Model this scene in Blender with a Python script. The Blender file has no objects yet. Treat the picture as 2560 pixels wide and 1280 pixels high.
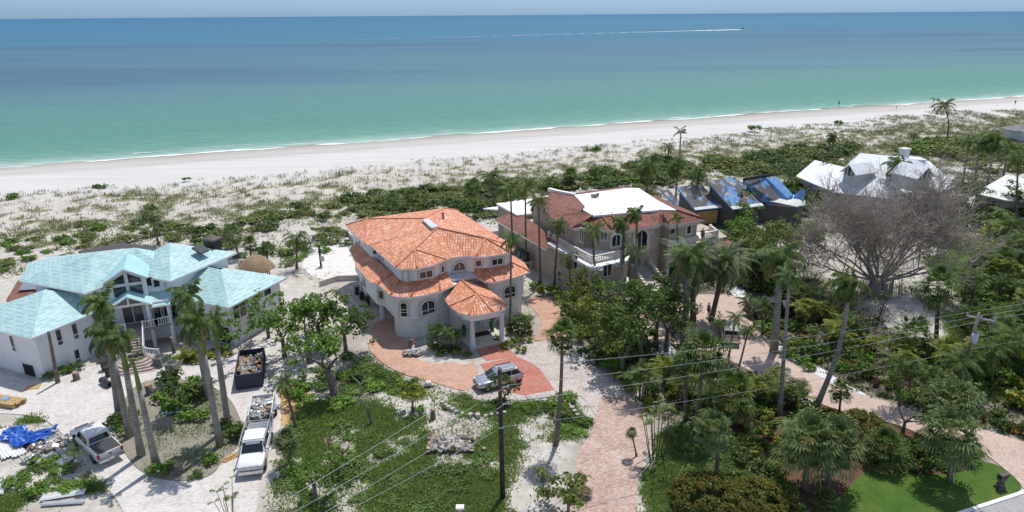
import bpy, math, random
import numpy as np
from mathutils import Vector, Matrix
S = bpy.context.scene
COL = S.collection
rng = random.Random(7)
R = math.radians

# ------------------------------------------------------------------ camera
CF, CH = 1707.0, 33.0                       # focal length in photo pixels, camera height in metres
PH, RO = math.atan(603 / 1707), math.atan(0.0075)
cd = bpy.data.cameras.new("camera"); cam = bpy.data.objects.new("camera", cd); COL.objects.link(cam)
cd.sensor_width = 36; cd.lens = CF / 2560 * 36; cd.clip_start = 0.5; cd.clip_end = 200000
cam.matrix_world = (Matrix.Translation((0, 0, CH)) @ Matrix.Rotation(math.pi / 2 - PH, 4, 'X') @ Matrix.Rotation(-RO, 4, 'Z'))
S.camera = cam
# ------------------------------------------------------------------ sky + sun
SUN_EL, SUN_AZ = R(67), R(24)               # azimuth clockwise from +Y
w = bpy.data.worlds.new("World"); S.world = w; w.use_nodes = True
nt = w.node_tree
for n in list(nt.nodes): nt.nodes.remove(n)
sk = nt.nodes.new('ShaderNodeTexSky'); sk.sky_type = 'NISHITA'; sk.sun_disc = False
sk.sun_elevation = SUN_EL; sk.sun_rotation = SUN_AZ; sk.air_density = 1.0; sk.dust_density = 0.3; sk.ozone_density = 3.0; sk.altitude = 0
bg = nt.nodes.new('ShaderNodeBackground'); bg.inputs['Strength'].default_value = 0.138
wo = nt.nodes.new('ShaderNodeOutputWorld')
tc = nt.nodes.new('ShaderNodeTexCoord'); sx = nt.nodes.new('ShaderNodeSeparateXYZ'); nt.links.new(tc.outputs['Generated'], sx.inputs[0])
cr = nt.nodes.new('ShaderNodeValToRGB'); cr.color_ramp.elements[0].color = (.18, .41, .90, 1); cr.color_ramp.elements[1].position = .35; cr.color_ramp.elements[1].color = (1, 1, 1, 1)
cr.color_ramp.elements[0].position = .0; nt.links.new(sx.outputs[2], cr.inputs[0])      # maritime haze: the low sky is blue rather than cream
mx = nt.nodes.new('ShaderNodeMix'); mx.data_type = 'RGBA'; mx.blend_type = 'MULTIPLY'; mx.inputs[0].default_value = 1
nt.links.new(sk.outputs[0], mx.inputs[6]); nt.links.new(cr.outputs[0], mx.inputs[7]); hs = nt.nodes.new('ShaderNodeHueSaturation'); hs.inputs['Saturation'].default_value = .72; nt.links.new(mx.outputs[2], hs.inputs['Color']); nt.links.new(hs.outputs[0], bg.inputs[0]); nt.links.new(bg.outputs[0], wo.inputs[0])
sl = bpy.data.lights.new("sun", 'SUN'); sl.energy = 3.65; sl.angle = R(0.5); sl.color = (1, 0.965, 0.91)
so = bpy.data.objects.new("sun", sl); COL.objects.link(so)
sd = Vector((math.sin(SUN_AZ) * math.cos(SUN_EL), math.cos(SUN_AZ) * math.cos(SUN_EL), math.sin(SUN_EL)))
so.rotation_euler = sd.to_track_quat('Z', 'Y').to_euler(); so.location = (0, 0, 200)
S.view_settings.view_transform = 'Standard'; S.view_settings.look = 'None'
S.view_settings.exposure = 0.1; S.view_settings.gamma = 1.0
S.render.engine = 'CYCLES'
S.cycles.max_bounces = 6; S.cycles.diffuse_bounces = 3; S.cycles.glossy_bounces = 3; S.cycles.transmission_bounces = 3
S.cycles.caustics_reflective = False; S.cycles.caustics_refractive = False

# ------------------------------------------------------------------ survey: where a spot of the plot lies
def at(px, py, z=0.0):
    u = (px - 1280) / CF; v = -(py - 640) / CF
    c, s = math.cos(RO), math.sin(RO); u, v = u * c + v * s, -u * s + v * c
    d = (u, math.cos(PH) + v * math.sin(PH), -math.sin(PH) + v * math.cos(PH))
    t = (z - CH) / d[2]
    return Vector((d[0] * t, d[1] * t, z))
def pr(p):
    zc = p[2] - CH
    f = p[1] * math.cos(PH) - zc * math.sin(PH); up = p[1] * math.sin(PH) + zc * math.cos(PH)
    u = p[0] / f; v = up / f; c, s = math.cos(RO), math.sin(RO)
    return 1280 + (u * c - v * s) * CF, 640 - (u * s + v * c) * CF
def rise(bx, by, tx, ty):
    """base spot on the ground and the top of a post that leans only sideways"""
    b = at(bx, by); u = (tx - 1280) / CF; v = -(ty - 640) / CF
    c, s = math.cos(RO), math.sin(RO); u, v = u * c + v * s, -u * s + v * c
    d = (u, math.cos(PH) + v * math.sin(PH), -math.sin(PH) + v * math.cos(PH))
    t = b.y / d[1]
    return b, Vector((d[0] * t, b.y, CH + d[2] * t))
def G(pts): return [at(x, y) for x, y in pts]

# ------------------------------------------------------------------ mesh builder
class MB:
    def __init__(s): s.v = []; s.f = []; s.uv = []; s.mi = []; s.sm = []
    def face(s, pts, m=0, uvs=None):
        pts = [Vector(p) for p in pts]; b = len(s.v); s.v += pts; s.f.append(tuple(range(b, b + len(pts)))); s.mi.append(m); s.sm.append(False)
        if uvs is None:
            n = Vector((0, 0, 0))
            for i in range(len(pts)):
                a, c = pts[i], pts[(i + 1) % len(pts)]
                n += Vector(((a.y - c.y) * (a.z + c.z), (a.z - c.z) * (a.x + c.x), (a.x - c.x) * (a.y + c.y)))
            if n.length < 1e-9: n = Vector((0, 0, 1))
            n.normalize()
            u = Vector((0, 0, 1)).cross(n)
            if u.length < 0.05: u = Vector((1, 0, 0))
            u.normalize(); w_ = n.cross(u)
            uvs = [(p.dot(u), p.dot(w_)) for p in pts]
        s.uv.append(uvs)
    def solid(s, pts, t, m=0, me=None):
        """a sheet of thickness t hanging under the polygon pts (given counter-clockwise from above)"""
        if me is None: me = m
        pts = [Vector(p) for p in pts]; lo = [p - Vector((0, 0, t)) for p in pts]
        s.face(pts, m); s.face(lo[::-1], me)
        for i in range(len(pts)):
            j = (i + 1) % len(pts); s.face([lo[i], lo[j], pts[j], pts[i]], me)
    def prism(s, poly, z0, z1, m=0, top=True, bot=False, mt=None):
        poly = ccw([Vector((p[0], p[1], 0)) for p in poly]); n = len(poly)
        for i in range(n):
            a, b = poly[i], poly[(i + 1) % n]
            s.face([(a.x, a.y, z0), (b.x, b.y, z0), (b.x, b.y, z1), (a.x, a.y, z1)], m)
        if top: s.face([(p.x, p.y, z1) for p in poly], m if mt is None else mt)
        if bot: s.face([(p.x, p.y, z0) for p in poly[::-1]], m)
    def box(s, c, size, rz=0.0, m=0, M=None):
        sx, sy, sz = size[0] / 2, size[1] / 2, size[2] / 2; c = Vector(c)
        T = M if M is not None else Matrix.Rotation(rz, 3, 'Z')
        P = [c + T @ Vector((x * sx, y * sy, z * sz)) for z in (-1, 1) for y in (-1, 1) for x in (-1, 1)]
        for q in ((0, 2, 3, 1), (4, 5, 7, 6), (0, 1, 5, 4), (2, 6, 7, 3), (0, 4, 6, 2), (1, 3, 7, 5)): s.face([P[i] for i in q], m)
    def bar(s, a, b, w_, h=None, m=0):
        a, b = Vector(a), Vector(b); d = b - a; L = d.length
        if L < 1e-6: return
        h = h or w_; x = d / L; up = Vector((0, 0, 1)) if abs(x.z) < .95 else Vector((0, 1, 0))
        y = up.cross(x).normalized(); z = x.cross(y)
        s.box((a + b) / 2, (L, w_, h), m=m, M=Matrix((x, y, z)).transposed())
    def tube(s, pts, rad, n=8, m=0, caps=True, smooth=True):
        pts = [Vector(p) for p in pts]
        if not hasattr(rad, '__len__'): rad = [rad] * len(pts)
        b0 = len(s.v); prev = None; vv = 0
        for i, p in enumerate(pts):
            d = (pts[min(i + 1, len(pts) - 1)] - pts[max(i - 1, 0)]).normalized()
            if prev is None:
                prev = d.orthogonal().normalized() if abs(d.z) < .9 else Vector((1, 0, 0)); 
            prev = (prev - d * prev.dot(d)).normalized(); y = d.cross(prev)
            for k in range(n):
                a = 2 * math.pi * k / n; s.v.append(p + (prev * math.cos(a) + y * math.sin(a)) * rad[i])
        for i in range(len(pts) - 1):
            L = (pts[i + 1] - pts[i]).length
            for k in range(n):
                k2 = (k + 1) % n; a = b0 + i * n
                s.f.append((a + k, a + k2, a + n + k2, a + n + k)); s.mi.append(m); s.sm.append(smooth)
                u0, u1 = k / n, (k + 1) / n; s.uv.append([(u0, vv), (u1, vv), (u1, vv + L), (u0, vv + L)])
            vv += L
        if caps:
            for base, rev in ((b0, True), (b0 + (len(pts) - 1) * n, False)):
                f = list(range(base, base + n)); f = f[::-1] if rev else f
                s.f.append(tuple(f)); s.mi.append(m); s.sm.append(False); s.uv.append([(0, 0)] * n)
    def lathe(s, c, prof, n=12, m=0, smooth=True):
        c = Vector(c); b0 = len(s.v)
        for r, z in prof:
            for k in range(n):
                a = 2 * math.pi * k / n; s.v.append(c + Vector((r * math.cos(a), r * math.sin(a), z)))
        for i in range(len(prof) - 1):
            for k in range(n):
                k2 = (k + 1) % n; a = b0 + i * n
                s.f.append((a + k, a + k2, a + n + k2, a + n + k)); s.mi.append(m); s.sm.append(smooth); s.uv.append([(k / n, prof[i][1]), ((k + 1) / n, prof[i][1]), ((k + 1) / n, prof[i + 1][1]), (k / n, prof[i + 1][1])])
        if prof[-1][0] > 1e-3: s.f.append(tuple(range(b0 + (len(prof) - 1) * n, b0 + len(prof) * n))); s.mi.append(m); s.sm.append(False); s.uv.append([(0, 0)] * n)
    def grid(s, rows, m=0, smooth=True, closed=False):
        """rows: list of equal-length point lists, joined into a surface"""
        b0 = len(s.v); n = len(rows[0])
        for r_ in rows: s.v += [Vector(p) for p in r_]
        for i in range(len(rows) - 1):
            for k in range(n if closed else n - 1):
                k2 = (k + 1) % n; a = b0 + i * n
                s.f.append((a + k, a + k2, a + n + k2, a + n + k)); s.mi.append(m); s.sm.append(smooth)
                s.uv.append([tuple(s.v[q].xy) for q in (a + k, a + k2, a + n + k2, a + n + k)])
    def build(s, name, mats, bevel=0):
        if not isinstance(mats, (list, tuple)): mats = [mats]
        me = bpy.data.meshes.new(name)
        me.from_pydata([tuple(v) for v in s.v], [], s.f)
        uvl = me.uv_layers.new(name='UVMap')
        fl = [c for u in s.uv for q in u for c in q]
        if len(fl) == 2 * len(me.loops): uvl.data.foreach_set('uv', fl)
        me.polygons.foreach_set('material_index', s.mi); me.polygons.foreach_set('use_smooth', s.sm)
        for m_ in mats: me.materials.append(m_)
        o = bpy.data.objects.new(name, me); COL.objects.link(o)
        if bevel:
            b = o.modifiers.new('bevel', 'BEVEL'); b.width = bevel; b.segments = 2; b.limit_method = 'ANGLE'; b.angle_limit = R(40)
        return o
def area2(p): return sum(p[i][0] * p[(i + 1) % len(p)][1] - p[(i + 1) % len(p)][0] * p[i][1] for i in range(len(p)))
def ccw(p): return p if area2(p) > 0 else p[::-1]
def inset(poly, d):
    """shrink a plan polygon by d metres"""
    p = ccw([Vector((q[0], q[1])) for q in poly]); n = len(p); out = []
    for i in range(n):
        a, b, c = p[i - 1], p[i], p[(i + 1) % n]
        e1 = (b - a).normalized(); e2 = (c - b).normalized(); n1 = Vector((-e1.y, e1.x)); n2 = Vector((-e2.y, e2.x))
        k = 1 + n1.dot(n2); out.append(b + (n1 + n2) * (d / max(k, .35)))
    return out
def tag(o, label=None, cat=None, group=None, kind=None):
    if label: o['label'] = label
    if cat: o['category'] = cat
    if group: o['group'] = group
    if kind: o['kind'] = kind
    return o
def empty(name, loc, label, cat, group=None, rz=0.0):
    o = bpy.data.objects.new(name, None); COL.objects.link(o); o.location = loc; o.rotation_euler = (0, 0, rz); o.empty_display_size = .3
    return tag(o, label, cat, group)
def copy_tree(o, parent=None):
    c = o.copy(); COL.objects.link(c); c.parent = parent
    for ch in list(o.children): copy_tree(ch, c)
    return c

# ------------------------------------------------------------------ materials
def lin(c): return tuple((x / 12.92 if x <= .04045 else ((x + .055) / 1.055) ** 2.4) for x in c)
class NT:
    def __init__(s, name, rough=.7, metal=0, spec=.5):
        s.m = bpy.data.materials.new(name); s.m.use_nodes = True; s.t = s.m.node_tree
        s.b = s.t.nodes['Principled BSDF']; s.b.inputs['Roughness'].default_value = rough; s.b.inputs['Metallic'].default_value = metal
        s.b.inputs['Specular IOR Level'].default_value = spec
    def n(s, typ, **k):
        n = s.t.nodes.new('ShaderNode' + typ)
        for a, b in k.items():
            if a.startswith('i_'): n.inputs[a[2:].replace('_', ' ')].default_value = b
            else: setattr(n, a, b)
        return n
    def l(s, a, b): s.t.links.new(a, b)
    def co(s, kind='Object'):
        return s.n('TexCoord').outputs[kind]
    def noise(s, vec, scale, detail=4, rough=.55, dist=0):
        n = s.n('TexNoise'); n.inputs['Scale'].default_value = scale; n.inputs['Detail'].default_value = detail; n.inputs['Roughness'].default_value = rough; n.inputs['Distortion'].default_value = dist
        if vec is not None: s.l(vec, n.inputs['Vector'])
        return n.outputs['Fac']
    def ramp(s, fac, stops):
        r_ = s.n('ValToRGB'); e = r_.color_ramp.elements
        while len(e) < len(stops): e.new(.5)
        for i, (p, c) in enumerate(stops):
            e[i].position = p; e[i].color = (*c, 1) if hasattr(c, '__len__') else (c, c, c, 1)
        s.l(fac, r_.inputs[0]); return r_.outputs[0]
    def mix(s, fac, a, b, bt='MIX'):
        m = s.n('Mix', data_type='RGBA', blend_type=bt)
        for sock, v in ((m.inputs[0], fac), (m.inputs[6], a), (m.inputs[7], b)):
            if isinstance(v, (int, float)): sock.default_value = v
            elif isinstance(v, tuple): sock.default_value = (*v, 1) if len(v) == 3 else v
            else: s.l(v, sock)
        return m.outputs[2]
    def math(s, op, a, b=0.0, c=None, clamp=False):
        m = s.n('Math', operation=op, use_clamp=clamp)
        for i, v in enumerate((a, b, c)):
            if v is None: continue
            if isinstance(v, (int, float)): m.inputs[i].default_value = v
            else: s.l(v, m.inputs[i])
        return m.outputs[0]
    def mapv(s, vec, scale=(1, 1, 1), rot=(0, 0, 0), loc=(0, 0, 0)):
        m = s.n('Mapping'); m.inputs['Scale'].default_value = scale; m.inputs['Rotation'].default_value = rot; m.inputs['Location'].default_value = loc
        s.l(vec, m.inputs['Vector']); return m.outputs[0]
    def sep(s, vec):
        x = s.n('SeparateXYZ'); s.l(vec, x.inputs[0]); return x.outputs
    def color(s, c): s.l(c, s.b.inputs['Base Color'])
    def bump(s, h, strength=.4, dist=.02):
        b = s.n('Bump'); b.inputs['Strength'].default_value = strength; b.inputs['Distance'].default_value = dist
        s.l(h, b.inputs['Height']); s.l(b.outputs[0], s.b.inputs['Normal'])
def mat(name, c1, c2=None, rough=.7, scale=2.0, metal=0, bump=0, spec=.5, lo=.35, hi=.65, coord='Object', coat=0):
    k = NT(name, rough, metal, spec)
    if c2 is None: c2 = tuple(x * .82 for x in c1)
    f = k.noise(k.co(coord), scale, 5, .6); k.color(k.ramp(f, [(lo, c2), (hi, c1)]))
    if bump: k.bump(k.noise(k.co(coord), scale * 6, 3), bump, .03)
    if coat: k.b.inputs['Coat Weight'].default_value = coat; k.b.inputs['Coat Roughness'].default_value = .05
    return k.m
# ================================================================== GROUND, BEACH, WATER
BA = R(21); SHORE = 193.0                   # the shoreline runs at 21 degrees; v = distance along its normal
BU, BV = Vector((math.cos(BA), math.sin(BA))), Vector((-math.sin(BA), math.cos(BA)))
def buv(x, y): return x * BU.x + y * BU.y, x * BV.x + y * BV.y
def bxy(u, v): return u * BU.x + v * BV.x, u * BU.y + v * BV.y
_nr = np.random.RandomState(3); _LAT = _nr.rand(256, 256)
def vnoise(x, y, sc, octv=4):
    x = np.asarray(x, float) / sc + 31.7; y = np.asarray(y, float) / sc + 17.3; out = 0; amp = 1; tot = 0
    for o in range(octv):
        xi = np.floor(x).astype(int); yi = np.floor(y).astype(int); fx = x - xi; fy = y - yi
        fx = fx * fx * (3 - 2 * fx); fy = fy * fy * (3 - 2 * fy); a = _LAT
        q = (a[xi % 256, yi % 256] * (1 - fx) + a[(xi + 1) % 256, yi % 256] * fx) * (1 - fy) + (a[xi % 256, (yi + 1) % 256] * (1 - fx) + a[(xi + 1) % 256, (yi + 1) % 256] * fx) * fy
        out = out + q * amp; tot += amp; amp *= .5; x = x * 2.03 + 5.1; y = y * 2.03 + 9.7
    return out / tot
def inpoly(x, y, poly):
    x = np.asarray(x, float); y = np.asarray(y, float); r_ = np.zeros(x.shape, bool); n = len(poly)
    for i in range(n):
        x1, y1 = poly[i][0], poly[i][1]; x2, y2 = poly[(i + 1) % n][0], poly[(i + 1) % n][1]
        c = ((y1 > y) != (y2 > y)); d = (y2 - y1) or 1e-9
        r_ ^= c & (x < (x2 - x1) * (y - y1) / d + x1)
    return r_
def pdist(x, y, poly):
    """signed distance to a plan polygon: positive inside"""
    x = np.asarray(x, float); y = np.asarray(y, float); best = np.full(x.shape, 1e9); n = len(poly)
    for i in range(n):
        ax, ay = poly[i][0], poly[i][1]; bx, by = poly[(i + 1) % n][0], poly[(i + 1) % n][1]; dx, dy = bx - ax, by - ay
        t = np.clip(((x - ax) * dx + (y - ay) * dy) / (dx * dx + dy * dy + 1e-9), 0, 1)
        best = np.minimum(best, np.hypot(x - ax - t * dx, y - ay - t * dy))
    return np.where(inpoly(x, y, poly), best, -best)
def smoothp(pts, it=2):
    p = [Vector((q[0], q[1])) for q in pts]
    for _ in range(it):
        o = []
        for i in range(len(p)):
            a, b = p[i], p[(i + 1) % len(p)]; o += [a * .75 + b * .25, a * .25 + b * .75]
        p = o
    return p
GP = lambda pts: [(v.x, v.y) for v in G(pts)]
# plan polygons (surveyed through at())
P_weed = GP([(700,1040),(760,1020),(840,1000),(880,905),(950,925),(1060,960),(1160,1000),(1200,1010),(1300,1000),(1450,1000),(1475,1080),(1440,1110),(1340,1110),(1300,1180),(1260,1230),(1245,1345),(640,1345),(655,1240),(700,1130)])
P_bare = [GP([(1050,1040),(1120,1030),(1240,1060),(1190,1100),(1150,1150),(1080,1160),(1060,1110)]), GP([(930,990),(1060,1000),(1050,1040),(960,1020)]),
          GP([(1290,1120),(1440,1110),(1430,1290),(1310,1340),(1270,1230)]), GP([(1180,1140),(1260,1130),(1240,1180),(1180,1180)]), GP([(1280,1060),(1400,1070),(1380,1100),(1300,1120)])]
P_isl = GP([(290,1050),(310,1000),(345,960),(400,948),(470,952),(535,970),(575,995),(610,1060),(605,1110),(560,1150),(530,1195),(450,1208),(380,1195),(330,1165),(290,1090)])
P_yardl = GP([(-80,1036),(0,1036),(90,1040),(135,1070),(190,1130),(240,1195),(300,1250),(330,1345),(-160,1345)])
P_yel = GP([(680,955),(760,950),(790,990),(780,1060),(700,1060),(690,1000)])
P_right = GP([(1640,1085),(1740,1075),(1800,1110),(1850,1150),(1920,1200),(2010,1290),(2010,1345),(1640,1345),(1620,1200)])
P_garden = GP([(1430,870),(1560,780),(1700,740),(1760,720),(1880,700),(2040,690),(2120,760),(2300,860),(2420,830),(2620,800),(2760,960),(2760,1130),(2440,1075),(2500,1165),(2400,1200),(2110,1215),(2060,1345),(2000,1345),(1800,1130),(1760,1080),(1650,1060),(1640,980),(1500,930)])
P_mulchleft = GP([(850,880),(920,880),(1000,950),(900,1000),(820,960)])
P_lawn = GP([(2060,1345),(2085,1270),(2130,1205),(2185,1172),(2330,1190),(2400,1186),(2445,1152),(2500,1166),(2545,1202),(2556,1228),(2480,1256),(2390,1287),(2300,1345)])
P_mulch2 = GP([(1760,1060),(1830,1040),(2000,990),(2300,1060),(2420,1110),(2440,1152),(2400,1200),(2330,1200),(2185,1180),(2130,1215),(2080,1290),(2040,1290),(1950,1200),(1860,1130)])
P_sandR = GP([(2030,585),(2120,600),(2250,730),(2420,840),(2330,900),(2200,870),(2120,780),(2000,740),(1990,700)])
P_greenR = GP([(2330,560),(2700,560),(2700,1050),(2500,1000),(2330,860),(2420,760),(2330,700)])

# --- ground: one sheet to the horizon, finer where the plots are
def axis(a, b, st, far):
    c = list(np.arange(a, b + 1e-6, st)); x = st; lo = []; hi = []; p = a; q = b
    while p > -far: x *= 1.5; p -= x; lo.append(p); q += x; hi.append(q)
    return np.array(lo[::-1] + c + hi)
gx = axis(-110, 150, .55, 9e4); gy = axis(28, 215, .55, 9e4)
X, Y = np.meshgrid(gx, gy); UU, VV = buv(X, Y)
near = (np.abs(X) < 400) & (Y < 500) & (Y > 0)
Z = np.zeros_like(X)
dune = np.clip((VV - 108) / 14, 0, 1) * np.clip((166 - VV) / 10, 0, 1)
Z += dune * (vnoise(UU, VV, 9, 3) - .4) * 1.2 * near
Z -= np.clip((VV - 178) / 14, 0, 6) * .25 * near + (~near) * .6
Z += (vnoise(X, Y, 2.0, 3) - .5) * .06 * near * (VV < 178)
nx, ny = len(gx), len(gy)
def mask(poly, soft=.8, amp=1.6, sc=3.0):
    d = pdist(X, Y, poly) + (vnoise(X + 40, Y, sc, 3) - .5) * 2 * amp
    return np.clip(d / soft + .5, 0, 1)
P_iw = [GP([(345,1085),(420,1065),(500,1062),(600,1080),(603,1112),(550,1155),(450,1203),(365,1165)]), GP([(400,1000),(430,955),(525,962),(530,1035),(480,1055),(410,1050)])]
weed = np.maximum.reduce([mask(P_weed), mask(P_right)] + [mask(q, .8, .8) for q in P_iw])
weed = weed * np.clip((vnoise(X + 13, Y + 7, 2.6, 3) - .36) * 7, .12, 1)
for p in P_bare: weed = weed * (1 - mask(p, .8, 1.4) * .92)
weed = np.maximum(weed, mask(P_yardl, 1, 2) * np.clip((vnoise(X, Y, 4.0, 3) - .53) * 12, 0, 1))
weed = np.maximum(weed, mask(P_greenR, 2, 3) * np.clip((vnoise(X, Y, 5, 3) - .35) * 6, 0, 1))
yard = (VV < 118) & near
# the dune: patchy grass, dense in bands
band = np.exp(-((VV - 128) / 5.) ** 2) * .24 + np.exp(-((VV - 141) / 8.) ** 2) * .07 + np.clip((UU - 60) / 90, 0, 1) * .17
gd = vnoise(X, Y * 1.0, 1.9, 4) + (vnoise(UU, VV * 2.2, 14, 2) - .5) * .3
dg = np.clip((gd + band - .545) * 6, 0, 1) * np.clip((VV - 104) / 6, 0, 1) * np.clip((158 + (vnoise(UU, VV, 16, 3) - .5) * 14 + np.clip((UU - 60) / 90, 0, 1) * 8 - VV) / 2, 0, 1)
litter = np.maximum.reduce([mask(P_garden, 1.5, 1.5) * .85, mask(P_mulchleft, 1, 1) * .6])
litter = np.maximum(litter, yard * (X > 20) * (Y > 70) * np.clip((vnoise(X, Y, 6, 3) - .42) * 6, 0, 1) * .7 * (1 - mask(P_sandR, 2, 2)))
mulch = mask(P_mulch2, .5, .4)
yel = mask(P_yel, 1.2, 1.5)
_hw = [GP(q) for q in ([(925,842),(935,800),(1008,795),(1085,905),(1190,905),(1330,855),(1352,795),(1325,765),(1360,742),(1408,795),(1445,880),(1530,955),(1625,1060),(1592,1190),(1592,1345),(1425,1345),(1445,1130),(1490,1040),(1440,985),(1330,1000),(1175,985),(1000,935)],
 [(1560,770),(1640,735),(1860,745),(1895,760),(1885,800),(1935,885),(2010,922),(2110,975),(2240,1010),(2440,1070),(2700,1160),(2700,1225),(2562,1232),(2500,1165),(2430,1110),(2330,1100),(2100,1030),(2000,990),(1870,925),(1700,860),(1640,860),(1590,830)],
 [(-120,925),(0,932),(105,960),(260,905),(520,915),(590,885),(708,842),(800,850),(770,885),(690,965),(705,1010),(700,1090),(650,1210),(640,1290),(620,1345),(330,1345),(300,1255),(190,1126),(90,1040),(-120,1034)])]
_pi = pdist(X, Y, P_isl) > 0
hard = np.zeros_like(X, bool)
for q in _hw: hard |= pdist(X, Y, q) > -.25
hard &= ~_pi
hard |= pdist(X, Y, P_lawn) > -.2
soft_ = 1.0 - hard
soil = np.clip((vnoise(X, Y, 5, 4) - .42) * 4, 0, 1) * np.clip((100 - VV) / 20, 0, 1)
beach = np.clip((VV - 148 - (vnoise(UU, VV, 16, 3) - .5) * 14) / 8, 0, 1)
weed = weed * soft_; litter_t = litter * soft_
verts = np.stack([X.ravel(), Y.ravel(), Z.ravel()], 1)
ii, jj = np.meshgrid(np.arange(ny - 1), np.arange(nx - 1), indexing='ij'); a = (ii * nx + jj).ravel()
faces = np.stack([a, a + 1, a + nx + 1, a + nx], 1)
def npmesh(name, verts, faces, mats, cols=None, smooth=False):
    me = bpy.data.meshes.new(name); nv, nf, k = len(verts), len(faces), faces.shape[1]
    me.vertices.add(nv); me.vertices.foreach_set('co', np.asarray(verts, np.float32).ravel())
    me.loops.add(nf * k); me.loops.foreach_set('vertex_index', faces.astype(np.int32).ravel())
    me.polygons.add(nf); me.polygons.foreach_set('loop_start', np.arange(0, nf * k, k, dtype=np.int32)); me.polygons.foreach_set('loop_total', np.full(nf, k, np.int32))
    me.update(calc_edges=True)
    if smooth: me.polygons.foreach_set('use_smooth', np.ones(nf, bool))
    for cn, c in (cols or {}).items():
        at_ = me.color_attributes.new(cn, 'FLOAT_COLOR', 'POINT'); at_.data.foreach_set('color', np.asarray(c, np.float32).ravel())
    for m in (mats if isinstance(mats, (list, tuple)) else [mats]): me.materials.append(m)
    return me
def link(name, me, loc=(0, 0, 0), parent=None):
    o = bpy.data.objects.new(name, me); COL.objects.link(o); o.location = loc; o.parent = parent; return o
one = np.ones(X.size)
cA = np.stack([weed.ravel(), litter.ravel(), mulch.ravel(), one], 1); cB = np.stack([dg.ravel(), soil.ravel(), yel.ravel(), one], 1); cC = np.stack([beach.ravel(), beach.ravel() * 0, beach.ravel() * 0, one], 1)
k = NT('ground_soil', .95, 0, .15); P = k.co('Object')
f1 = k.noise(P, .9, 6, .65); f2 = k.noise(P, 5, 5, .7); f3 = k.noise(P, .12, 4, .6); f4 = k.noise(P, 22, 3, .7)
vA = k.n('VertexColor', layer_name='ca').outputs[0]; vB = k.n('VertexColor', layer_name='cb').outputs[0]; vC = k.n('VertexColor', layer_name='cc').outputs[0]
A3, B3 = k.sep(vA), k.sep(vB); C3 = k.sep(vC)
sand = k.ramp(f1, [(.3, (.42, .38, .335)), (.62, (.62, .58, .53))])
sand = k.mix(k.ramp(f4, [(.35, .35), (.6, 0.)]), sand, (.36, .32, .275))
soilc = k.ramp(f2, [(.3, (.20, .175, .15)), (.7, (.46, .41, .35))])
c = k.mix(k.math('MULTIPLY', B3[1], .7), sand, soilc)
c = k.mix(k.ramp(k.math('MULTIPLY', B3[2], f1), [(.2, 0.), (.45, 1.)]), c, k.ramp(f2, [(.3, (.42, .25, .10)), (.7, (.66, .45, .23))]))
lit = k.ramp(f2, [(.32, (.05, .042, .03)), (.52, (.14, .12, .085)), (.72, (.34, .29, .24))])
c = k.mix(k.math('MULTIPLY', A3[1], 1.), c, lit)
mul = k.ramp(f4, [(.3, (.065, .038, .024)), (.7, (.20, .115, .075))]); c = k.mix(A3[2], c, mul)
gr = k.ramp(k.math('MULTIPLY_ADD', f2, .6, k.math('MULTIPLY', f1, .4)), [(.3, (.10, .14, .04)), (.46, (.16, .21, .07)), (.62, (.23, .25, .11)), (.75, (.36, .33, .24))])
c = k.mix(k.ramp(k.math('MULTIPLY_ADD', f2, .6, k.math('MULTIPLY', A3[0], .75)), [(.45, 0.), (.85, 1.)]), c, gr)
dgc = k.ramp(f1, [(.35, (.14, .16, .065)), (.55, (.25, .24, .14)), (.7, (.38, .34, .24))])
c = k.mix(k.ramp(k.math('MULTIPLY_ADD', f2, .6, k.math('MULTIPLY', B3[0], .6)), [(.42, 0.), (.74, .9)]), c, dgc)
bsand = k.ramp(k.noise(k.mapv(P, (.03, .35, 1), (0, 0, -BA)), 1.0, 5, .6), [(.3, (.53, .51, .485)), (.7, (.63, .61, .585))])
c = k.mix(C3[0], c, bsand)
bv = k.n('VectorMath', operation='DOT_PRODUCT'); k.l(P, bv.inputs[0]); bv.inputs[1].default_value = (BV.x, BV.y, 0)
nv_ = k.math('MULTIPLY_ADD', k.noise(P, .05, 3), 6.0, bv.outputs['Value'])
wet = k.ramp(k.math('MULTIPLY_ADD', nv_, .02, -3.0), [(.60, (1., 1., 1.)), (.70, (.80, .78, .765)), (.76, (.86, .84, .82)), (.86, (.72, .69, .65)), (.95, (.6, .57, .53))])
c = k.mix(k.math('MULTIPLY', C3[0], 1.), c, k.mix(1., c, wet, 'MULTIPLY'))
k.color(c); k.bump(k.math('ADD', f2, f4), .5, .06)
gme = npmesh('ground', verts, faces, k.m, {'ca': cA, 'cb': cB, 'cc': cC}, True)
tag(link('ground', gme), 'white sand and grey soil of the building plots, dunes and beach', 'ground', kind='structure')

# --- sea: from the ragged waterline out to the horizon
us = np.concatenate([-np.geomspace(9e4, 460, 24), np.arange(-450, 900, 1.5), np.geomspace(910, 9e4, 24)])
edge = SHORE + (vnoise(us, us * 0, 23, 3) - .5) * 5 + (vnoise(us, us * 0 + 9, 4, 2) - .5) * 1.2 + 2.0 * np.sin(us / 90)
vs = np.concatenate([[0, .5, 1.5, 4, 9], np.geomspace(18, 9e4, 36)])
Ug, Dg = np.meshgrid(us, vs); Vg = edge[None, :] * (1 - np.clip(Dg / 60, 0, 1)) + SHORE * np.clip(Dg / 60, 0, 1) + Dg
wx, wy = bxy(Ug, Vg)
wv = np.stack([wx.ravel(), wy.ravel(), np.full(wx.size, -.2)], 1); n0 = len(us)
ii, jj = np.meshgrid(np.arange(len(vs) - 1), np.arange(n0 - 1), indexing='ij'); a = (ii * n0 + jj).ravel()
wf = np.stack([a, a + 1, a + n0 + 1, a + n0], 1)
k = NT('sea_water', .32, 0, .16); P = k.co('Object')
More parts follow.
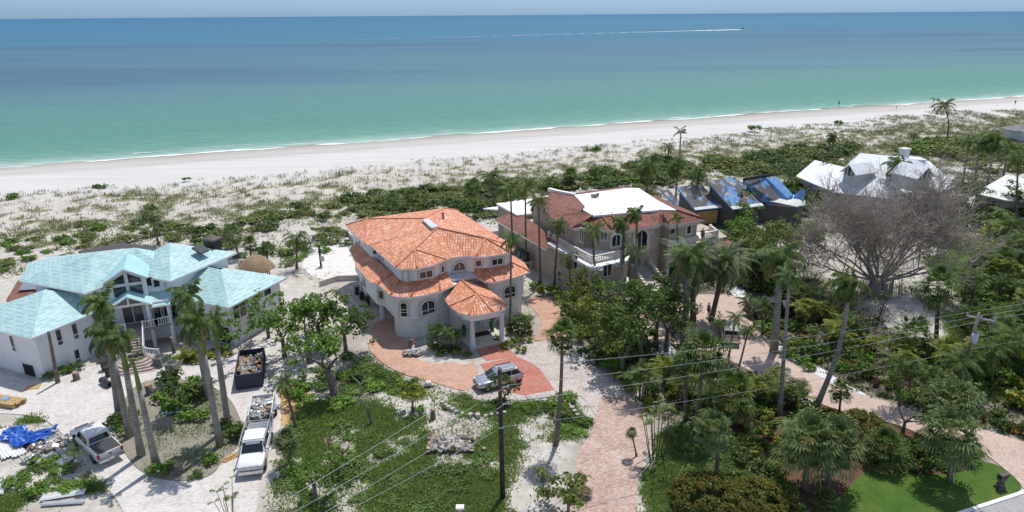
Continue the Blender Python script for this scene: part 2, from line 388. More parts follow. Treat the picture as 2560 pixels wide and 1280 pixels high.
dp = k.n('VectorMath', operation='DOT_PRODUCT'); k.l(P, dp.inputs[0]); dp.inputs[1].default_value = (BV.x, BV.y, 0)
dist = k.math('SUBTRACT', dp.outputs['Value'], SHORE)
big = k.noise(k.mapv(P, (.0012, .0045, 1), (0, 0, -BA)), 1.0, 3, .5)
mid = k.noise(k.mapv(P, (.008, .03, 1), (0, 0, -BA)), 1.0, 3, .55)
ld = k.math('DIVIDE', k.math('LOGARITHM', k.math('MAXIMUM', k.math('ADD', dist, 2.), 1.), 10.), 4.0)      # 0 at 1 m, 1 at 10 km
ld = k.math('ADD', ld, k.math('MULTIPLY_ADD', k.math('SUBTRACT', big, .5), .16, k.math('MULTIPLY', k.math('SUBTRACT', mid, .5), .08)))
body = k.ramp(ld, [(0.0, (.52, .60, .54)), (.14, (.37, .49, .42)), (.28, (.155, .315, .25)), (.40, (.105, .255, .20)), (.50, (.108, .235, .215)), (.58, (.098, .21, .245)), (.66, (.082, .165, .235)), (.74, (.055, .165, .262)), (.88, (.042, .155, .29)), (1.0, (.035, .13, .28))])
sp = k.noise(k.mapv(P, (.0009, .006, 1), (0, 0, -BA + .04), (3.1, .7, 0)), 1.0, 4, .5)
body = k.mix(k.math('MULTIPLY', k.ramp(sp, [(.52, 0.), (.62, 1.)]), k.ramp(ld, [(.52, 0.), (.62, .8)])), body, (.065, .125, .205))
sp2 = k.noise(k.mapv(P, (.0004, .0022, 1), (0, 0, -BA), (7.1, 2.2, 0)), 1.0, 3, .5)
body = k.mix(k.math('MULTIPLY', k.ramp(sp2, [(.50, 0.), (.60, 1.)]), k.ramp(ld, [(.70, 0.), (.80, .6)])), body, (.045, .19, .265))
rip = k.noise(k.mapv(P, (.16, .75, 1), (0, 0, -BA)), 1.0, 4, .65)
body = k.mix(k.ramp(rip, [(.34, .5), (.54, 0.)]), body, (.055, .16, .165))
k.color(body)
rp2 = k.noise(k.mapv(P, (.45, 1.5, 1), (0, 0, -BA + .2)), 1.0, 4, .65)
k.bump(k.math('ADD', rip, rp2), .55, .35)
df = k.n('BsdfDiffuse'); k.l(body, df.inputs['Color']); gl = k.n('BsdfGlossy'); gl.inputs['Roughness'].default_value = .3; ms_ = k.n('MixShader'); ms_.inputs[0].default_value = .10
nrm = k.b.inputs['Normal'].links[0].from_socket; k.l(nrm, df.inputs['Normal']); k.l(nrm, gl.inputs['Normal']); k.l(df.outputs[0], ms_.inputs[1]); k.l(gl.outputs[0], ms_.inputs[2]); k.l(ms_.outputs[0], k.t.nodes['Material Output'].inputs[0])
tag(link('sea_water', npmesh('sea_water', wv, wf, k.m, None, True)), 'turquoise sea turning blue towards the horizon', 'sea', kind='structure')
# foam along the waterline and the swash
k = NT('foam', .8); P = k.co('Object'); k.color(k.ramp(k.noise(P, 1.2, 4), [(.35, (.62, .66, .64)), (.6, (.82, .84, .83))])); M_foam = k.m
mb = MB(); ub = np.arange(-260, 700, .8)
ed = np.interp(ub, us, edge)
for off, wid, cut, z in ((-.5, 1.5, .30, -.17), (3.2, .9, .56, -.16), (8.0, .7, .64, -.16)):
    th = vnoise(ub, ub * 0 + off * 7, 9, 3); w2 = wid * np.clip((th - cut) * 4, 0, 1.4) * (.6 + .8 * vnoise(ub, ub * 0 + 55 + off, 1.7, 2)); cen = ed + off + (vnoise(ub, ub * 0 + 31 + off, 14, 2) - .5) * 1.4
    for i in range(len(ub) - 1):
        if w2[i] + w2[i + 1] < .06: continue
        q = [bxy(ub[i], cen[i] - w2[i] / 2), bxy(ub[i + 1], cen[i + 1] - w2[i + 1] / 2), bxy(ub[i + 1], cen[i + 1] + w2[i + 1] / 2), bxy(ub[i], cen[i] + w2[i] / 2)]
        mb.face([(x, y, z) for x, y in q])
# a breaking wave and the boat's wake
q0 = at(332, 384, -.1); 
for i in range(26):
    t = i / 25; p = q0 + Vector((BU.x, BU.y, 0)) * (t * 7.5); h = 1.6 * (1 - t) ** .8 * (.6 + .5 * rng.random()) + .1
    mb.face([p - Vector((BV.x, BV.y, 0)) * h * .4, p + Vector((.34, .13, 0)) - Vector((BV.x, BV.y, 0)) * h * .4, p + Vector((.34, .13, 0)) + Vector((BV.x, BV.y, 0)) * h * .6, p + Vector((BV.x, BV.y, 0)) * h * .6])
tag(mb.build('surf_foam', M_foam), 'thin white line of surf along the shore', 'surf', kind='stuff')
# ================================================================== SHARED BUILDING MATERIALS AND HELPERS
def stucco(name, c1, c2):
    k = NT(name, .85, 0, .2); P = k.co('Object'); c = k.ramp(k.noise(P, .7, 5, .6), [(.25, c2), (.6, c1)])
    st = k.noise(k.mapv(P, (1.6, 1.6, .16)), 1.0, 5, .7); k.color(k.mix(k.ramp(st, [(.34, .30), (.56, 0.)]), c, tuple(v * .62 for v in c1))); k.bump(k.noise(P, 5, 3), .15, .03); return k.m
M_white = stucco('white_stucco', (.80, .79, .77), (.68, .67, .65))
M_trim = mat('white_trim', (.82, .82, .81), (.74, .74, .73), .5, 2)
M_beige = mat('beige_trim', (.60, .55, .50), (.52, .47, .42), .8, 2)
M_tan = stucco('taupe_stucco', (.30, .27, .235), (.25, .225, .195))
M_cream = mat('cream_trim', (.70, .66, .60), (.60, .56, .50), .8, 1.5)
M_metal = mat('grey_metal', (.42, .43, .44), (.34, .35, .36), .4, 3, metal=.7)
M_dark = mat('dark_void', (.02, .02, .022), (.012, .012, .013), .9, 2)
M_black = mat('black_plastic', (.02, .02, .022), (.03, .03, .03), .5, 4)
def glassmat():
    k = NT('window_glass', .06, 0, .8); k.b.inputs['Base Color'].default_value = (.02, .028, .033, 1)
    k.color(k.ramp(k.noise(k.co('Object'), 1.2, 2), [(.4, (.012, .016, .02)), (.6, (.05, .062, .07))])); return k.m
M_glass = glassmat()
def tilemat(name, c1, c2, c3, gap):
    """barrel tile courses: u runs along the eave, v up the slope, in metres"""
    k = NT(name, .62, 0, .35); uv = k.co('UV'); x, y, z = k.sep(uv)
    br = k.n('TexBrick', offset=.0, squash=1.0); k.l(uv, br.inputs['Vector'])
    br.inputs['Scale'].default_value = 1.0; br.inputs['Brick Width'].default_value = .30; br.inputs['Row Height'].default_value = .42
    br.inputs['Mortar Size'].default_value = .028; br.inputs['Mortar Smooth'].default_value = .6; br.inputs['Bias'].default_value = -.1
    br.inputs['Color1'].default_value = (0, 0, 0, 1); br.inputs['Color2'].default_value = (1, 1, 1, 1); br.inputs['Mortar'].default_value = (.5, .5, .5, 1)
    wob = k.noise(k.co('Object'), .9, 4)
    tone = k.math('MULTIPLY_ADD', k.sep(br.outputs['Color'])[0], .55, k.math('MULTIPLY', wob, .45))
    col = k.ramp(tone, [(.12, c1), (.45, c2), (.85, c3)])
    col = k.mix(k.math('MULTIPLY', br.outputs['Fac'], .75), col, gap)
    k.color(col)
    sx = k.math('ABSOLUTE', k.math('SINE', k.math('MULTIPLY', x, math.pi / .30)))
    row = k.math('FRACT', k.math('DIVIDE', y, .42))
    h = k.math('ADD', sx, k.math('MULTIPLY', k.math('SUBTRACT', 1.0, row), .6)); k.bump(h, .8, .09)
    return k.m
M_tile_or = tilemat('terracotta_tile', (.54, .19, .09), (.74, .32, .18), (.88, .55, .41), (.38, .13, .07))
M_tile_rd = tilemat('red_brown_tile', (.165, .055, .036), (.24, .088, .06), (.32, .14, .10), (.08, .03, .022))
M_ridge_or = mat('terracotta_ridge', (.66, .30, .18), (.52, .20, .11), .6, 5)
M_ridge_rd = mat('red_ridge', (.26, .10, .07), (.17, .06, .045), .6, 5)
def tealmat():
    k = NT('teal_underlayment', .5, 0, .3); uv = k.co('UV'); x, y, z = k.sep(uv)
    base = k.ramp(k.noise(k.co('Object'), .8, 5, .7), [(.28, (.31, .46, .455)), (.5, (.43, .60, .59)), (.72, (.53, .69, .67))])
    row = k.math('FRACT', k.math('DIVIDE', y, .48)); rid = k.math('FLOOR', k.math('DIVIDE', y, .48))
    seam = k.math('LESS_THAN', k.math('ABSOLUTE', k.math('SUBTRACT', row, .05)), .05)
    band = k.math('LESS_THAN', k.math('ABSOLUTE', k.math('SUBTRACT', row, .5)), .10)
    ds = k.math('FRACT', k.math('MULTIPLY_ADD', x, .62, k.math('MULTIPLY', rid, .37)))
    dash = k.math('MULTIPLY', band, k.math('LESS_THAN', ds, .7))
    col = k.mix(k.math('MULTIPLY', dash, .7), base, (.12, .33, .37)); col = k.mix(k.math('MULTIPLY', seam, .35), col, (.12, .32, .36))
    k.color(col); k.bump(k.noise(uv, 2.2, 3), .25, .05); return k.m
M_teal = tealmat()
def seammat(name, c1, c2, pitch=.42, rough=.7, metal=.0):
    k = NT(name, rough, metal, .5); uv = k.co('UV'); x, y, z = k.sep(uv)
    f = k.math('FRACT', k.math('DIVIDE', x, pitch)); s_ = k.math('LESS_THAN', f, .12)
    base = k.ramp(k.noise(k.co('Object'), .6, 5), [(.3, c2), (.65, c1)])
    k.color(k.mix(k.math('MULTIPLY', s_, .45), base, tuple(v * .5 for v in c1))); k.bump(s_, .7, .04); return k.m
M_seam = seammat('white_standing_seam', (.80, .82, .84), (.68, .70, .73))
M_seamwood = seammat('bare_white_battens', (.70, .69, .66), (.50, .50, .48), .5, .7, 0)
M_whtile = seammat('white_tile_roof', (.80, .79, .76), (.66, .65, .62), .3, .8, 0)
def sidingmat(name, c1, c2, pitch=.3):
    k = NT(name, .75, 0, .25); uv = k.co('UV'); x, y, z = k.sep(uv)
    s_ = k.math('LESS_THAN', k.math('FRACT', k.math('DIVIDE', x, pitch)), .10)
    base = k.ramp(k.noise(k.co('Object'), .5, 5), [(.3, c2), (.65, c1)])
    k.color(k.mix(k.math('MULTIPLY', s_, .22), base, tuple(v * .4 for v in c1))); k.bump(s_, -.4, .03); return k.m
M_siding = sidingmat('white_board_siding', (.80, .81, .80), (.70, .71, .71))
M_greysid = sidingmat('grey_board_siding', (.13, .125, .12), (.09, .088, .085), .25)
M_flatwhite = mat('white_membrane', (.86, .86, .86), (.80, .80, .80), .7, .4)
M_lum = mat('yellow_lumber', (.52, .36, .17), (.38, .25, .11), .8, 6)
M_ply = mat('plywood', (.46, .27, .10), (.33, .18, .07), .8, 3)
M_bark = mat('grey_bark', (.24, .215, .185), (.10, .085, .07), .95, 5, bump=.5, spec=.1)

def frame(a, off=(0, 0)):
    c, s = math.cos(R(a)), math.sin(R(a))
    return lambda u, v, z=0.0: Vector((u * c - v * s, u * s + v * c, z))
def ray_wall(px, py, A, B):
    """spot where the sight line through a surveyed pixel meets the vertical wall plane A-B"""
    p1 = at(px, py, 0.0); o = Vector((0, 0, CH)); d = p1 - o
    n = Vector((B.y - A.y, A.x - B.x, 0)); t = n.dot(Vector((A.x, A.y, 0)) - o) / n.dot(d)
    return o + d * t
def find_wall(polys, px, py, zr):
    best = None
    for P in polys:
        P = ccw([Vector((q[0], q[1], 0)) for q in P]); n = len(P)
        for i in range(n):
            A, B = P[i], P[(i + 1) % n]; d = (B - A); L = d.length
            if L < .3: continue
            nn = Vector((d.y, -d.x, 0)) / L
            if nn.dot(-A) <= 0.05: continue
            try: h = ray_wall(px, py, A, B)
            except ZeroDivisionError: continue
            s = (h - A).dot(d) / L
            if -.15 <= s <= L + .15 and zr[0] - .6 < h.z < zr[1] + .6:
                dist = h.length
                if best is None or dist < best[0]: best = (dist, h, d / L, nn)
    return best
def window_on(parent, polys, px, py, w, h, zr=(0, 9), nx=2, nz=1, arch=False, trim=None, frame_m=None, pane_m=None, name='window', surround=.22, low=0.0, dz=0):
    r_ = find_wall(polys, px, py, zr)
    if r_ is None: print('NO WALL', px, py); return None
    _, c, d, n = r_; c = c + Vector((0, 0, dz))
    return window_at(parent, c, d, n, w, h, nx, nz, arch, trim, frame_m, pane_m, name, surround, low)
def window_at(parent, c, d, n, w, h, nx=2, nz=1, arch=False, trim=None, frame_m=None, pane_m=None, name='window', surround=.22, low=0.0):
    frame_m = frame_m or M_trim; pane_m = pane_m or M_glass; Z = Vector((0, 0, 1))
    def outl(ww, hh, k=10):
        if not arch: return [(-ww / 2, -hh / 2), (ww / 2, -hh / 2), (ww / 2, hh / 2), (-ww / 2, hh / 2)]
        r = min(ww / 2, hh); pts = [(-ww / 2, -hh / 2), (ww / 2, -hh / 2)]; rise_ = min(r, ww * .5) * (1.0 if arch == 2 else .55)
        for i in range(k + 1):
            a = math.pi * i / k; pts.append((math.cos(a) * ww / 2, hh / 2 - rise_ + math.sin(a) * rise_))
        return pts
    def slab(mb, pts, o0, o1):
        P = [c + d * x + Z * y for x, y in pts]; k = len(P)
        mb.face([p + n * o1 for p in P])
        for i in range(k): j = (i + 1) % k; mb.face([P[i] + n * o0, P[j] + n * o0, P[j] + n * o1, P[i] + n * o1])
    fr = MB()
    o, i_ = outl(w, h), outl(w - .14, h - .14)
    k = len(o)
    for q in range(k):
        r2 = (q + 1) % k; A_, B_, C_, D_ = [c + d * x + Z * y for x, y in (o[q], o[r2], i_[r2], i_[q])]
        fr.face([A_ + n * .07, B_ + n * .07, C_ + n * .07, D_ + n * .07]); fr.face([A_, B_, B_ + n * .07, A_ + n * .07])
    M = Matrix((d, -n, Z)).transposed()
    for q in range(1, nx): fr.box(c + d * (w * (q / nx - .5)) + n * .045, (.07, .06, h - .1 - (w * .22 if arch else 0)), M=M)
    for q in range(1, nz + 1) if nz > 1 else (): 
        if q < nz: fr.box(c + Z * (h * (q / nz - .5)) + n * .043, (w - .1, .055, .07), M=M)
    if low: fr.box(c + Z * (-h / 2 + low) + n * .043, (w - .1, .055, .07), M=M)
    f = fr.build(name, frame_m, parent)
    pn = MB(); slab(pn, i_, .0, .02); build_sub(pn, 'pane', pane_m, f, parent)
    if trim:
        tr = MB(); o2 = outl(w + 2 * surround, h + 2 * surround)
        for q in range(k):
            r2 = (q + 1) % k; A_, B_, C_, D_ = [c + d * x + Z * y for x, y in (o2[q], o2[r2], o[r2], o[q])]
            tr.face([A_ + n * .05, B_ + n * .05, C_ + n * .05, D_ + n * .05]); tr.face([A_, B_, B_ + n * .05, A_ + n * .05])
        build_sub(tr, 'surround', trim, f, parent)
    return f
MB._r0 = MB.build
def part(mb, name, mats, root, label=None, bevel=0):
    """a part: vertices given in world metres, stored relative to the thing"""
    o0 = Vector(root.location); mb.v = [v - o0 for v in mb.v]
    o = MB._r0(mb, name, mats, bevel); o.parent = root
    if label: o['label'] = label
    return o
def build_sub(mb, name, mats, pt, root):
    """a sub-part sits under a part; parts carry no offset of their own"""
    o = part(mb, name, mats, root); o.parent = pt; return o
def MBbuild(s, name, mats, parent=None, loc=None, bevel=0, label=None):
    if parent is None:
        o0 = Vector(loc) if loc is not None else Vector((0, 0, 0)); s.v = [v - o0 for v in s.v]
        o = MB._r0(s, name, mats, bevel); o.location = o0; return o
    return part(s, name, mats, parent, label, bevel)
MB.build = MBbuild
# ================================================================== DRIVES, ROAD, LAWN
def paver(name, cols, sc=(4.5, 9), seam=.35, patch=.25):
    k = NT(name, .85, 0, .2); P = k.co('Object')
    br = k.n('TexBrick', offset=.5); k.l(k.mapv(P, (1, 1, 1), (0, 0, R(-20))), br.inputs['Vector']); br.inputs['Scale'].default_value = 1.0
    br.inputs['Brick Width'].default_value = .24; br.inputs['Row Height'].default_value = .12; br.inputs['Mortar Size'].default_value = .008
    br.inputs['Color1'].default_value = (0, 0, 0, 1); br.inputs['Color2'].default_value = (1, 1, 1, 1); br.inputs['Mortar'].default_value = (.3, .3, .3, 1)
    n1 = k.noise(P, .35, 6, .65); n2 = k.noise(P, 3.0, 5, .7)
    t = k.math('ADD', k.math('MULTIPLY', n1, .5), k.math('ADD', k.math('MULTIPLY', n2, .25), k.math('MULTIPLY', k.sep(br.outputs['Color'])[0], patch)))
    c = k.ramp(t, [(.32, cols[0]), (.52, cols[1]), (.74, cols[2])]); k.color(k.mix(k.math('MULTIPLY', br.outputs['Fac'], seam), c, (.2, .15, .12)))
    k.bump(n2, .3, .02); return k.m
M_pv_teal = paver('pale_pink_paver', [(.47, .43, .395), (.62, .585, .55), (.72, .70, .67)])
M_pv_sal = paver('salmon_paver', [(.40, .22, .155), (.55, .335, .25), (.62, .42, .34)])
M_pv_red = paver('red_paver', [(.36, .13, .095), (.48, .19, .145), (.55, .27, .21)])
M_pv_grey = paver('grey_paver', [(.36, .31, .28), (.52, .46, .42), (.64, .58, .54)])
M_pv_mix = paver('mottled_pink_paver', [(.32, .22, .185), (.50, .36, .30), (.62, .52, .46)])
M_pv_tan = paver('beige_pink_paver', [(.42, .31, .26), (.54, .42, .355), (.60, .48, .41)])
def sheet(name, px, z, m, label, it=2, cat=None, raw=None):
    P = smoothp(G(px) if raw is None else raw, it); mb = MB(); P = ccw(P)
    mb.face([(p.x, p.y, z) for p in P])
    n = len(P)
    for i in range(n): a, b = P[i], P[(i + 1) % n]; mb.face([(a.x, a.y, z - .25), (b.x, b.y, z - .25), (b.x, b.y, z), (a.x, a.y, z)])
    c = sum((Vector((p.x, p.y, 0)) for p in P), Vector()) / n
    return tag(mb.build(name, m, loc=(c.x, c.y, 0)), label, cat, kind='structure')
D_teal = [(-120,925),(0,932),(105,960),(180,935),(260,905),(420,915),(520,915),(590,885),(660,860),(708,842),(770,832),(800,850),(770,885),(705,935),(690,965),(705,1010),(700,1090),(665,1150),(650,1210),(640,1290),(620,1345),(330,1345),(300,1255),(240,1196),(190,1126),(140,1066),(90,1040),(0,1034),(-120,1034)]
sheet('drive', D_teal, .07, M_pv_teal, 'pale pink paver drive curving in front of the teal-roofed house')
D_sal = [(925,842),(935,800),(1000,795),(1008,858),(1040,900),(1085,912),(1130,905),(1160,915),(1190,905),(1200,960),(1175,985),(1060,950),(1000,935),(950,905),(918,872)]
sheet('drive', D_sal, .07, M_pv_sal, 'salmon paver arm of the drive beside the white house')
D_gr = [(1140,925),(1196,902),(1270,880),(1330,855),(1400,850),(1445,880),(1530,955),(1600,1010),(1620,1060),(1500,1060),(1465,1000),(1440,985),(1330,1000),(1200,1010),(1150,975)]
sheet('drive', D_gr, .066, M_pv_grey, 'grey paver forecourt around the red panels')
D_low = [(1500,985),(1600,1000),(1625,1060),(1622,1120),(1592,1190),(1592,1345),(1425,1345),(1430,1230),(1445,1130),(1478,1085),(1490,1040)]
sheet('drive', D_low, .071, M_pv_mix, 'mottled pink paver drive running down to the road')
D_arm = [(1325,855),(1355,825),(1352,795),(1325,765),(1318,745),(1360,742),(1385,750),(1408,795),(1425,840),(1430,862),(1390,850)]
sheet('drive', D_arm, .072, M_pv_sal, 'salmon paver arm on the right of the white house')
sheet('drive', [(1190,871),(1258,858),(1292,893),(1215,905)], .078, M_pv_red, 'red paver walk at the portico', 0)
sheet('drive', [(1200,912),(1290,893),(1328,908),(1350,925),(1387,976),(1310,990),(1240,975)], .078, M_pv_red, 'red paver panel beside the silver car', 0)
D_tan = [(1560,770),(1640,735),(1700,740),(1800,735),(1860,745),(1895,760),(1885,800),(1895,835),(1935,885),(2010,922),(2110,975),(2240,1010),(2330,1052),(2440,1070),(2560,1105),(2700,1160),(2700,1225),(2562,1232),(2545,1202),(2500,1165),(2430,1110),(2330,1100),(2240,1060),(2100,1030),(2000,990),(1930,965),(1870,925),(1800,890),(1700,860),(1640,860),(1590,830)]
sheet('drive', D_tan, .07, M_pv_tan, 'beige pink paver drive winding to the taupe house')
sheet('island_bed', [(290,1050),(310,1000),(345,960),(400,948),(470,952),(535,970),(575,995),(608,1060),(605,1112),(560,1150),(530,1195),(450,1208),(380,1195),(330,1165),(290,1092)], .13, gme.materials[0], 'sandy planted island inside the pale drive')
me_ = bpy.data.objects['island_bed'].data
for nm, c in (('ca', (.25, .5, 0, 1)), ('cb', (0, .8, 0, 1)), ('cc', (0, 0, 0, 1))):
    a_ = me_.color_attributes.new(nm, 'FLOAT_COLOR', 'POINT'); a_.data.foreach_set('color', list(c) * len(me_.vertices))
M_asph = mat('pale_asphalt', (.40, .38, .38), (.30, .29, .29), .9, 2, bump=.3)
sheet('road', [(2060,1420),(2390,1292),(2560,1236),(2800,1150),(2950,1300),(2700,1500)], .05, M_asph, 'pale asphalt street at the corner of the lawn', 0)
mb = MB(); E = G([(2050,1424),(2390,1288),(2560,1232),(2800,1146)])
for i in range(3): mb.bar(E[i] + Vector((0, 0, .06)), E[i + 1] + Vector((0, 0, .06)), .28, .12)
tag(mb.build('kerb', M_trim, loc=E[0]), 'white concrete edge of the street', kind='structure')
k = NT('lawn', .9, 0, .2); P = k.co('Object'); f = k.noise(P, 1.2, 6, .7); g = k.noise(P, 14, 3, .7)
h_ = k.noise(P, .35, 4, .6); k.color(k.mix(k.ramp(g, [(.35, .5), (.6, 0.)]), k.mix(k.ramp(h_, [(.42, 0.), (.65, .6)]), k.ramp(f, [(.3, (.045, .11, .014)), (.7, (.085, .165, .026))]), (.15, .19, .04)), (.03, .075, .01))); k.bump(g, .9, .06)
sheet('lawn', None, .09, k.m, 'mown bright green lawn at the street corner', 1, raw=[Vector((p[0], p[1])) for p in P_lawn])
sheet('lawn', [(2310,645),(2480,590),(2500,625),(2420,690),(2330,690)], .09, k.m, 'strip of green lawn behind the bare tree')
# white gravel strips along the garden drive
M_grav = mat('white_gravel', (.74, .74, .73), (.56, .56, .56), .9, 9, bump=.6)
for px in ([(1640,862),(1675,858),(1690,885),(1720,905),(1765,940),(1800,950),(1860,945),(1862,962),(1840,975),(1780,968),(1730,945),(1690,915),(1655,890)],
           [(1925,848),(1945,845),(1968,880),(2000,898),(2060,925),(2110,960),(2175,992),(2150,988),(2090,965),(2040,938),(1985,910),(1950,888)],
           [(1960,978),(1990,978),(2030,1000),(2035,1012),(2000,1012),(1975,998)], [(1810,720),(1850,715),(1870,740),(1845,750)]):
    sheet('gravel_strip', px, .09, M_grav, 'strip of white gravel edging the garden drive')
# pool deck remains behind the white house
sheet('pool_terrace', [(745,660),(800,600),(905,570),(905,700),(880,705),(790,700)], .05, mat('pale_deck', (.72, .69, .66), (.60, .57, .54), .8, 1.5), 'pale sand-covered terrace behind the white house', 1)

# ================================================================== HOUSE WITH TEAL UNDERLAYMENT
T = frame(-22)
def TL(l, z=0): return [T(*q) if len(q) == 3 else T(q[0], q[1], z) for q in l]
H1 = empty('beach_house', T(-62, 48, 0), 'white beach house whose hipped roofs are covered in teal underlayment', 'house')
def hip_roof(root, eave, apex, m, t=.18, fascia=None, name='roof'):
    """eave: ccw list of 3D points; apex: list giving for each eave point the ridge point it climbs to"""
    mb = MB(); n = len(eave)
    for i in range(n):
        a, b, c, d = eave[i], eave[(i + 1) % n], apex[(i + 1) % n], apex[i]
        f = [a, b, c] if (c - d).length < .05 else [a, b, c, d]
        if len(f) == 4: mb.face([a, b, c]); mb.face([a, c, d])
        else: mb.face(f)
        lo = Vector((0, 0, t)); mb.face([a - lo, b - lo, b, a], 1)
    mb.face([e - Vector((0, 0, t)) for e in eave][::-1], 1)
    return part(mb, name, [m, fascia or M_trim], root)
def wallpart(root, polys, name='wall', m=None):
    mb = MB()
    for P, z0, z1 in polys: mb.prism(P, z0, z1)
    return part(mb, name, [m or M_siding], root)
gar = TL([(-74.2,36.8),(-63.4,36.8),(-63.2,44.8),(-63.2,48.0),(-74.2,48.0)]); ga = T(-68.8, 43, 6.7)
W_g = [p.xy for p in TL([(-73.7,37.3),(-63.9,37.3),(-63.9,44.9),(-73.7,44.9)])]
W_ul = [p.xy for p in TL([(-73,44.0),(-64.4,44.0),(-64.2,52),(-73,53),(-76.5,49.5),(-76.5,46.8)])]
W_mid = [p.xy for p in TL([(-65.5,49.2),(-58.8,49.2),(-58.8,57),(-66,58)])]
W_r = [p.xy for p in TL([(-58.9,49.7),(-51.9,49.7),(-51.9,57.4),(-58.9,57.4)])]
W_c = [p.xy for p in TL([(-64.6,44.3),(-59.9,49.0),(-61.5,53),(-67,50)])]
wallpart(H1, [(W_g, 0, 4.75), (W_ul, 0, 7.0), (W_mid, 0, 7.0), (W_r, 0, 4.75), (W_c, 0, 6.9)])
hip_roof(H1, TL([(-74.3,36.7),(-63.4,36.7),(-63.2,47.6),(-74.3,47.6)], 4.75), [T(-68.8, 42.2, 6.75)] * 4, M_teal)
UL = TL([(-71.5,42.9,6.9),(-63.6,42.9,6.9),(-63.5,48.0,6.9),(-60.9,50.6,7.2),(-64,54.5,7.2),(-72,54.3,7.0),(-77.6,48.8,7.0),(-77.4,46.6,7.1),(-73.6,42.9,6.9)])
ap = T(-68.4, 48.0, 9.0); ap2 = T(-65.5, 50.8, 9.0)
hip_roof(H1, UL, [ap, ap, ap2, ap2, ap2, ap, ap, ap, ap], M_teal)
MD = TL([(-62.3,48.3),(-58.0,48.3),(-58.1,58.0),(-67.4,58.0),(-67.4,52.6),(-63.9,49.4)], 7.0); m1 = T(-62.9, 53.1, 9.15)
hip_roof(H1, MD, [m1] * 6, M_teal)
RL = TL([(-58.75,49.0),(-51.3,49.0),(-51.4,58.2),(-58.75,58.2)], 4.75)
hip_roof(H1, RL, [T(-58.75, 53.6, 6.75), T(-56.2, 53.4, 6.75), T(-56.2, 53.8, 6.75), T(-58.75, 53.8, 6.75)], M_teal)
# entry: glazed gable turned 45 degrees, porch below
q = math.sqrt(.5); D45 = (T(q, q) - T(0, 0)); N45 = (T(q, -q) - T(0, 0)); C0 = T(-62.25, 46.65)
Zv = Vector((0, 0, 1))
def E45(s, o, z): return C0 + D45 * s + N45 * o + Zv * z
def gable(root, hw, o0, o1, ze, zr, m, over=.3, name='roof'):
    mb = MB()
    for sg in (-1, 1):
        a, b, c, d = E45(sg * (hw + over), o0, ze - over * (zr - ze) / hw), E45(0, o0, zr), E45(0, o1, zr), E45(sg * (hw + over), o1, ze - over * (zr - ze) / hw)
        pts = [a, b, c, d] if sg > 0 else [d, c, b, a]
        mb.solid(pts, .14, 0, 1)
    return part(mb, name, [m, M_trim], root)
mb = MB()       # upper lantern walls
for s0, s1 in ((-1.75, 1.75),):
    mb.face([E45(s0, .55, 2.6), E45(s1, .55, 2.6), E45(s1, .55, 7.7), E45(0, .55, 8.7), E45(s0, .55, 7.7)])
    mb.face([E45(s1, .55, 2.6), E45(s1, -4, 2.6), E45(s1, -4, 7.7), E45(s1, .55, 7.7)]); mb.face([E45(s0, -4, 2.6), E45(s0, .55, 2.6), E45(s0, .55, 7.7), E45(s0, -4, 7.7)])
part(mb, 'entry_wall', M_siding, H1)
gable(H1, 1.75, 1.15, -4.2, 7.7, 8.75, seammat('teal_standing_seam', (.42, .66, .67), (.33, .57, .59), .4, .5, 0))
Mt_seam = bpy.data.materials['teal_standing_seam']
def pane45(s0, s1, z0, z1, z0b=None, z1b=None, o=.58, m=None):
    a = [E45(s0, o, z0), E45(s1, o, z0b or z0), E45(s1, o, z1b or z1), E45(s0, o, z1)]
    mb = MB(); mb.face([p + N45 * .02 for p in a]); f = MB()
    for i in range(4): f.bar(a[i] + N45 * .03, a[(i + 1) % 4] + N45 * .03, .09)
    w_ = part(f, 'window', M_trim, H1); build_sub(mb, 'pane', m or M_glass, w_, H1)
for s0, s1 in ((-1.4, -.1), (.1, 1.4)):
    pane45(s0, s1, 5.55, 6.75, )
    za, zb = (7.45, 8.15) if s0 < 0 else (8.15, 7.45)
    pane45(s0, s1, 6.95, za, 6.95, zb)
# porch floor, columns, low gable, double door
mb = MB(); 
mb.prism([E45(s, o, 0).xy for s, o in ((-1.9, .5), (-1.9, 2.3), (-1.1, 2.75), (1.1, 2.75), (3.4, 2.3), (3.9, .3))], 2.25, 2.5, bot=True)
part(mb, 'porch_deck', mat('grey_deck_boards', (.30, .29, .28), (.22, .21, .2), .8, 4), H1)
mb = MB()
for s, o in ((-1.7, 2.1), (1.65, 2.1), (3.5, 2.0)): mb.bar(E45(s, o, 0), E45(s, o, 5.2), .26)
mb.bar(E45(-1.7, 2.1, 5.1), E45(1.65, 2.1, 5.1), .2, .25); mb.bar(E45(1.65, 2.05, 5.0), E45(3.6, 2.0, 5.0), .18, .22)
part(mb, 'porch_column', M_trim, H1)
C0k = C0; gable(H1, 1.8, 2.65, .5, 5.25, 6.25, Mt_seam, .35, 'porch_roof')
mb = MB(); mb.face([E45(-1.6, 2.15, 5.2), E45(1.6, 2.15, 5.2), E45(0, 2.15, 6.1)])
for s in (-.06,): pass
g_ = part(mb, 'gable_window', M_glass, H1)
f = MB()
f.bar(E45(0, 2.2, 5.2), E45(0, 2.2, 6.1), .16); f.bar(E45(-1.6, 2.2, 5.2), E45(0, 2.2, 6.12), .14); f.bar(E45(1.6, 2.2, 5.2), E45(0, 2.2, 6.12), .14); build_sub(f, 'frame', M_trim, g_, H1)
mb = MB(); mb.solid([E45(1.9, 2.6, 4.75), E45(6.2, 2.6, 4.75), E45(6.2, -.2, 5.5), E45(1.9, -.2, 5.5)], .15, 0, 1); part(mb, 'porch_roof', [M_teal, M_trim], H1)
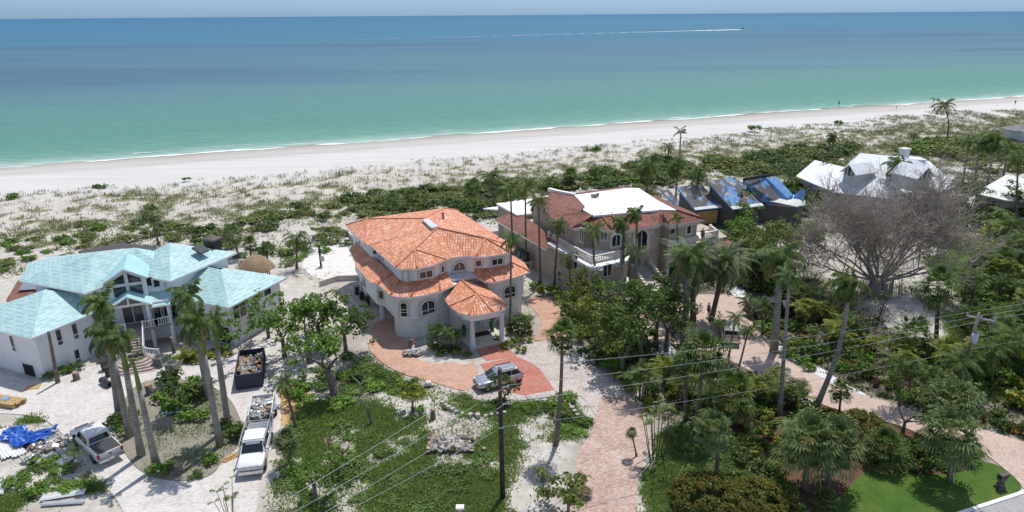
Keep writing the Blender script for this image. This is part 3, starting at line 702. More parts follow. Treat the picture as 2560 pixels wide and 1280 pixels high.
d_ = window_at(H1, E45(0, .6, 3.6), D45, N45, 2.0, 2.15, 2, 1, False, None, M_trim, mat('frosted_door_glass', (.10, .10, .10), (.05, .05, .055), .15, 3), 'door')
for s, z, w_, h_ in ((2.6, 3.75, .8, 2.3), (3.55, 3.75, .8, 2.3)): window_at(H1, E45(s - .35, .62, z), D45, N45, w_, h_, 1, 1)
# openings of the wings
wl = [W_g, W_ul, W_mid, W_r, W_c]
for px, py, w_, h_, lw in ((33,858,.62,1.75,.5),(147,843,.62,1.75,.5),(187,828,.62,1.75,.5),(193,890,.62,1.5,.45)): window_on(H1, wl, px, py, w_, h_, (0, 5), 1, 1, low=lw)
for px, py, w_, h_ in ((373,704,.8,1.1),(390,706,.8,1.1)): window_on(H1, wl, px, py, w_, h_, (4.8, 7), 1, 1)
for px, py, w_, h_, a_, b_ in ((597,770,1.9,2.3,2,2),(640,737,1.3,1.4,1,1),(667,724,1.2,1.4,1,1)): window_on(H1, wl, px, py, w_, h_, (0, 5), a_, b_)
for px, py, w_, h_, nm in ((75,928,1.75,1.7,'garage_opening'),(555,835,2.4,2.0,'garage_opening'),(520,845,.9,2.0,'side_door'),(435,765,.9,3.2,'dark_hanging')):  # the tall one stands in for a long dark hanging, not a window
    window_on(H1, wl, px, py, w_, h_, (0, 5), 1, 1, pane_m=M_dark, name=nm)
# external stairs: straight upper flight, fan of wide steps below, railings
st = MB(); n1 = 9; M45 = Matrix((D45, -N45, Zv)).transposed()
for i in range(n1): st.box(E45(.15, 2.85 + i * .30, 2.42 - i * .17), (1.35, .34, .14), M=M45)
for sg in (-.6, .9): st.bar(E45(sg, 2.75, 2.3), E45(sg, 2.75 + n1 * .3, 2.3 - n1 * .17), .08, .3)
part(st, 'upper_stair', mat('weathered_step', (.40, .34, .30), (.28, .24, .21), .8, 5), H1)
st = MB(); o1 = 2.85 + n1 * .3
for i in range(5):
    hw = 1.1 + i * .35; st.prism([E45(s, o, 0).xy for s, o in ((-hw, o1 - .6), (-hw, o1 + .7 + i * .2), (-hw * .6, o1 + 1.25 + i * .32), (hw * .75, o1 + 1.25 + i * .32), (hw + .3, o1 + .7 + i * .2), (hw + .3, o1 - .6))], .72 - i * .16 - .16, .72 - i * .16 + .02)
part(st, 'lower_stair', mat('pinkish_step', (.50, .40, .35), (.36, .29, .26), .85, 4), H1)
def rail(mb, A, B, h=.85, step=.22, th=.05):
    A, B = Vector(A), Vector(B); mb.bar(A + Zv * h, B + Zv * h, .09, .07); mb.bar(A + Zv * .12, B + Zv * .12, .06, .05)
    L = (B - A).length; k = max(1, int(L / step))
    for i in range(k + 1): p = A.lerp(B, i / k); mb.bar(p + Zv * .1, p + Zv * h, th)
    for p in (A, B): mb.bar(p, p + Zv * (h + .12), .12)
for A, B in (((-1.9, .6, 2.5), (-1.85, 2.3, 2.5)), ((-1.85, 2.3, 2.5), (-.65, 2.75, 2.5)), ((.95, 2.75, 2.5), (2.2, 2.6, 2.5)), ((2.2, 2.6, 2.5), (3.5, 2.25, 2.5)),
             ((-.65, 2.85, 2.45), (-.65, 2.85 + n1 * .3, .95)), ((.95, 2.85, 2.45), (.95, 2.85 + n1 * .3, .95)), ((-.8, o1, .75), (-2.0, o1 + .9, .5)), ((1.1, o1, .75), (2.3, o1 + .6, .6))):
    mb = MB(); rail(mb, E45(*A), E45(*B)); part(mb, 'railing', M_trim, H1)
# chimney, skylight, rear tar roof
mb = MB(); c = T(-60.6, 57.0); mb.box(c + Zv * 7.9, (1.5, 1.1, 1.8), R(-22)); 
ch = part(mb, 'chimney', mat('dark_brick', (.07, .05, .045), (.04, .03, .03), .9, 5), H1); mb = MB(); 
cc = [c + (T(x, y) - T(0, 0)) for x, y in ((-.95, -.75), (.95, -.75), (.95, .75), (-.95, .75))]
for i in range(4): mb.face([cc[i] + Zv * 8.8, cc[(i + 1) % 4] + Zv * 8.8, c + Zv * 9.2]); mb.face([cc[i] + Zv * 8.6, cc[(i + 1) % 4] + Zv * 8.6, cc[(i + 1) % 4] + Zv * 8.8, cc[i] + Zv * 8.8])
build_sub(mb, 'chimney_cap', mat('brown_cap', (.16, .12, .10), (.1, .08, .07), .8, 4), ch, H1)
mb = MB(); s1 = T(-59.6, 54.2, 8.35); sl_ = Vector((T(1, 0) - T(0, 0))) * .92 + Zv * -.40; sw = T(0, 1) - T(0, 0); sl_.normalize(); sn = sl_.cross(sw)
Ms = Matrix((sl_, sw, sn)).transposed(); mb.box(s1 + sn * .1, (1.3, 1.3, .22), M=Ms); sky_ = part(mb, 'skylight', M_black, H1)
mb = MB(); mb.box(s1 + sn * .22, (1.1, 1.1, .03), M=Ms); build_sub(mb, 'pane', mat('grey_glass', (.09, .11, .11), (.06, .07, .07), .1, 3), sky_, H1)
TR = [at(195, 628, 5.6), at(300, 606, 5.6), at(380, 616, 5.6), at(395, 640, 5.6), at(230, 650, 5.6)]
mb = MB(); mb.solid(TR[::1] if area2(TR) > 0 else TR[::-1], .2); part(mb, 'tar_roof', mat('tar_paper', (.09, .08, .08), (.06, .055, .055), .9, 2), H1)
wallpart(H1, [(inset([p.xy for p in TR], .5), 0, 5.45)])
# red tiled cabana roof behind the garage
c0 = at(40, 748, 0); CB = empty('cabana', c0, 'small broken red-tiled cabana behind the garage wing', 'cabana')
Pc = [at(15, 750, 2.6), at(55, 775, 2.6), at(95, 745, 2.6), at(90, 712, 3.0), at(45, 700, 3.0)]; Pc = Pc if area2(Pc) > 0 else Pc[::-1]
wallpart(CB, [(inset([p.xy for p in Pc], .35), 0, 2.3)], m=M_beige)
mb = MB(); mb.solid(Pc, .15); part(mb, 'roof', M_tile_rd, CB)
mb = MB(); mb.solid([at(45, 725, 3.15), at(95, 722, 3.15), at(92, 704, 3.3), at(62, 700, 3.3)], .08); part(mb, 'roof_patch', M_metal, CB)
# ================================================================== WHITE HOUSE WITH ORANGE TILES
A = frame(26)
def AL(l, z=0): return [A(*q) if len(q) == 3 else A(q[0], q[1], z) for q in l]
def XY(l): return [p.xy for p in l]
H2 = empty('villa', A(25.5, 73, 0), 'white stucco villa under two tiers of bright orange tile roofs', 'house')
def faces_roof(root, faces, m, eave=None, t=.18, name='roof', fascia=None, ridges=(), mr=None):
    mb = MB()
    for f in faces:
        f = [Vector(p) for p in f]
        if area2(f) < 0: f = f[::-1]
        for i in range(1, len(f) - 1): mb.face([f[0], f[i], f[i + 1]])
    if eave:
        eave = [Vector(p) for p in eave]; eave = eave if area2(eave) > 0 else eave[::-1]; lo = Vector((0, 0, t))
        for i in range(len(eave)): a, b = eave[i], eave[(i + 1) % len(eave)]; mb.face([a - lo, b - lo, b, a], 1)
        mb.face([e - lo for e in eave][::-1], 1)
    o = part(mb, name, [m, fascia or M_trim], root)
    if ridges:
        rb = MB()
        for a, b in ridges:
            a, b = Vector(a), Vector(b); k = max(2, int((b - a).length / .4)); rb.tube([a.lerp(b, i / k) + Vector((0, 0, .02)) for i in range(k + 1)], [.085 if i % 2 else .11 for i in range(k + 1)], 6)
        build_sub(rb, 'ridge_tiles', mr, o, root)
    return o
ze = 7.8
eU = [(17.65,84.6),(17.8,75.6),(18.3,75.0),(18.65,66.5),(19.2,65.7),(20.6,65.15),(22.4,65.3),(24.4,66.4),(25.3,66.8),(27.0,66.4),(27.6,65.7),(28.7,65.25),(31.6,65.3),(33.0,66.4),(32.9,84.6),(31.0,86.4),(20,86.4)]
EU = AL(eU, ze)
ALp, ARp, Fp, Bp = at(1037, 623, 9.2), at(1214, 595, 9.2), at(1093, 569, 10.1), at(1062, 546, 10.1)
Cp, Tp = at(1109, 521, 10.1), at(917, 547, 9.0)
fs = [[EU[2], EU[3], ALp], [EU[3], EU[4], ALp], [EU[4], EU[5], ALp], [EU[5], EU[6], ALp], [EU[6], EU[7], ALp], [ALp, EU[7], Fp], [EU[7], EU[8], Fp], [EU[8], EU[9], Fp], [EU[9], ARp, Fp],
      [EU[9], EU[10], ARp], [EU[10], EU[11], ARp], [EU[11], EU[12], ARp], [EU[12], EU[13], ARp], [EU[13], EU[14], Cp], [EU[13], Cp, Fp], [EU[13], Fp, ARp], [Fp, Cp, Bp], [EU[14], EU[15], Cp], [EU[15], EU[16], Cp],
      [EU[16], Bp, Cp], [EU[16], Tp, Bp], [EU[16], EU[0], Tp], [EU[0], EU[1], Tp], [Tp, EU[1], Bp], [EU[1], Fp, Bp], [EU[1], EU[2], Fp], [EU[2], ALp, Fp]]
faces_roof(H2, fs, M_tile_or, EU, ridges=[(EU[3], ALp), (EU[5], ALp), (ALp, EU[7]), (ARp, EU[10]), (ARp, EU[12]), (ALp, Fp), (Fp, Bp), (Fp, ARp), (Bp, Tp), (Tp, EU[1]), (Tp, EU[0]), (Cp, EU[14]), (Bp, Cp), (ARp, EU[13])], mr=M_ridge_or)
WU = XY(AL([(18.25,84.0),(18.4,75.6),(19.1,75.0),(19.2,67.0),(19.6,66.3),(20.7,65.85),(22.5,65.95),(24.6,67.0),(24.75,67.2),(27.0,67.1),(27.6,66.5),(28.9,66.0),(31.5,65.95),(32.4,66.8),(32.3,84.0),(30.5,85.8),(20.5,85.8)]))
zl = 5.2
eL = [(17.3,82.5),(16.9,77.7),(16.6,76.1),(16.72,70.0),(17.35,69.2),(17.6,65.4),(18.1,64.75),(19.4,63.95),(21.0,63.85),(22.7,64.15),(24.7,65.1),(26.0,66.1),(27.7,66.2),(28.1,64.6),(29.1,63.85),(31.8,64.2),(34.0,64.9),(34.8,68.2),(34.6,72.0),(34.4,84)]
iL = [(18.3,82.5),(18.4,77.7),(18.4,76),(18.9,70.5),(19.1,69.5),(19.2,67.0),(19.6,66.3),(20.7,65.85),(22.0,65.9),(23.6,66.5),(24.6,67.0),(25.4,67.15),(27.1,67.1),(27.7,66.5),(28.9,66.0),(31.5,65.95),(32.4,66.8),(32.4,68.5),(32.35,72.5),(32.3,84)]
EL, IL = AL(eL, zl), AL(iL, 6.05)
mb = MB(); lo = Vector((0, 0, .18))
for i in range(len(EL) - 1):
    if i == 10 or i == 11: continue
    a, b, c, d = EL[i], EL[i + 1], IL[i + 1], IL[i]; mb.face([a, b, c]); mb.face([a, c, d])
for i in range(len(EL) - 1): a, b = EL[i], EL[i + 1]; mb.face([a - lo, b - lo, b, a], 1); mb.face([IL[i] - lo * 4, IL[i + 1] - lo * 4, b - lo, a - lo][::1], 1)
rf = part(mb, 'roof', [M_tile_or, M_trim], H2)
for ks, rng_ in (((4, 5, 7, 9), range(0, 10)), ((14, 16), range(12, len(IL) - 1))):
    rb = MB()
    for i in ks: rb.tube([EL[i] + Zv * .05, IL[i] + Zv * .05], .10, 6)
    for i in rng_: rb.tube([IL[i] + Zv * .02, IL[i + 1] + Zv * .02], .08, 5)
    build_sub(rb, 'ridge_tiles', M_ridge_or, rf, H2)
mb = MB(); mb.solid([at(1128,700,5.45), at(1192,690,5.45), at(1188,676,5.7), at(1120,688,5.7)], .2); part(mb, 'flashing', mat('pale_flashing', (.62, .64, .65), (.52, .54, .55), .5, 2), H2)
mb = MB(); qf = [at(1055,549,10.2), at(1070,547,10.22), at(1096,566,10.22), at(1080,571,10.2)]; qf = qf if area2(qf) > 0 else qf[::-1]
mb.face([p + Zv * .05 for p in qf]); [mb.face([qf[i] - Zv * .2, qf[(i + 1) % 4] - Zv * .2, qf[(i + 1) % 4] + Zv * .05, qf[i] + Zv * .05]) for i in range(4)]
part(mb, 'untiled_patch', bpy.data.materials['pale_flashing'], H2)
mb = MB(); p = at(1108, 549, 9.9); mb.tube([p - Zv * .3, p + Zv * .75], .12, 8); mb.tube([p + Zv * .75, p + Zv * .85], .2, 8); part(mb, 'vent_pipe', mat('rusty_pipe', (.30, .16, .11), (.2, .1, .07), .7, 5), H2)
WLo = XY(AL([(17.9,82.5),(17.55,77.7),(17.3,76.1),(17.4,70.4),(18.0,69.5),(18.15,66.0),(18.55,65.4),(19.7,64.65),(21.2,64.5),(22.5,64.8),(24.3,65.8),(25.6,66.7),(28.3,66.8),(28.75,65.1),(29.4,64.6),(31.6,64.9),(33.4,65.5),(34.1,68.3),(33.9,72.3),(33.8,84)]))
GL = XY(AL([(18.3,67.0),(18.3,65.9),(18.7,65.4),(19.8,64.75),(21.2,64.6),(22.5,64.9),(24.3,65.9),(25.6,66.8),(28.3,66.9),(28.9,65.2),(29.5,64.75),(31.5,65.0),(33.2,65.6),(33.9,68.3),(33.6,84),(22,84),(21.6,70.5),(20.8,67.6)]))
mb = MB(); mb.prism(WLo, 2.35, 5.3, bot=True); mb.prism(WU, 5.1, 7.75); mb.prism(GL, 0, 2.4)
part(mb, 'wall', M_white, H2)
mb = MB()       # string course round the bays
def band(mb, P, z, h, o, closed=True):
    P = ccw([Vector((q[0], q[1])) for q in P]); Q = inset(P, -o); n = len(P)
    for i in range(n if closed else n - 1):
        j = (i + 1) % n; a, b, c, d = P[i], P[j], Q[j], Q[i]
        mb.face([(d.x, d.y, z), (c.x, c.y, z), (c.x, c.y, z + h), (d.x, d.y, z + h)]); mb.face([(a.x, a.y, z + h), (d.x, d.y, z + h), (c.x, c.y, z + h), (b.x, b.y, z + h)]); mb.face([(a.x, a.y, z), (b.x, b.y, z), (c.x, c.y, z), (d.x, d.y, z)])
band(mb, WLo, 2.32, .22, .06); part(mb, 'string_course', M_trim, H2)
for u, v in ((18.2, 76), (18.0, 71), (18.2, 81)):
    mb = MB(); p = A(u, v); mb.box(p + Zv * 1.17, (.35, .35, 2.34), R(26)); part(mb, 'carport_post', M_trim, H2)
w2 = [WU, WLo, GL]
for px, py, w_, h_, ar, nx, nz, lw, zr in (
        (1013,690,.62,1.0,0,1,1,0,(5.4,7.6)),(1065,686,1.55,.85,0,2,1,0,(5.4,7.6)),(1106,673,.5,.8,0,1,1,0,(5.4,7.6)),(1148,666,1.5,1.05,2,2,1,0,(5.2,7.7)),(1196,658,.75,.8,0,1,1,0,(5.4,7.6)),(1243,654,1.45,.8,0,2,1,0,(5.4,7.6)),
        (953,736,.85,1.15,1,1,1,0,(2.4,5)),(1010,774,.8,1.7,1,1,2,.55,(2.4,5)),(1070,768,1.7,1.6,1,2,1,.5,(2.4,5)),(1274,729,1.6,1.5,1,2,1,.5,(2.4,5)),(1321,716,.6,1.5,0,1,1,.5,(2.4,5)),(1083,820,.8,.8,0,1,1,0,(0,2.2)),(911,712,1.3,1.7,0,2,1,.5,(2.4,5))):
    pm = M_glass if px not in (1013,) else M_trim
    window_on(H2, [WU] if zr[0] > 5 else w2[1:] if zr[0] > 1 else [GL], px, py, w_, h_, zr, nx, nz, ar, M_beige, pane_m=pm, low=lw, surround=.2)
for px, py in ((899,607),(937,630),(951,642),(958,647)): window_on(H2, [WU], px, py, .55, .55, (5, 7.8), 1, 1)
# portico
eP = AL([(23.1,63.9),(22.95,62.1),(23.2,60.0),(23.8,59.0),(25.0,58.65),(26.4,58.65),(27.8,58.75),(28.45,59.6),(28.6,61),(28.6,66)], 4.2)
pa, pb = A(25.7, 61.0, 5.5), A(25.9, 66.2, 5.3)
fs = [[eP[i], eP[i + 1], pa] for i in range(1, 8)] + [[eP[0], eP[1], pa], [eP[0], pa, pb], [pa, eP[8], pb], [eP[8], eP[9], pb]]
faces_roof(H2, fs, M_tile_or, eP + [A(23.3, 66, 4.2)], name='portico_roof', ridges=[(eP[1], pa), (eP[3], pa), (eP[5], pa), (eP[7], pa), (pa, pb)], mr=M_ridge_or)
mb = MB(); mb.prism(XY(inset(XY(eP + [A(23.3, 66, 0)]), .5)), 3.3, 4.05, bot=True); part(mb, 'portico_beam', M_white, H2)
mb = MB(); mb.prism(XY(AL([(24.0,59.2),(28.4,59.2),(28.4,66.8),(24.0,66.0)])), 0, .28); part(mb, 'porch_floor', mat('cream_tile', (.62, .57, .50), (.52, .48, .42), .5, 3), H2)
for u, v in ((24.5, 59.8), (27.9, 59.8)):
    mb = MB(); p = A(u, v); mb.lathe(p, [(.36, .28), (.36, .45), (.28, .5), (.27, 1.8), (.25, 3.1), (.34, 3.2), (.36, 3.34)], 14); part(mb, 'column', M_white, H2)
Pw = XY(AL([(24.2,63.6),(28.2,63.6),(28.2,66.7),(24.2,66.2)])); mb = MB(); mb.prism(Pw, .28, 3.6); part(mb, 'entry_wall', M_white, H2)
c, d_, n_ = A(26.5, 63.6, 1.5), A(1, 0) - A(0, 0), A(0, -1) - A(0, 0)
window_at(H2, c, d_, n_, 1.3, 2.35, 2, 1, False, M_beige, M_trim, mat('mint_door_glass', (.42, .52, .50), (.34, .43, .42), .2, 3), 'door')
mb = MB(); mb.box(A(26.4, 61.9, .3), (1.9, 1.0, .03), R(26)); tag(mb.build('doormat', mat('black_mat', (.03, .03, .03), None, .95, 9), loc=A(26.4, 61.9, .28)), 'large black mat lying in front of the glass door', 'doormat')
def planter(u, v, s, lab):
    p = A(u, v, .28); o = empty('planter', p, lab, 'planter'); mb = MB()
    mb.lathe(p, [(.20 * s, 0), (.30 * s, .5 * s), (.36 * s, .95 * s), (.40 * s, 1.0 * s)], 12); part(mb, 'pot', mat('green_glaze', (.03, .16, .12), (.02, .10, .08), .2, 4) if 'green_glaze' not in bpy.data.materials else bpy.data.materials['green_glaze'], o)
    pts = MB()
    for i in range(60):
        a = rng.uniform(0, 6.28); r = rng.uniform(0, .3) * s; q = p + Vector((math.cos(a) * r, math.sin(a) * r, 1.0 * s + rng.uniform(0, .6) * s)); e = Vector((rng.gauss(0, 1), rng.gauss(0, 1), rng.gauss(0, 1))).normalized() * .13; g_ = e.orthogonal().normalized() * .05
        pts.face([q - e, q + g_, q + e, q - g_])
    part(pts, 'plant', mat('planter_leaf', (.08, .12, .03), (.12, .05, .04), .7, 8) if 'planter_leaf' not in bpy.data.materials else bpy.data.materials['planter_leaf'], o)
planter(24.6, 62.4, .8, 'dark green glazed pot half hidden behind the left portico column')
planter(27.9, 62.3, 1.0, 'tall teal glazed pot with a plant right of the glass door')

# ================================================================== TAUPE HOUSE WITH RED TILES
H3 = empty('mansion', A(50, 74, 0), 'taupe stucco mansion with dark red tiles and a white flat roof', 'house')
zt = 8.0
eT = [(43.8,79.5),(43.4,76.0),(42.4,75.4),(42.35,69.5),(44.0,69.2),(44.0,68.5),(46.2,66.6),(46.2,65.1),(47.9,65.7),(52.5,65.75),(53.8,66.4),(53.8,65.0),(59.4,65.0),(60.2,68),(60.6,84.5),(44.5,84.5)]
ET = AL(eT, zt); zf = 9.25
FT = [at(1455,525,zf), at(1455,525,zf), at(1450,528,zf), at(1483,538,zf), at(1483,538,zf), at(1490,536,zf), at(1500,535,zf), at(1530,533,zf), at(1545,531,zf), at(1610,525,zf), at(1650,524,zf), at(1650,524,zf), at(1690,525,zf), at(1690,525,zf), at(1590,471,zf), at(1440,484,zf)]
mb = MB()
for i in range(16):
    j = (i + 1) % 16; a, b, c, d = ET[i], ET[j], FT[j], FT[i]; mb.face([a, b, c])
    if (c - d).length > .05: mb.face([a, c, d])
    lo = Vector((0, 0, .25)); mb.face([a - lo, b - lo, b, a], 1)
mb.face([e - lo for e in ET][::-1], 1)
rf = part(mb, 'roof', [M_tile_rd, M_cream], H3)
mb = MB()
for i in (3, 6, 12, 10, 7): mb.tube([ET[i] + Zv * .04, FT[i] + Zv * .04], .12, 6)
build_sub(mb, 'ridge_tiles', M_ridge_rd, rf, H3)
FW = [at(x, y, zf + .05) for x, y in ((1436,487),(1463,516),(1457,524),(1483,539),(1655,524),(1691,525),(1643,500),(1597,470),(1565,470))]
FW = FW if area2(FW) > 0 else FW[::-1]
mb = MB(); mb.solid(FW, .25); part(mb, 'flat_roof', M_flatwhite, H3)
mb = MB(); L5 = [at(1366,502,8.6), at(1377,541,8.0), at(1420,542,8.5), at(1463,517,9.3), at(1437,488,9.3), at(1376,479,9.2)]; L5 = L5 if area2(L5) > 0 else L5[::-1]
for i in range(1, 5): mb.face([L5[0], L5[i], L5[i + 1]])
[mb.face([L5[i] - Zv * .25, L5[(i + 1) % 6] - Zv * .25, L5[(i + 1) % 6], L5[i]], 1) for i in range(6)]
part(mb, 'side_roof', [M_tile_rd, M_cream], H3)
mb = MB()
pp = [at(1372,474,9.3), at(1400,481,9.3), at(1437,488,9.3)]
for a, b in zip(pp, pp[1:]): mb.bar(a, b, .5, .5)
part(mb, 'parapet', M_flatwhite, H3)
mb = MB(); p = at(1487, 493, zf + .1); mb.box(p + Zv * .25, (1.0, .5, .3), R(10)); mb.box(p + Zv * .1, (.3, .3, .3)); mb.box(p + Vector((.4, 0, .45)), (.35, .3, .2)); part(mb, 'roof_vent', mat('vent_brown', (.22, .17, .15), (.14, .11, .1), .7, 6), H3)
mb = MB(); p = at(1450, 484, zf); mb.tube([p, p + Zv * .8], .12, 8); part(mb, 'vent_pipe', M_trim, H3)
WT = XY(AL([(44.4,84),(44.3,76.2),(43.1,74.6),(43.1,70.3),(44.8,70.0),(44.8,69.2),(46.9,67.3),(46.9,66.2),(48.2,66.5),(52.7,66.5),(54.4,67.2),(54.4,65.8),(58.9,65.8),(59.6,68),(60,84)]))
WB = XY(AL([(41.6,88),(41.5,79),(41.4,63.6),(42.2,62.9),(45.6,63.0),(47.2,64.4),(47.4,66.4),(52.7,66.8),(54.2,67.2),(54.2,65.8),(59,65.8),(64.5,66.0),(65.5,69),(65,84),(60,88)]))
mb = MB(); mb.prism(WB, 0, 4.6); mb.prism(WT, 4.5, 7.85); part(mb, 'wall', stucco('taupe_wall', (.47, .41, .345), (.39, .34, .285)), H3)
mb = MB(); band(mb, WT, 7.3, .5, .12); part(mb, 'cornice', M_cream, H3)
Tur = XY(AL([(54.3,65.7),(59.0,65.7),(59.1,67.5),(54.3,67.5)])); mb = MB(); band(mb, Tur, 4.9, .75, .14); band(mb, Tur, 7.2, .62, .16); part(mb, 'string_course', M_cream, H3)
# deck with balustrade over the front corner, roofed strip on the left
mb = MB(); dk = AL([(41.2,63.2),(46.4,63.5),(47.6,64.4),(47.9,66.9),(43.2,71.5),(43.2,74),(41.2,74)]); mb.prism(XY(dk), 4.6, 4.95, bot=True); part(mb, 'deck', M_flatwhite, H3)
def balus(root, P, z, h=.85, closed=False, m=None, nm='balustrade'):
    mb = MB(); P = [Vector((p.x, p.y, z)) for p in P]
    for i in range(len(P) - (0 if closed else 1)):
        a, b = P[i], P[(i + 1) % len(P)]; mb.bar(a + Zv * h, b + Zv * h, .24, .14); mb.bar(a + Zv * .08, b + Zv * .08, .24, .14)
        L = (b - a).length; k = max(1, int(L / .26))
        for j in range(1, k): p = a.lerp(b, j / k); mb.tube([p + Zv * .1, p + Zv * .3, p + Zv * h], [.05, .085, .04], 6)
    for p in P: mb.box(p + Zv * (h / 2 + .05), (.3, .3, h + .15), R(26))
    return part(mb, nm, m or M_cream, root)
balus(H3, AL([(42.3,75.5),(42.1,68),(42.2,64.6),(46.9,64.9)]), 4.95)
balus(H3, AL([(43.3,63.7),(43.8,62.6),(44.8,62.1),(45.9,62.4),(46.5,63.4)]), 1.9, .75)
mb = MB(); mb.prism(XY(AL([(43,63.6),(43.4,62.4),(44.8,61.8),(46.1,62.1),(46.9,63.6)])), 1.65, 1.9, bot=True); part(mb, 'balcony_floor', M_cream, H3)
sr = [A(40.3,88.5,4.4), A(40.5,73.0,4.4), A(42.8,73.0,5.35), A(43.6,88.5,5.35)]
mb = MB(); mb.solid(sr, .2, 0, 1); part(mb, 'lean_to_roof', [M_tile_rd, M_trim], H3)
mb = MB(); mb.prism(XY(AL([(43,86),(50,86),(50,93),(43,93)])), 0, 5.2, mt=0); part(mb, 'rear_wing', M_tan, H3); mb = MB(); mb.prism(XY(AL([(42.8,85.8),(50.2,85.8),(50.2,93.2),(42.8,93.2)])), 5.2, 5.45); part(mb, 'terrace', M_flatwhite, H3)
mb = MB(); mb.solid([A(44.5,94,4.0), A(42.2,97,3.8), A(49,97,3.8), A(49,93.5,4.4)], .2); part(mb, 'rear_canopy', M_flatwhite, H3)
# right wing: tile apron, small balcony
mb = MB(); sr = [A(59.0,64.0,4.0), A(64.6,64.6,3.9), A(65.8,68.5,3.9), A(64.3,69.5,4.7), A(59.4,69.0,4.7)]; mb.solid(sr, .2, 0, 1); part(mb, 'side_roof', [M_tile_rd, M_cream], H3)
mb = MB(); mb.prism(XY(AL([(60.0,65.6),(62.6,65.7),(63.6,68.3),(60.1,68.6)])), 4.1, 4.95); part(mb, 'balcony_base', M_cream, H3)
balus(H3, AL([(60.1,65.8),(62.5,65.9),(63.4,68.2)]), 4.95, .8)
w3 = [WT, WB]
# arched entry
c_ = find_wall([WT], 1603, 600, (4, 8)); 
if c_: window_at(H3, c_[1], c_[2], c_[3], 1.9, 2.6, 2, 1, 2, M_cream, M_trim, None, 'entry_window', .38)
for px, py, w_, h_, ar, nx, tr in ((1540,601,1.3,1.5,1,2,M_cream),(1510,588,1.0,1.5,0,2,None),(1455,588,1.0,1.8,0,2,None),(1722,572,.75,1.4,2,1,M_cream),(1518,676,1.3,1.5,0,2,None),(1440,655,.9,1.9,0,1,None),(1400,690,.9,1.5,0,1,None),(1430,700,.9,1.5,0,1,None),(1583,645,.9,1.7,0,1,None)):
    window_on(H3, w3 if px != 1722 else [WT], px, py, w_, h_, (0, 8), nx, 1, ar, tr, surround=.16)
def disc_on(px, py, r, polys, nm, m, lobes=0, rim=M_cream):
    h = find_wall(polys, px, py, (0, 8))
    if not h: return
    _, c, d, n = h; k = 24; P = []; Q = []
    for i in range(k):
        a = 2 * math.pi * i / k; rr = r * (1 + (.16 * math.cos(lobes * a) if lobes else 0)); P.append(c + d * math.cos(a) * rr + Zv * math.sin(a) * rr); Q.append(c + d * math.cos(a) * rr * .72 + Zv * math.sin(a) * rr * .72)
    mb = MB(); [mb.face([P[i] + n * .06, P[(i + 1) % k] + n * .06, Q[(i + 1) % k] + n * .06, Q[i] + n * .06]) for i in range(k)]; [mb.face([P[i], P[(i + 1) % k], P[(i + 1) % k] + n * .06, P[i] + n * .06]) for i in range(k)]
    o = part(mb, nm, rim, H3); mb = MB(); mb.face([q_ + n * .03 for q_ in Q]); build_sub(mb, 'pane', m, o, H3)
disc_on(1681, 578, .42, [WT], 'round_window', M_glass, rim=M_tan); disc_on(1771, 623, .75, [WB], 'rosette_window', M_glass, 8)
disc_on(1574, 588, .3, [WT], 'wall_medallion', M_cream); disc_on(1628, 580, .3, [WT], 'wall_medallion', M_cream)
# entry stair and its cheek walls
mb = MB(); s0, s1 = at(1612, 650, 2.2), at(1672, 760, 0); s0 = A(50.6, 66.4, 2.4); s1 = A(50.2, 60.6, 0)
dv = (s1 - s0); 
for i in range(12): t = i / 11; p = s0.lerp(s1, t); mb.box((p.x, p.y, p.z / 2 + .05), (2.4, .6, max(p.z, .06) + .1), R(26))
part(mb, 'entry_stair', mat('stone_step', (.48, .44, .40), (.38, .34, .31), .8, 4), H3)
for sg in (-1.45, 1.45):
    mb = MB(); off = A(sg, 0) - A(0, 0)
    for i in range(12): t = i / 11; p = s0.lerp(s1, t) + off; mb.box((p.x, p.y, (p.z + .8) / 2), (.32, .6, p.z + .8), R(26))
    part(mb, 'stair_cheek', M_cream, H3)
for k_, (u, v, w_, h_) in enumerate(((48.4, 60.2, .7, 1.3), (52.2, 60.0, .7, 1.3), (49, 61.8, .6, 1.6))):
    mb = MB(); mb.box(A(u, v, h_ / 2), (w_, w_, h_), R(26)); mb.box(A(u, v, h_ + .08), (w_ * 1.3, w_ * 1.3, .16), R(26)); mb.lathe(A(u, v, h_ + .16), [(.12, 0), (.3, .25), (.36, .5)], 10); part(mb, 'gate_pier', M_cream, H3)
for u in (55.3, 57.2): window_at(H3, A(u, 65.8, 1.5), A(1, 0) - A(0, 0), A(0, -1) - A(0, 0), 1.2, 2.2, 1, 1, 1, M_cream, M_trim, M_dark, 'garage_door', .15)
# AC units on a platform left of the mansion
M_acg = mat('grey_green_case', (.12, .14, .14), (.08, .095, .095), .6, 6); M_fan = mat('fan_grille', (.03, .03, .03), (.05, .05, .05), .7, 20)
def ac_unit(p, s, h, rz, lab, m=None, grp=None, round_=False):
    o = empty('air_conditioner', p, lab, 'air conditioner', grp); mb = MB()
    if round_: mb.lathe(p, [(s * .5, 0), (s * .55, .1), (s * .55, h * .9), (s * .5, h)], 14)
    else: mb.box(p + Zv * h / 2, (s, s, h), rz)
    part(mb, 'case', m or M_acg, o, bevel=0 if round_ else .03); mb = MB(); mb.lathe(p + Zv * h, [(s * .38, 0), (s * .4, .05), (s * .34, .06), (.06, .03), (.01, .06)], 16); part(mb, 'fan_grille', M_fan, o)
    mb = MB(); mb.box(p + Vector((math.sin(rz), -math.cos(rz), 0)) * s * .51 + Zv * h * .55, (s * .8, .02, h * .7), rz); part(mb, 'side_panel', M_acg, o); return o
pf = empty('equipment_stand', A(40.4, 82, 0), 'raised stand carrying air conditioners beside the taupe mansion', 'stand'); mb = MB()
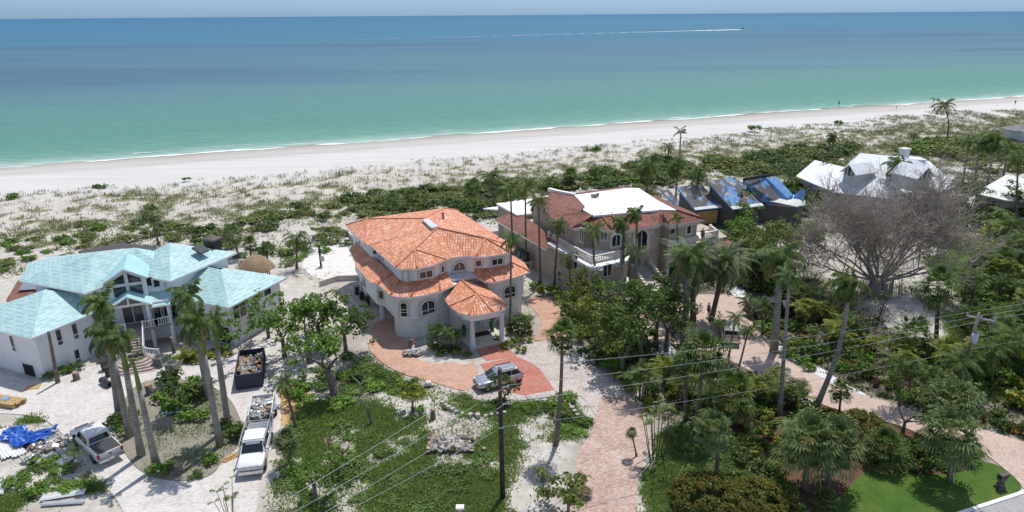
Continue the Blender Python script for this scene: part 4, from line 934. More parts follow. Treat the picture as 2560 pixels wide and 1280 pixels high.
mb.box(A(40.5, 81.5, 1.0), (1.3, 7.5, .15), R(26)); part(mb, 'platform', M_cream, pf)
for v in (78, 80.3, 82.7, 85): mb = MB(); mb.bar(A(40.1, v, 0), A(40.1, v, 1.0), .15); mb.bar(A(40.9, v, 0), A(40.9, v, 1.0), .15); part(mb, 'leg', M_cream, pf)
for i, v in enumerate((78.6, 80.2, 81.8, 83.4, 84.8)): ac_unit(A(40.5, v, 1.08), .95, 1.0 + .12 * (i < 2), R(26), ['nearest, darkest round air conditioner', 'second air conditioner', 'middle pale air conditioner', 'fourth air conditioner', 'farthest air conditioner'][i] + ' on the raised stand of the taupe mansion', [M_black, M_acg, M_metal, M_metal, M_acg][i], 'air conditioners on the raised stand', i < 2)

# ================================================================== GREY HOUSE UNDER BLUE TARPS
H4 = empty('tarped_house', at(1850, 560, 0), 'low grey wooden house with four sloping roofs patched in blue tarp', 'house')
k = NT('tarp_patched_roof', .7, 0, .3); P = k.co('Object')
n1 = k.noise(k.mapv(P, (.9, .5, .6)), .55, 5, .6, .6); n2 = k.noise(P, 1.4, 4, .6)
blue = k.ramp(n2, [(.3, (.07, .20, .44)), (.7, (.20, .40, .66))]); grey = k.ramp(n2, [(.3, (.085, .085, .095)), (.7, (.16, .155, .16))])
c = k.mix(k.ramp(n1, [(.505, 0.), (.525, 1.)]), grey, blue); c = k.mix(k.ramp(k.noise(k.mapv(P, (.7, .7, .7), (0, 0, .5), (4, 2, 1)), .8, 4, .6), [(.60, 0.), (.62, 1.)]), c, (.50, .38, .29)); k.color(c); k.bump(n2, .4, .08); M_patch = k.m
M_tarp = mat('blue_tarp', (.20, .40, .68), (.09, .24, .50), .45, 1.5, bump=.4)
def slope(px, name='roof', m=None, t=.3, z=None):
    P = [at(*q) for q in px]; P = P if area2(P) > 0 else P[::-1]; mb = MB()
    mb.solid(P, t, 0, 1); return part(mb, name, [m or M_patch, M_tarp], H4), P
SL = [[(1650,474,4.8),(1672,474,4.8),(1706,514,2.9),(1690,513,2.9)], [(1692,468,6.0),(1722,463,6.0),(1756,463,6.0),(1778,487,4.6),(1806,517,3.2),(1738,524,3.2)], [(1767,452,7.0),(1838,443,7.0),(1873,478,5.1),(1908,513,3.4),(1832,522,3.4)], [(1857,450,7.0),(1914,444,7.0),(1945,486,4.6),(1950,512,3.2),(1902,498,4.0)]]
for s_ in SL: slope(s_)
slope([(1915,444,7.05),(1941,442,7.05),(1983,487,4.5),(1968,495,4.2),(1946,488,4.5)], 'tarp_roof', M_tarp)
slope([(1983,487,4.4),(2005,472,5.6),(2014,476,5.6),(2010,500,3.9),(1975,497,3.9)], 'side_roof', M_tarp)
slope([(1945,489,4.3),(1975,497,3.9),(2012,500,3.9),(2014,512,3.4),(1992,516,3.3),(1905,499,3.9)], 'batten_roof', M_seamwood, .15)
slope([(1738,525,3.25),(1806,518,3.25),(1798,511,3.55),(1734,519,3.5)], 'batten_roof', M_seamwood, .05)
slope([(1832,523,3.5),(1910,514,3.5),(1904,507,3.8),(1826,516,3.8)], 'batten_roof', M_seamwood, .05)
mb = MB()
for s_, nleft in ((SL[1], 5), (SL[2], 4), (SL[3], 4)):
    P = [at(*q) for q in s_]; P = P if area2(P) > 0 else P[::-1]; P2 = inset(XY(P), .35); n = len(P)
    for i in range(n):
        a, b = P2[i], P2[(i + 1) % n]; za, zb = P[i].z - .32, P[(i + 1) % n].z - .32; mb.face([(a.x, a.y, 0), (b.x, b.y, 0), (b.x, b.y, zb), (a.x, a.y, za)])
mb.prism([p.xy for p in (at(1900,506,3.5), at(1995,518,3.3), at(2010,505,3.4), at(1985,492,4))], 0, 3.3); mb.prism([p.xy for p in (at(1652,478,4.6), at(1670,478,4.6), at(1702,512,2.8), at(1692,512,2.8))], 0, 2.7)
part(mb, 'wall', M_greysid, H4)
c1, c2 = at(1742, 527, 3.0), at(1794, 521, 3.0); d = (c2 - c1).normalized(); n = Vector((d.y, -d.x, 0)); c = (c1 + c2) / 2 + n * .12; c.z = 1.75
mb = MB(); M = Matrix((d, -n, Zv)).transposed(); mb.box(c, ((c2 - c1).length * .98, .1, 2.1), M=M); part(mb, 'plywood_panel', M_ply, H4)
mb = MB(); mb.bar(at(1858,449,7.3), at(1930,437,7.3), .15, .5); part(mb, 'ridge_board', M_black, H4)

# ================================================================== WHITE METAL-ROOFED HOUSE
H5 = empty('metal_roofed_house', at(2210, 480, 0), 'large pale grey house with white standing-seam roofs and arched dormers', 'house')
def rf5(px, nm='roof', m=M_seam):
    P = [at(*q) for q in px]; P = P if area2(P) > 0 else P[::-1]; mb = MB()
    for i in range(1, len(P) - 1): mb.face([P[0], P[i], P[i + 1]])
    for i in range(len(P)): mb.face([P[i] - Zv * .15, P[(i + 1) % len(P)] - Zv * .15, P[(i + 1) % len(P)], P[i]])
    mb.face([p - Zv * .15 for p in P][::-1]); return part(mb, nm, m, H5)
rf5([(1990,440,3.4),(2037,400,5.2),(2112,418,5.2),(2105,462,3.4),(2075,475,2.9),(2040,462,3.1)])
rf5([(2078,480,2.9),(2232,497,2.8),(2240,391,8.2),(2170,385,8.2)])
rf5([(2078,480,2.9),(2170,385,8.2),(2150,383,8.0),(2112,418,5.2)])
rf5([(2232,497,2.8),(2300,496,2.8),(2395,465,2.9),(2322,402,6.2),(2240,391,8.2)])
rf5([(2122,405,6.0),(2152,383,7.9),(2190,386,8.2),(2165,404,7.0)])
rf5([(2318,400,6.6),(2255,398,7.3),(2240,390,7.8),(2300,392,6.9)])
mb = MB(); Pw5 = [p.xy for p in (at(2085,470,2.8), at(2165,482,2.8), at(2232,496,2.8), at(2300,494,2.8), at(2390,468,2.8), at(2330,420,4.8), at(2240,395,7.9), at(2140,392,7.4), at(2040,402,5), at(1995,440,3.3))]
mb.prism(inset(Pw5, .5), 0, 2.7); part(mb, 'wall', mat('pale_grey_wall', (.60, .61, .60), (.50, .51, .50), .8, 1), H5)
def dormer(pl, pr_, apx, back, zw, ztop, label=None):
    """front gable between two surveyed feet, roof running back to a surveyed spot"""
    a, b, t, k_ = at(*pl), at(*pr_), at(*apx), at(*back); d = (b - a); d.z = 0; L = d.length; d.normalize(); n = Vector((d.y, -d.x, 0)); mid = (a + b) / 2
    za = a.z + zw; mb = MB(); z0 = a.z - 1.2
    A_, B_ = Vector((a.x, a.y, z0)), Vector((b.x, b.y, z0)); A1, B1 = Vector((a.x, a.y, za)), Vector((b.x, b.y, za)); Tt = Vector((mid.x, mid.y, ztop))
    mb.face([A_, B_, B1, Tt, A1]); bk = -n * 5.0
    mb.face([B_, B_ + bk, B1 + bk, B1]); mb.face([A_ + bk, A_, A1, A1 + bk]); part(mb, 'dormer_wall', bpy.data.materials['pale_grey_wall'], H5)
    mb = MB(); ov = n * .5; s1 = d * .5 - Zv * .3
    mb.solid([B1 + ov + s1, B1 + bk + s1, Tt + bk, Tt + ov], .12); mb.solid([Tt + ov, Tt + bk, A1 + bk - d * .5 - Zv * .3, A1 + ov - d * .5 - Zv * .3], .12); part(mb, 'dormer_roof', M_seam, H5)
    c = Vector((mid.x, mid.y, (z0 + 1.2 + ztop) / 2 + .2)); window_at(H5, c, d, n, L * .32, (ztop - z0 - 1.2) * .72, 1, 1, 2, None, M_trim, None, 'window')
    for sg in (-1, 1): window_at(H5, c + d * sg * L * .30 - Zv * .25, d, n, L * .2, (ztop - z0 - 1.2) * .5, 1, 1, 0, None, M_trim, None, 'window')
dormer((2107,446,4.9), (2136,453,4.9), (2122,415,6.2), (2150,400,6), 1.5, 7.7)
dormer((2290,463,5.7), (2324,459,5.7), (2315,425,6.5), (2250,410,6), 1.5, 8.7)
mb = MB(); p = at(2258, 396, 7.0); mb.box(p + Zv * .6, (1.5, 1.1, 2.2), R(20)); c5 = part(mb, 'chimney', M_white, H5); mb = MB(); mb.box(p + Zv * 1.8, (1.8, 1.4, .25), R(20)); build_sub(mb, 'chimney_cap', M_white, c5, H5)
H6 = empty('cream_house', at(2520, 520, 0), 'cream walled house with a white tiled roof at the right edge', 'house')
mb = MB(); P = [at(2435,483,3.2), at(2515,437,5.4), at(2700,470,5.4), at(2700,520,3.2), at(2512,500,3.2)]; P = P if area2(P) > 0 else P[::-1]
for i in range(1, 4): mb.face([P[0], P[i], P[i + 1]])
for i in range(5): mb.face([P[i] - Zv * .2, P[(i + 1) % 5] - Zv * .2, P[(i + 1) % 5], P[i]])
part(mb, 'roof', M_whtile, H6); mb = MB(); mb.prism([p.xy for p in (at(2440,484,3.1), at(2512,498,3.1), at(2695,518,3.1), at(2690,475,5)) ], 0, 3.0); part(mb, 'wall', mat('cream_wall', (.52, .50, .40), (.44, .42, .34), .8, 1), H6)
mb = MB(); p = at(2475, 500, 0); window_on(H6, [[p.xy for p in (at(2440,484,3.1), at(2512,498,3.1), at(2695,518,3.1), at(2690,475,5))]], 2478, 508, 1.5, 1.3, (0, 3), 2, 1)
H7 = empty('distant_house', at(2545, 352, 0), 'pale grey house far off at the right edge of the dunes', 'house')
mb = MB(); q = at(2550, 352, 0); mb.box(q + Zv * 1.6, (7, 5, 3.2), R(21)); part(mb, 'wall', bpy.data.materials['pale_grey_wall'], H7); mb = MB(); e = [q + Vector((x * 4.1, y * 3.1, 3.1)) for x, y in ((-1, -1), (1, -1), (1, 1), (-1, 1))]
for i in range(4): mb.face([e[i], e[(i + 1) % 4], q + Zv * 4.6])
part(mb, 'roof', mat('grey_shingle', (.22, .22, .23), (.16, .16, .17), .9, 1), H7)
# thatched hut
q = at(645, 702, 0); HU = empty('thatched_hut', q, 'round thatched hut with a straw roof behind the teal-roofed house', 'hut'); mb = MB()
k = NT('thatch', .95, 0, .1); uv = k.co('Object'); f = k.noise(k.mapv(uv, (6, 6, 1.5)), 1.5, 4, .7); g = k.noise(uv, 1.0, 3); k.color(k.mix(k.ramp(g, [(.4, .4), (.7, 0.)]), k.ramp(f, [(.3, (.22, .15, .09)), (.7, (.50, .38, .25))]), (.16, .12, .08))); k.bump(f, .9, .1)
prof = [(2.3, 1.75), (2.25, 2.0), (1.9, 2.5), (1.45, 2.95), (.9, 3.35), (.35, 3.6), (.02, 3.65)]; rows = []
for r, z in prof: rows.append([q + Vector((math.cos(a) * r * (1 + .05 * math.sin(7 * a) + rng.uniform(-.03, .03)), math.sin(a) * r * (1 + .05 * math.cos(5 * a)), z + (rng.uniform(-.12, .06) if z < 2.1 else rng.uniform(-.04, .04)))) for a in [i * math.pi / 14 for i in range(28)]])
mb.grid(rows, closed=True); part(mb, 'roof', k.m, HU)
for i in range(6): a = i * math.pi / 3; mb = MB(); mb.tube([q + Vector((math.cos(a) * 1.7, math.sin(a) * 1.7, 0)), q + Vector((math.cos(a) * 1.65, math.sin(a) * 1.65, 2.2))], .09, 8); part(mb, 'post', M_bark, HU)
# ================================================================== PLANTS
nr = np.random.RandomState(11)
def leafmat(name, dark, lite, accent=None, trans=.32, rough=.55):
    k = NT(name, rough, 0, .25)
    t = k.sep(k.n('VertexColor', layer_name='tint').outputs[0]); oi = k.n('ObjectInfo')
    f = k.math('MULTIPLY_ADD', oi.outputs['Random'], .26, k.math('MULTIPLY', t[0], .8))
    c = k.ramp(f, [(.08, dark), (.55, tuple((a + b) / 2 for a, b in zip(dark, lite))), (.95, lite)])
    if accent: c = k.mix(k.math('GREATER_THAN', t[1], .86), c, accent)
    k.color(c)
    tr = k.n('BsdfTranslucent'); k.l(k.mix(.5, c, (.10, .16, .02)), tr.inputs['Color'])
    ms = k.n('MixShader'); ms.inputs[0].default_value = trans; out = k.t.nodes['Material Output']
    k.l(k.b.outputs[0], ms.inputs[1]); k.l(tr.outputs[0], ms.inputs[2]); k.l(ms.outputs[0], out.inputs[0]); return k.m
L_sea = leafmat('sea_grape_leaf', (.06, .10, .02), (.235, .29, .07), (.24, .18, .08))
L_brt = leafmat('bright_leaf', (.05, .115, .014), (.18, .31, .045))
L_dk = leafmat('dark_leaf', (.026, .055, .012), (.12, .18, .04))
L_palm = leafmat('palm_leaf', (.04, .075, .016), (.17, .24, .06), (.24, .20, .07), .3)
L_pgrey = leafmat('grey_palm_leaf', (.06, .09, .032), (.23, .29, .13), (.34, .32, .14), .28)
L_sabal = leafmat('cabbage_palm_leaf', (.06, .095, .03), (.25, .32, .12), (.42, .38, .14), .3)
L_yel = leafmat('yellow_green_leaf', (.07, .11, .014), (.30, .33, .05), (.38, .30, .05))
L_rust = leafmat('rusty_ixora_leaf', (.065, .08, .014), (.18, .19, .035), (.25, .12, .035), .28)
L_red = leafmat('red_leaf', (.045, .02, .012), (.20, .055, .04), (.10, .14, .03), .2)
L_pur = leafmat('purple_blossom', (.10, .02, .07), (.36, .08, .25), (.06, .12, .03), .2)
L_dry = leafmat('dry_frond', (.14, .10, .06), (.36, .28, .18), None, .1)
L_org = leafmat('orange_croton_leaf', (.10, .05, .01), (.42, .16, .03), (.08, .14, .02), .2)
L_weed = leafmat('weed_leaf', (.15, .23, .055), (.36, .47, .15), (.38, .40, .2), .5)
L_dune = leafmat('dune_grass_blade', (.15, .16, .075), (.42, .40, .23), (.17, .23, .07), .25)
def _royal():
    k = NT('royal_palm_trunk', .9, 0, .1); P = k.co('Object'); z = k.sep(P)[2]; n = k.noise(P, 1.3, 5, .65)
    ring = k.math('LESS_THAN', k.math('FRACT', k.math('ADD', k.math('MULTIPLY', z, 3.2), k.math('MULTIPLY', n, .6))), .16)
    k.color(k.mix(k.math('MULTIPLY', ring, .4), k.ramp(n, [(.3, (.17, .155, .13)), (.5, (.27, .25, .22)), (.7, (.38, .36, .33))]), (.10, .09, .075))); k.bump(ring, .4, .03); return k.m
M_royal = _royal()
M_ptrunk = mat('brown_palm_trunk', (.22, .185, .15), (.12, .10, .08), .95, 4, bump=.6, spec=.1)
M_shaft = mat('crownshaft_green', (.10, .16, .04), (.16, .17, .05), .5, 3)
M_dead = mat('bleached_wood', (.47, .415, .37), (.26, .22, .19), .95, 3, spec=.1)
M_stick = mat('thin_brown_stem', (.17, .15, .10), (.10, .09, .06), .9, 5, spec=.1)

def qmesh(name, C, Dv, Wv, mats, tint, mi=None):
    """diamond leaves: centre C, half-length vector Dv, half-width vector Wv (n x 3 each)"""
    n = len(C); V = np.empty((n, 4, 3)); V[:, 0] = C - Dv; V[:, 1] = C + Wv - Dv * .15; V[:, 2] = C + Dv; V[:, 3] = C - Wv - Dv * .15
    F = np.arange(n * 4).reshape(n, 4); t = np.repeat(tint, 4, 0); col = np.concatenate([t, np.zeros((n * 4, 1)), np.ones((n * 4, 1))], 1)
    return npmesh(name, V.reshape(-1, 3), F, mats, {'tint': col})
def unit(a): return a / (np.linalg.norm(a, axis=1, keepdims=True) + 1e-9)
def leaf_cloud(centres, radii, per, size, flat=.8, up=.35):
    """leaves on and just inside the shells of many small lumps"""
    Cs = []; Ns = []; Ts = []
    for c, r in zip(centres, radii):
        n = int(per * (r ** 2)) + 6; d = unit(nr.randn(n, 3)); d[:, 2] = np.where(d[:, 2] < -.35, -d[:, 2], d[:, 2])
        rr = r * (nr.rand(n) ** .35) * (1 + .25 * nr.randn(n)).clip(.4, 1.5)
        Cs.append(np.array(c) + d * rr[:, None] * np.array([1, 1, flat])); Ns.append(d + [0, 0, up] + .55 * nr.randn(n, 3))
        Ts.append(np.stack([(.25 + .5 * nr.rand(n) + .25 * nr.rand()).clip(0, 1), nr.rand(n)], 1))
    C, N, T_ = np.concatenate(Cs), unit(np.concatenate(Ns)), np.concatenate(Ts); n = len(C)
    a = unit(np.cross(N, nr.randn(n, 3))); b = np.cross(N, a); s = size * (.6 + .8 * nr.rand(n))[:, None]
    return C, a * s, b * s * .55, T_
def shrub_mesh(name, w, h, lumps, size, m, per=120, lr=(.28, .5)):
    cs, rs = [], []
    for _ in range(lumps):
        a = nr.rand() * 6.283; r = w * (nr.rand() ** .5) * .72; zz = h * (.30 + .50 * nr.rand() * (1 - (r / w) ** 2)); cs.append((math.cos(a) * r, math.sin(a) * r, zz)); rs.append(w * nr.uniform(*lr))
    C, D_, W_, T_ = leaf_cloud(cs, rs, per / (w * w) * .8, size, h / w * .9); C[:, 2] = np.maximum(C[:, 2], .03)
    return qmesh(name, C, D_, W_, m, T_)
SH = {}
for nm, m, kw in (('sea', L_sea, dict(w=1.5, h=1.25, lumps=9, size=.17)), ('brt', L_brt, dict(w=1.1, h=.9, lumps=7, size=.14)), ('dk', L_dk, dict(w=1.3, h=1.3, lumps=8, size=.16)), ('yel', L_yel, dict(w=1.0, h=1.0, lumps=6, size=.16)),
                  ('red', L_red, dict(w=.8, h=.7, lumps=5, size=.12)), ('pur', L_pur, dict(w=.9, h=.7, lumps=6, size=.1)), ('org', L_org, dict(w=.8, h=.6, lumps=5, size=.11)), ('weed', leafmat('soft_weed_bush_leaf', (.06, .10, .02), (.15, .23, .06)), dict(w=1.0, h=.55, lumps=8, size=.11))):
    SH[nm] = [shrub_mesh('shrub_foliage', m=m, per=300, **kw) for _ in range(3)]
SH['mound'] = []
for _ in range(2):
    cs = []; 
    for i in range(230): u_ = nr.rand() * 6.283; f_ = math.acos(nr.uniform(.02, 1)); cs.append((math.cos(u_) * math.sin(f_) * 2.35, math.sin(u_) * math.sin(f_) * 2.35, .1 + math.cos(f_) * 1.9))
    C, D_, W_, T_ = leaf_cloud(cs, [.27] * 230, 850, .075, 1.); SH['mound'].append(qmesh('shrub_foliage', C, D_, W_, L_rust, T_))
ORD = ['first','second','third','fourth','fifth','sixth','seventh','eighth','ninth','tenth','eleventh','twelfth','thirteenth','fourteenth','fifteenth','sixteenth','seventeenth','eighteenth','nineteenth','twentieth']
def shrub(kind, p, s, label, group=None, sz=None, name='shrub', cat='shrub'):
    me = rng.choice(SH[kind]); o = bpy.data.objects.new(name, me); COL.objects.link(o); o.location = p; o.rotation_euler = (0, 0, rng.uniform(0, 6.28)); o.scale = (s, s * rng.uniform(.85, 1.15), (sz or s) * rng.uniform(.85, 1.15))
    return tag(o, label, cat, group)

# ---- palm crowns
def frond(L, el, az, droop, nl=15, ll=.55, lw=.05, hang=.5, bend=0.):
    """a feather frond as arrays of leaflets plus its rib"""
    C, D_, W_ = [], [], []; d0 = np.array([math.cos(az), math.sin(az), 0]); side = np.array([-math.sin(az), math.cos(az), 0]); p = np.zeros(3); e = el; st = L / nl; pts = [p.copy()]
    for i in range(nl):
        t = (i + .5) / nl; dirv = d0 * math.cos(e) + np.array([0, 0, math.sin(e)]) + side * bend * t; dirv /= np.linalg.norm(dirv); q = p + dirv * st; mid = (p + q) / 2
        C.append(mid); D_.append(dirv * st * .55); W_.append(side * .028 + np.array([0, 0, .012]))
        if i > 0:
            l = ll * math.sin(math.pi * (.12 + .83 * t)) ** .7
            for sg in (-1, 1):
                v = side * sg * .8 + dirv * .55 + np.array([0, 0, -hang * (.6 + .6 * nr.rand())]); v /= np.linalg.norm(v); v *= l * (.85 + .3 * nr.rand())
                C.append(mid + v * .5); D_.append(v * .5); wv = np.cross(v, [0, 0, 1.0]) * .35 + dirv * l * .8; wv *= lw / (np.linalg.norm(wv) + 1e-9); W_.append(wv)
        p = q; pts.append(p.copy()); e -= droop / nl * (.5 + t)
    return C, D_, W_
def crown_mesh(name, m, n, L, el=(.9, -.3), droop=1.6, az=(0, 6.283), ragged=0., **kw):
    C, D_, W_, T_ = [], [], [], []
    for i in range(n):
        f = i / max(1, n - 1); a = az[0] + (az[1] - az[0]) * ((i * .618) % 1.0) + nr.uniform(-.2, .2); e = el[0] + (el[1] - el[0]) * f + nr.uniform(-.12, .12)
        c, d, w_ = frond(L * (nr.uniform(.8, 1.1) if not ragged else nr.uniform(1 - ragged, 1.05)), e, a, droop * nr.uniform(.8, 1.2), **kw); C += c; D_ += d; W_ += w_
        b = nr.uniform(.2, .75) - .12 * f; dry = 1.0 if (f > .86 and nr.rand() < .5) else 0; T_ += [[max(0, min(1, b + nr.uniform(-.15, .15))), .95 if dry else nr.rand() * .8] for _ in c]
    return qmesh(name, np.array(C), np.array(D_), np.array(W_), m, np.array(T_))
def fan_mesh(name, m, n, pet=.8, bl=.8, nb=15, el=(1.35, -.85), lw=.055):
    C, D_, W_, T_ = [], [], [], []
    for i in range(n):
        f = i / (n - 1); az = i * 2.4 + nr.uniform(-.3, .3); e = el[0] + (el[1] - el[0]) * f + nr.uniform(-.1, .1)
        d0 = np.array([math.cos(az) * math.cos(e), math.sin(az) * math.cos(e), math.sin(e)]); s = np.array([-math.sin(az), math.cos(az), 0]); u = np.cross(d0, s) * -1
        blf = nr.uniform(.72, 1.15); P = d0 * pet * nr.uniform(.6, 1.3); C.append(P / 2); D_.append(P / 2); W_.append(s * .022); b0 = nr.uniform(.25, .8) - .15 * f; dry = f > .85 and nr.rand() < .6; T_.append([.8, .9])
        for j in range(nb):
            a = -1.75 + 3.5 * j / (nb - 1); v = d0 * math.cos(a) + s * math.sin(a); l = bl * blf * (1 - .18 * abs(a)) * nr.uniform(.9, 1.1); v1 = v * l * .55; v2 = v * l * .42 + np.array([0, 0, -l * nr.uniform(.2, .5)])
            wv = np.cross(v, u); wv *= lw / (np.linalg.norm(wv) + 1e-9); C += [P + v1 * .5, P + v1 + v2 * .45]; D_ += [v1 * .52, v2 * .55]; W_ += [wv, wv * .8]; t = [max(0, min(1, b0 + nr.uniform(-.1, .1))), .95 if dry else nr.rand() * .8]; T_ += [t, t]
    return qmesh(name, np.array(C), np.array(D_), np.array(W_), m, np.array(T_))
CR = {
 'coco': [crown_mesh('palm_crown', L_palm, 19, 2.3, (1.15, -.6), 1.7, nl=15, ll=.62, lw=.072, hang=.6) for _ in range(4)],
 'royal': [crown_mesh('palm_crown', L_palm, 18, 2.0, (1.25, -.5), 2.2, nl=15, ll=.58, lw=.085, hang=.7, ragged=.25) for _ in range(3)],
 'swept': [crown_mesh('palm_crown', L_palm, 19, 1.9, (1.3, -.7), 2.1, az=(1.2, 5.3), nl=15, ll=.6, lw=.085, hang=.85, ragged=.25) for _ in range(3)],
 'date': [crown_mesh('palm_crown', L_pgrey, 70, 2.7, (1.35, -.95), 1.5, nl=18, ll=.44, lw=.07, hang=.25) for _ in range(2)],
 'sabal': [fan_mesh('palm_crown', L_sabal, 46) for _ in range(3)],
 'fan': [fan_mesh('palm_crown', L_palm, 42, .95, .95, 15, lw=.065) for _ in range(3)],
 'wreck': [crown_mesh('palm_crown', L_palm, 7, 1.3, (1.4, .1), 1.6, nl=10, ll=.4, lw=.06, hang=.8, ragged=.4) for _ in range(2)],
 'droop': [crown_mesh('palm_crown', L_palm, 22, 2.6, (1.1, -1.0), 2.6, nl=14, ll=.6, lw=.06, hang=.9) for _ in range(2)],
}
CRAD = dict(coco=2.0, royal=1.6, swept=1.5, date=2.7, sabal=1.5, fan=1.8, wreck=.9, droop=2.0)
def palm(bx, by, tx, ty, kind, rpx, label, trunk=None, r0=.17, r1=.11, group=None, mat_=None, curve=0., name='palm_tree', above=True):
    b, t = rise(bx, by, tx, ty)
    o = empty(name, (b.x, b.y, 0), label, 'palm tree', group); H = t.z; mb = MB(); pts, rad = [], []
    dep = (b - Vector((0, 0, CH))).length; ppm = CF / dep; s = (rpx * (1.22 if kind in ('swept', 'royal') else 1.08) / ppm) / CRAD.get(kind, 1.5) if kind else 1
    sh = kind in ('royal', 'swept', 'wreck') and trunk != 'brown'
    for i in range(9):
        f = i / 8; x = b.x + (t.x - b.x) * f + curve * math.sin(math.pi * f); pts.append((x, b.y, H * f - (.15 if i == 0 else 0))); rr = r0 + (r1 - r0) * f + (.08 * max(0, 1 - f * 6)) + (.03 * math.sin(math.pi * f) if sh else 0); rad.append(rr)
    n_ = 6 if sh else 8; k_ = pts[:n_ + 1] if sh else pts
    mb.tube(k_, rad[:len(k_)], 9); part(mb, 'trunk', mat_ or (M_royal if sh else M_ptrunk), o)
    if sh: mb = MB(); mb.tube(pts[n_:], [rad[n_] * 1.12, rad[7] * 1.0, rad[8] * .75], 9); part(mb, 'crownshaft', M_shaft, o)
    if kind:
        c = bpy.data.objects.new('crown', rng.choice(CR[kind])); COL.objects.link(c); c.parent = o; c.location = (t.x - b.x, 0, H); c.rotation_euler = (0, 0, rng.uniform(0, 6.28) if kind != 'swept' else rng.uniform(-.5, .5)); c.scale = (s, s, s)
    return o
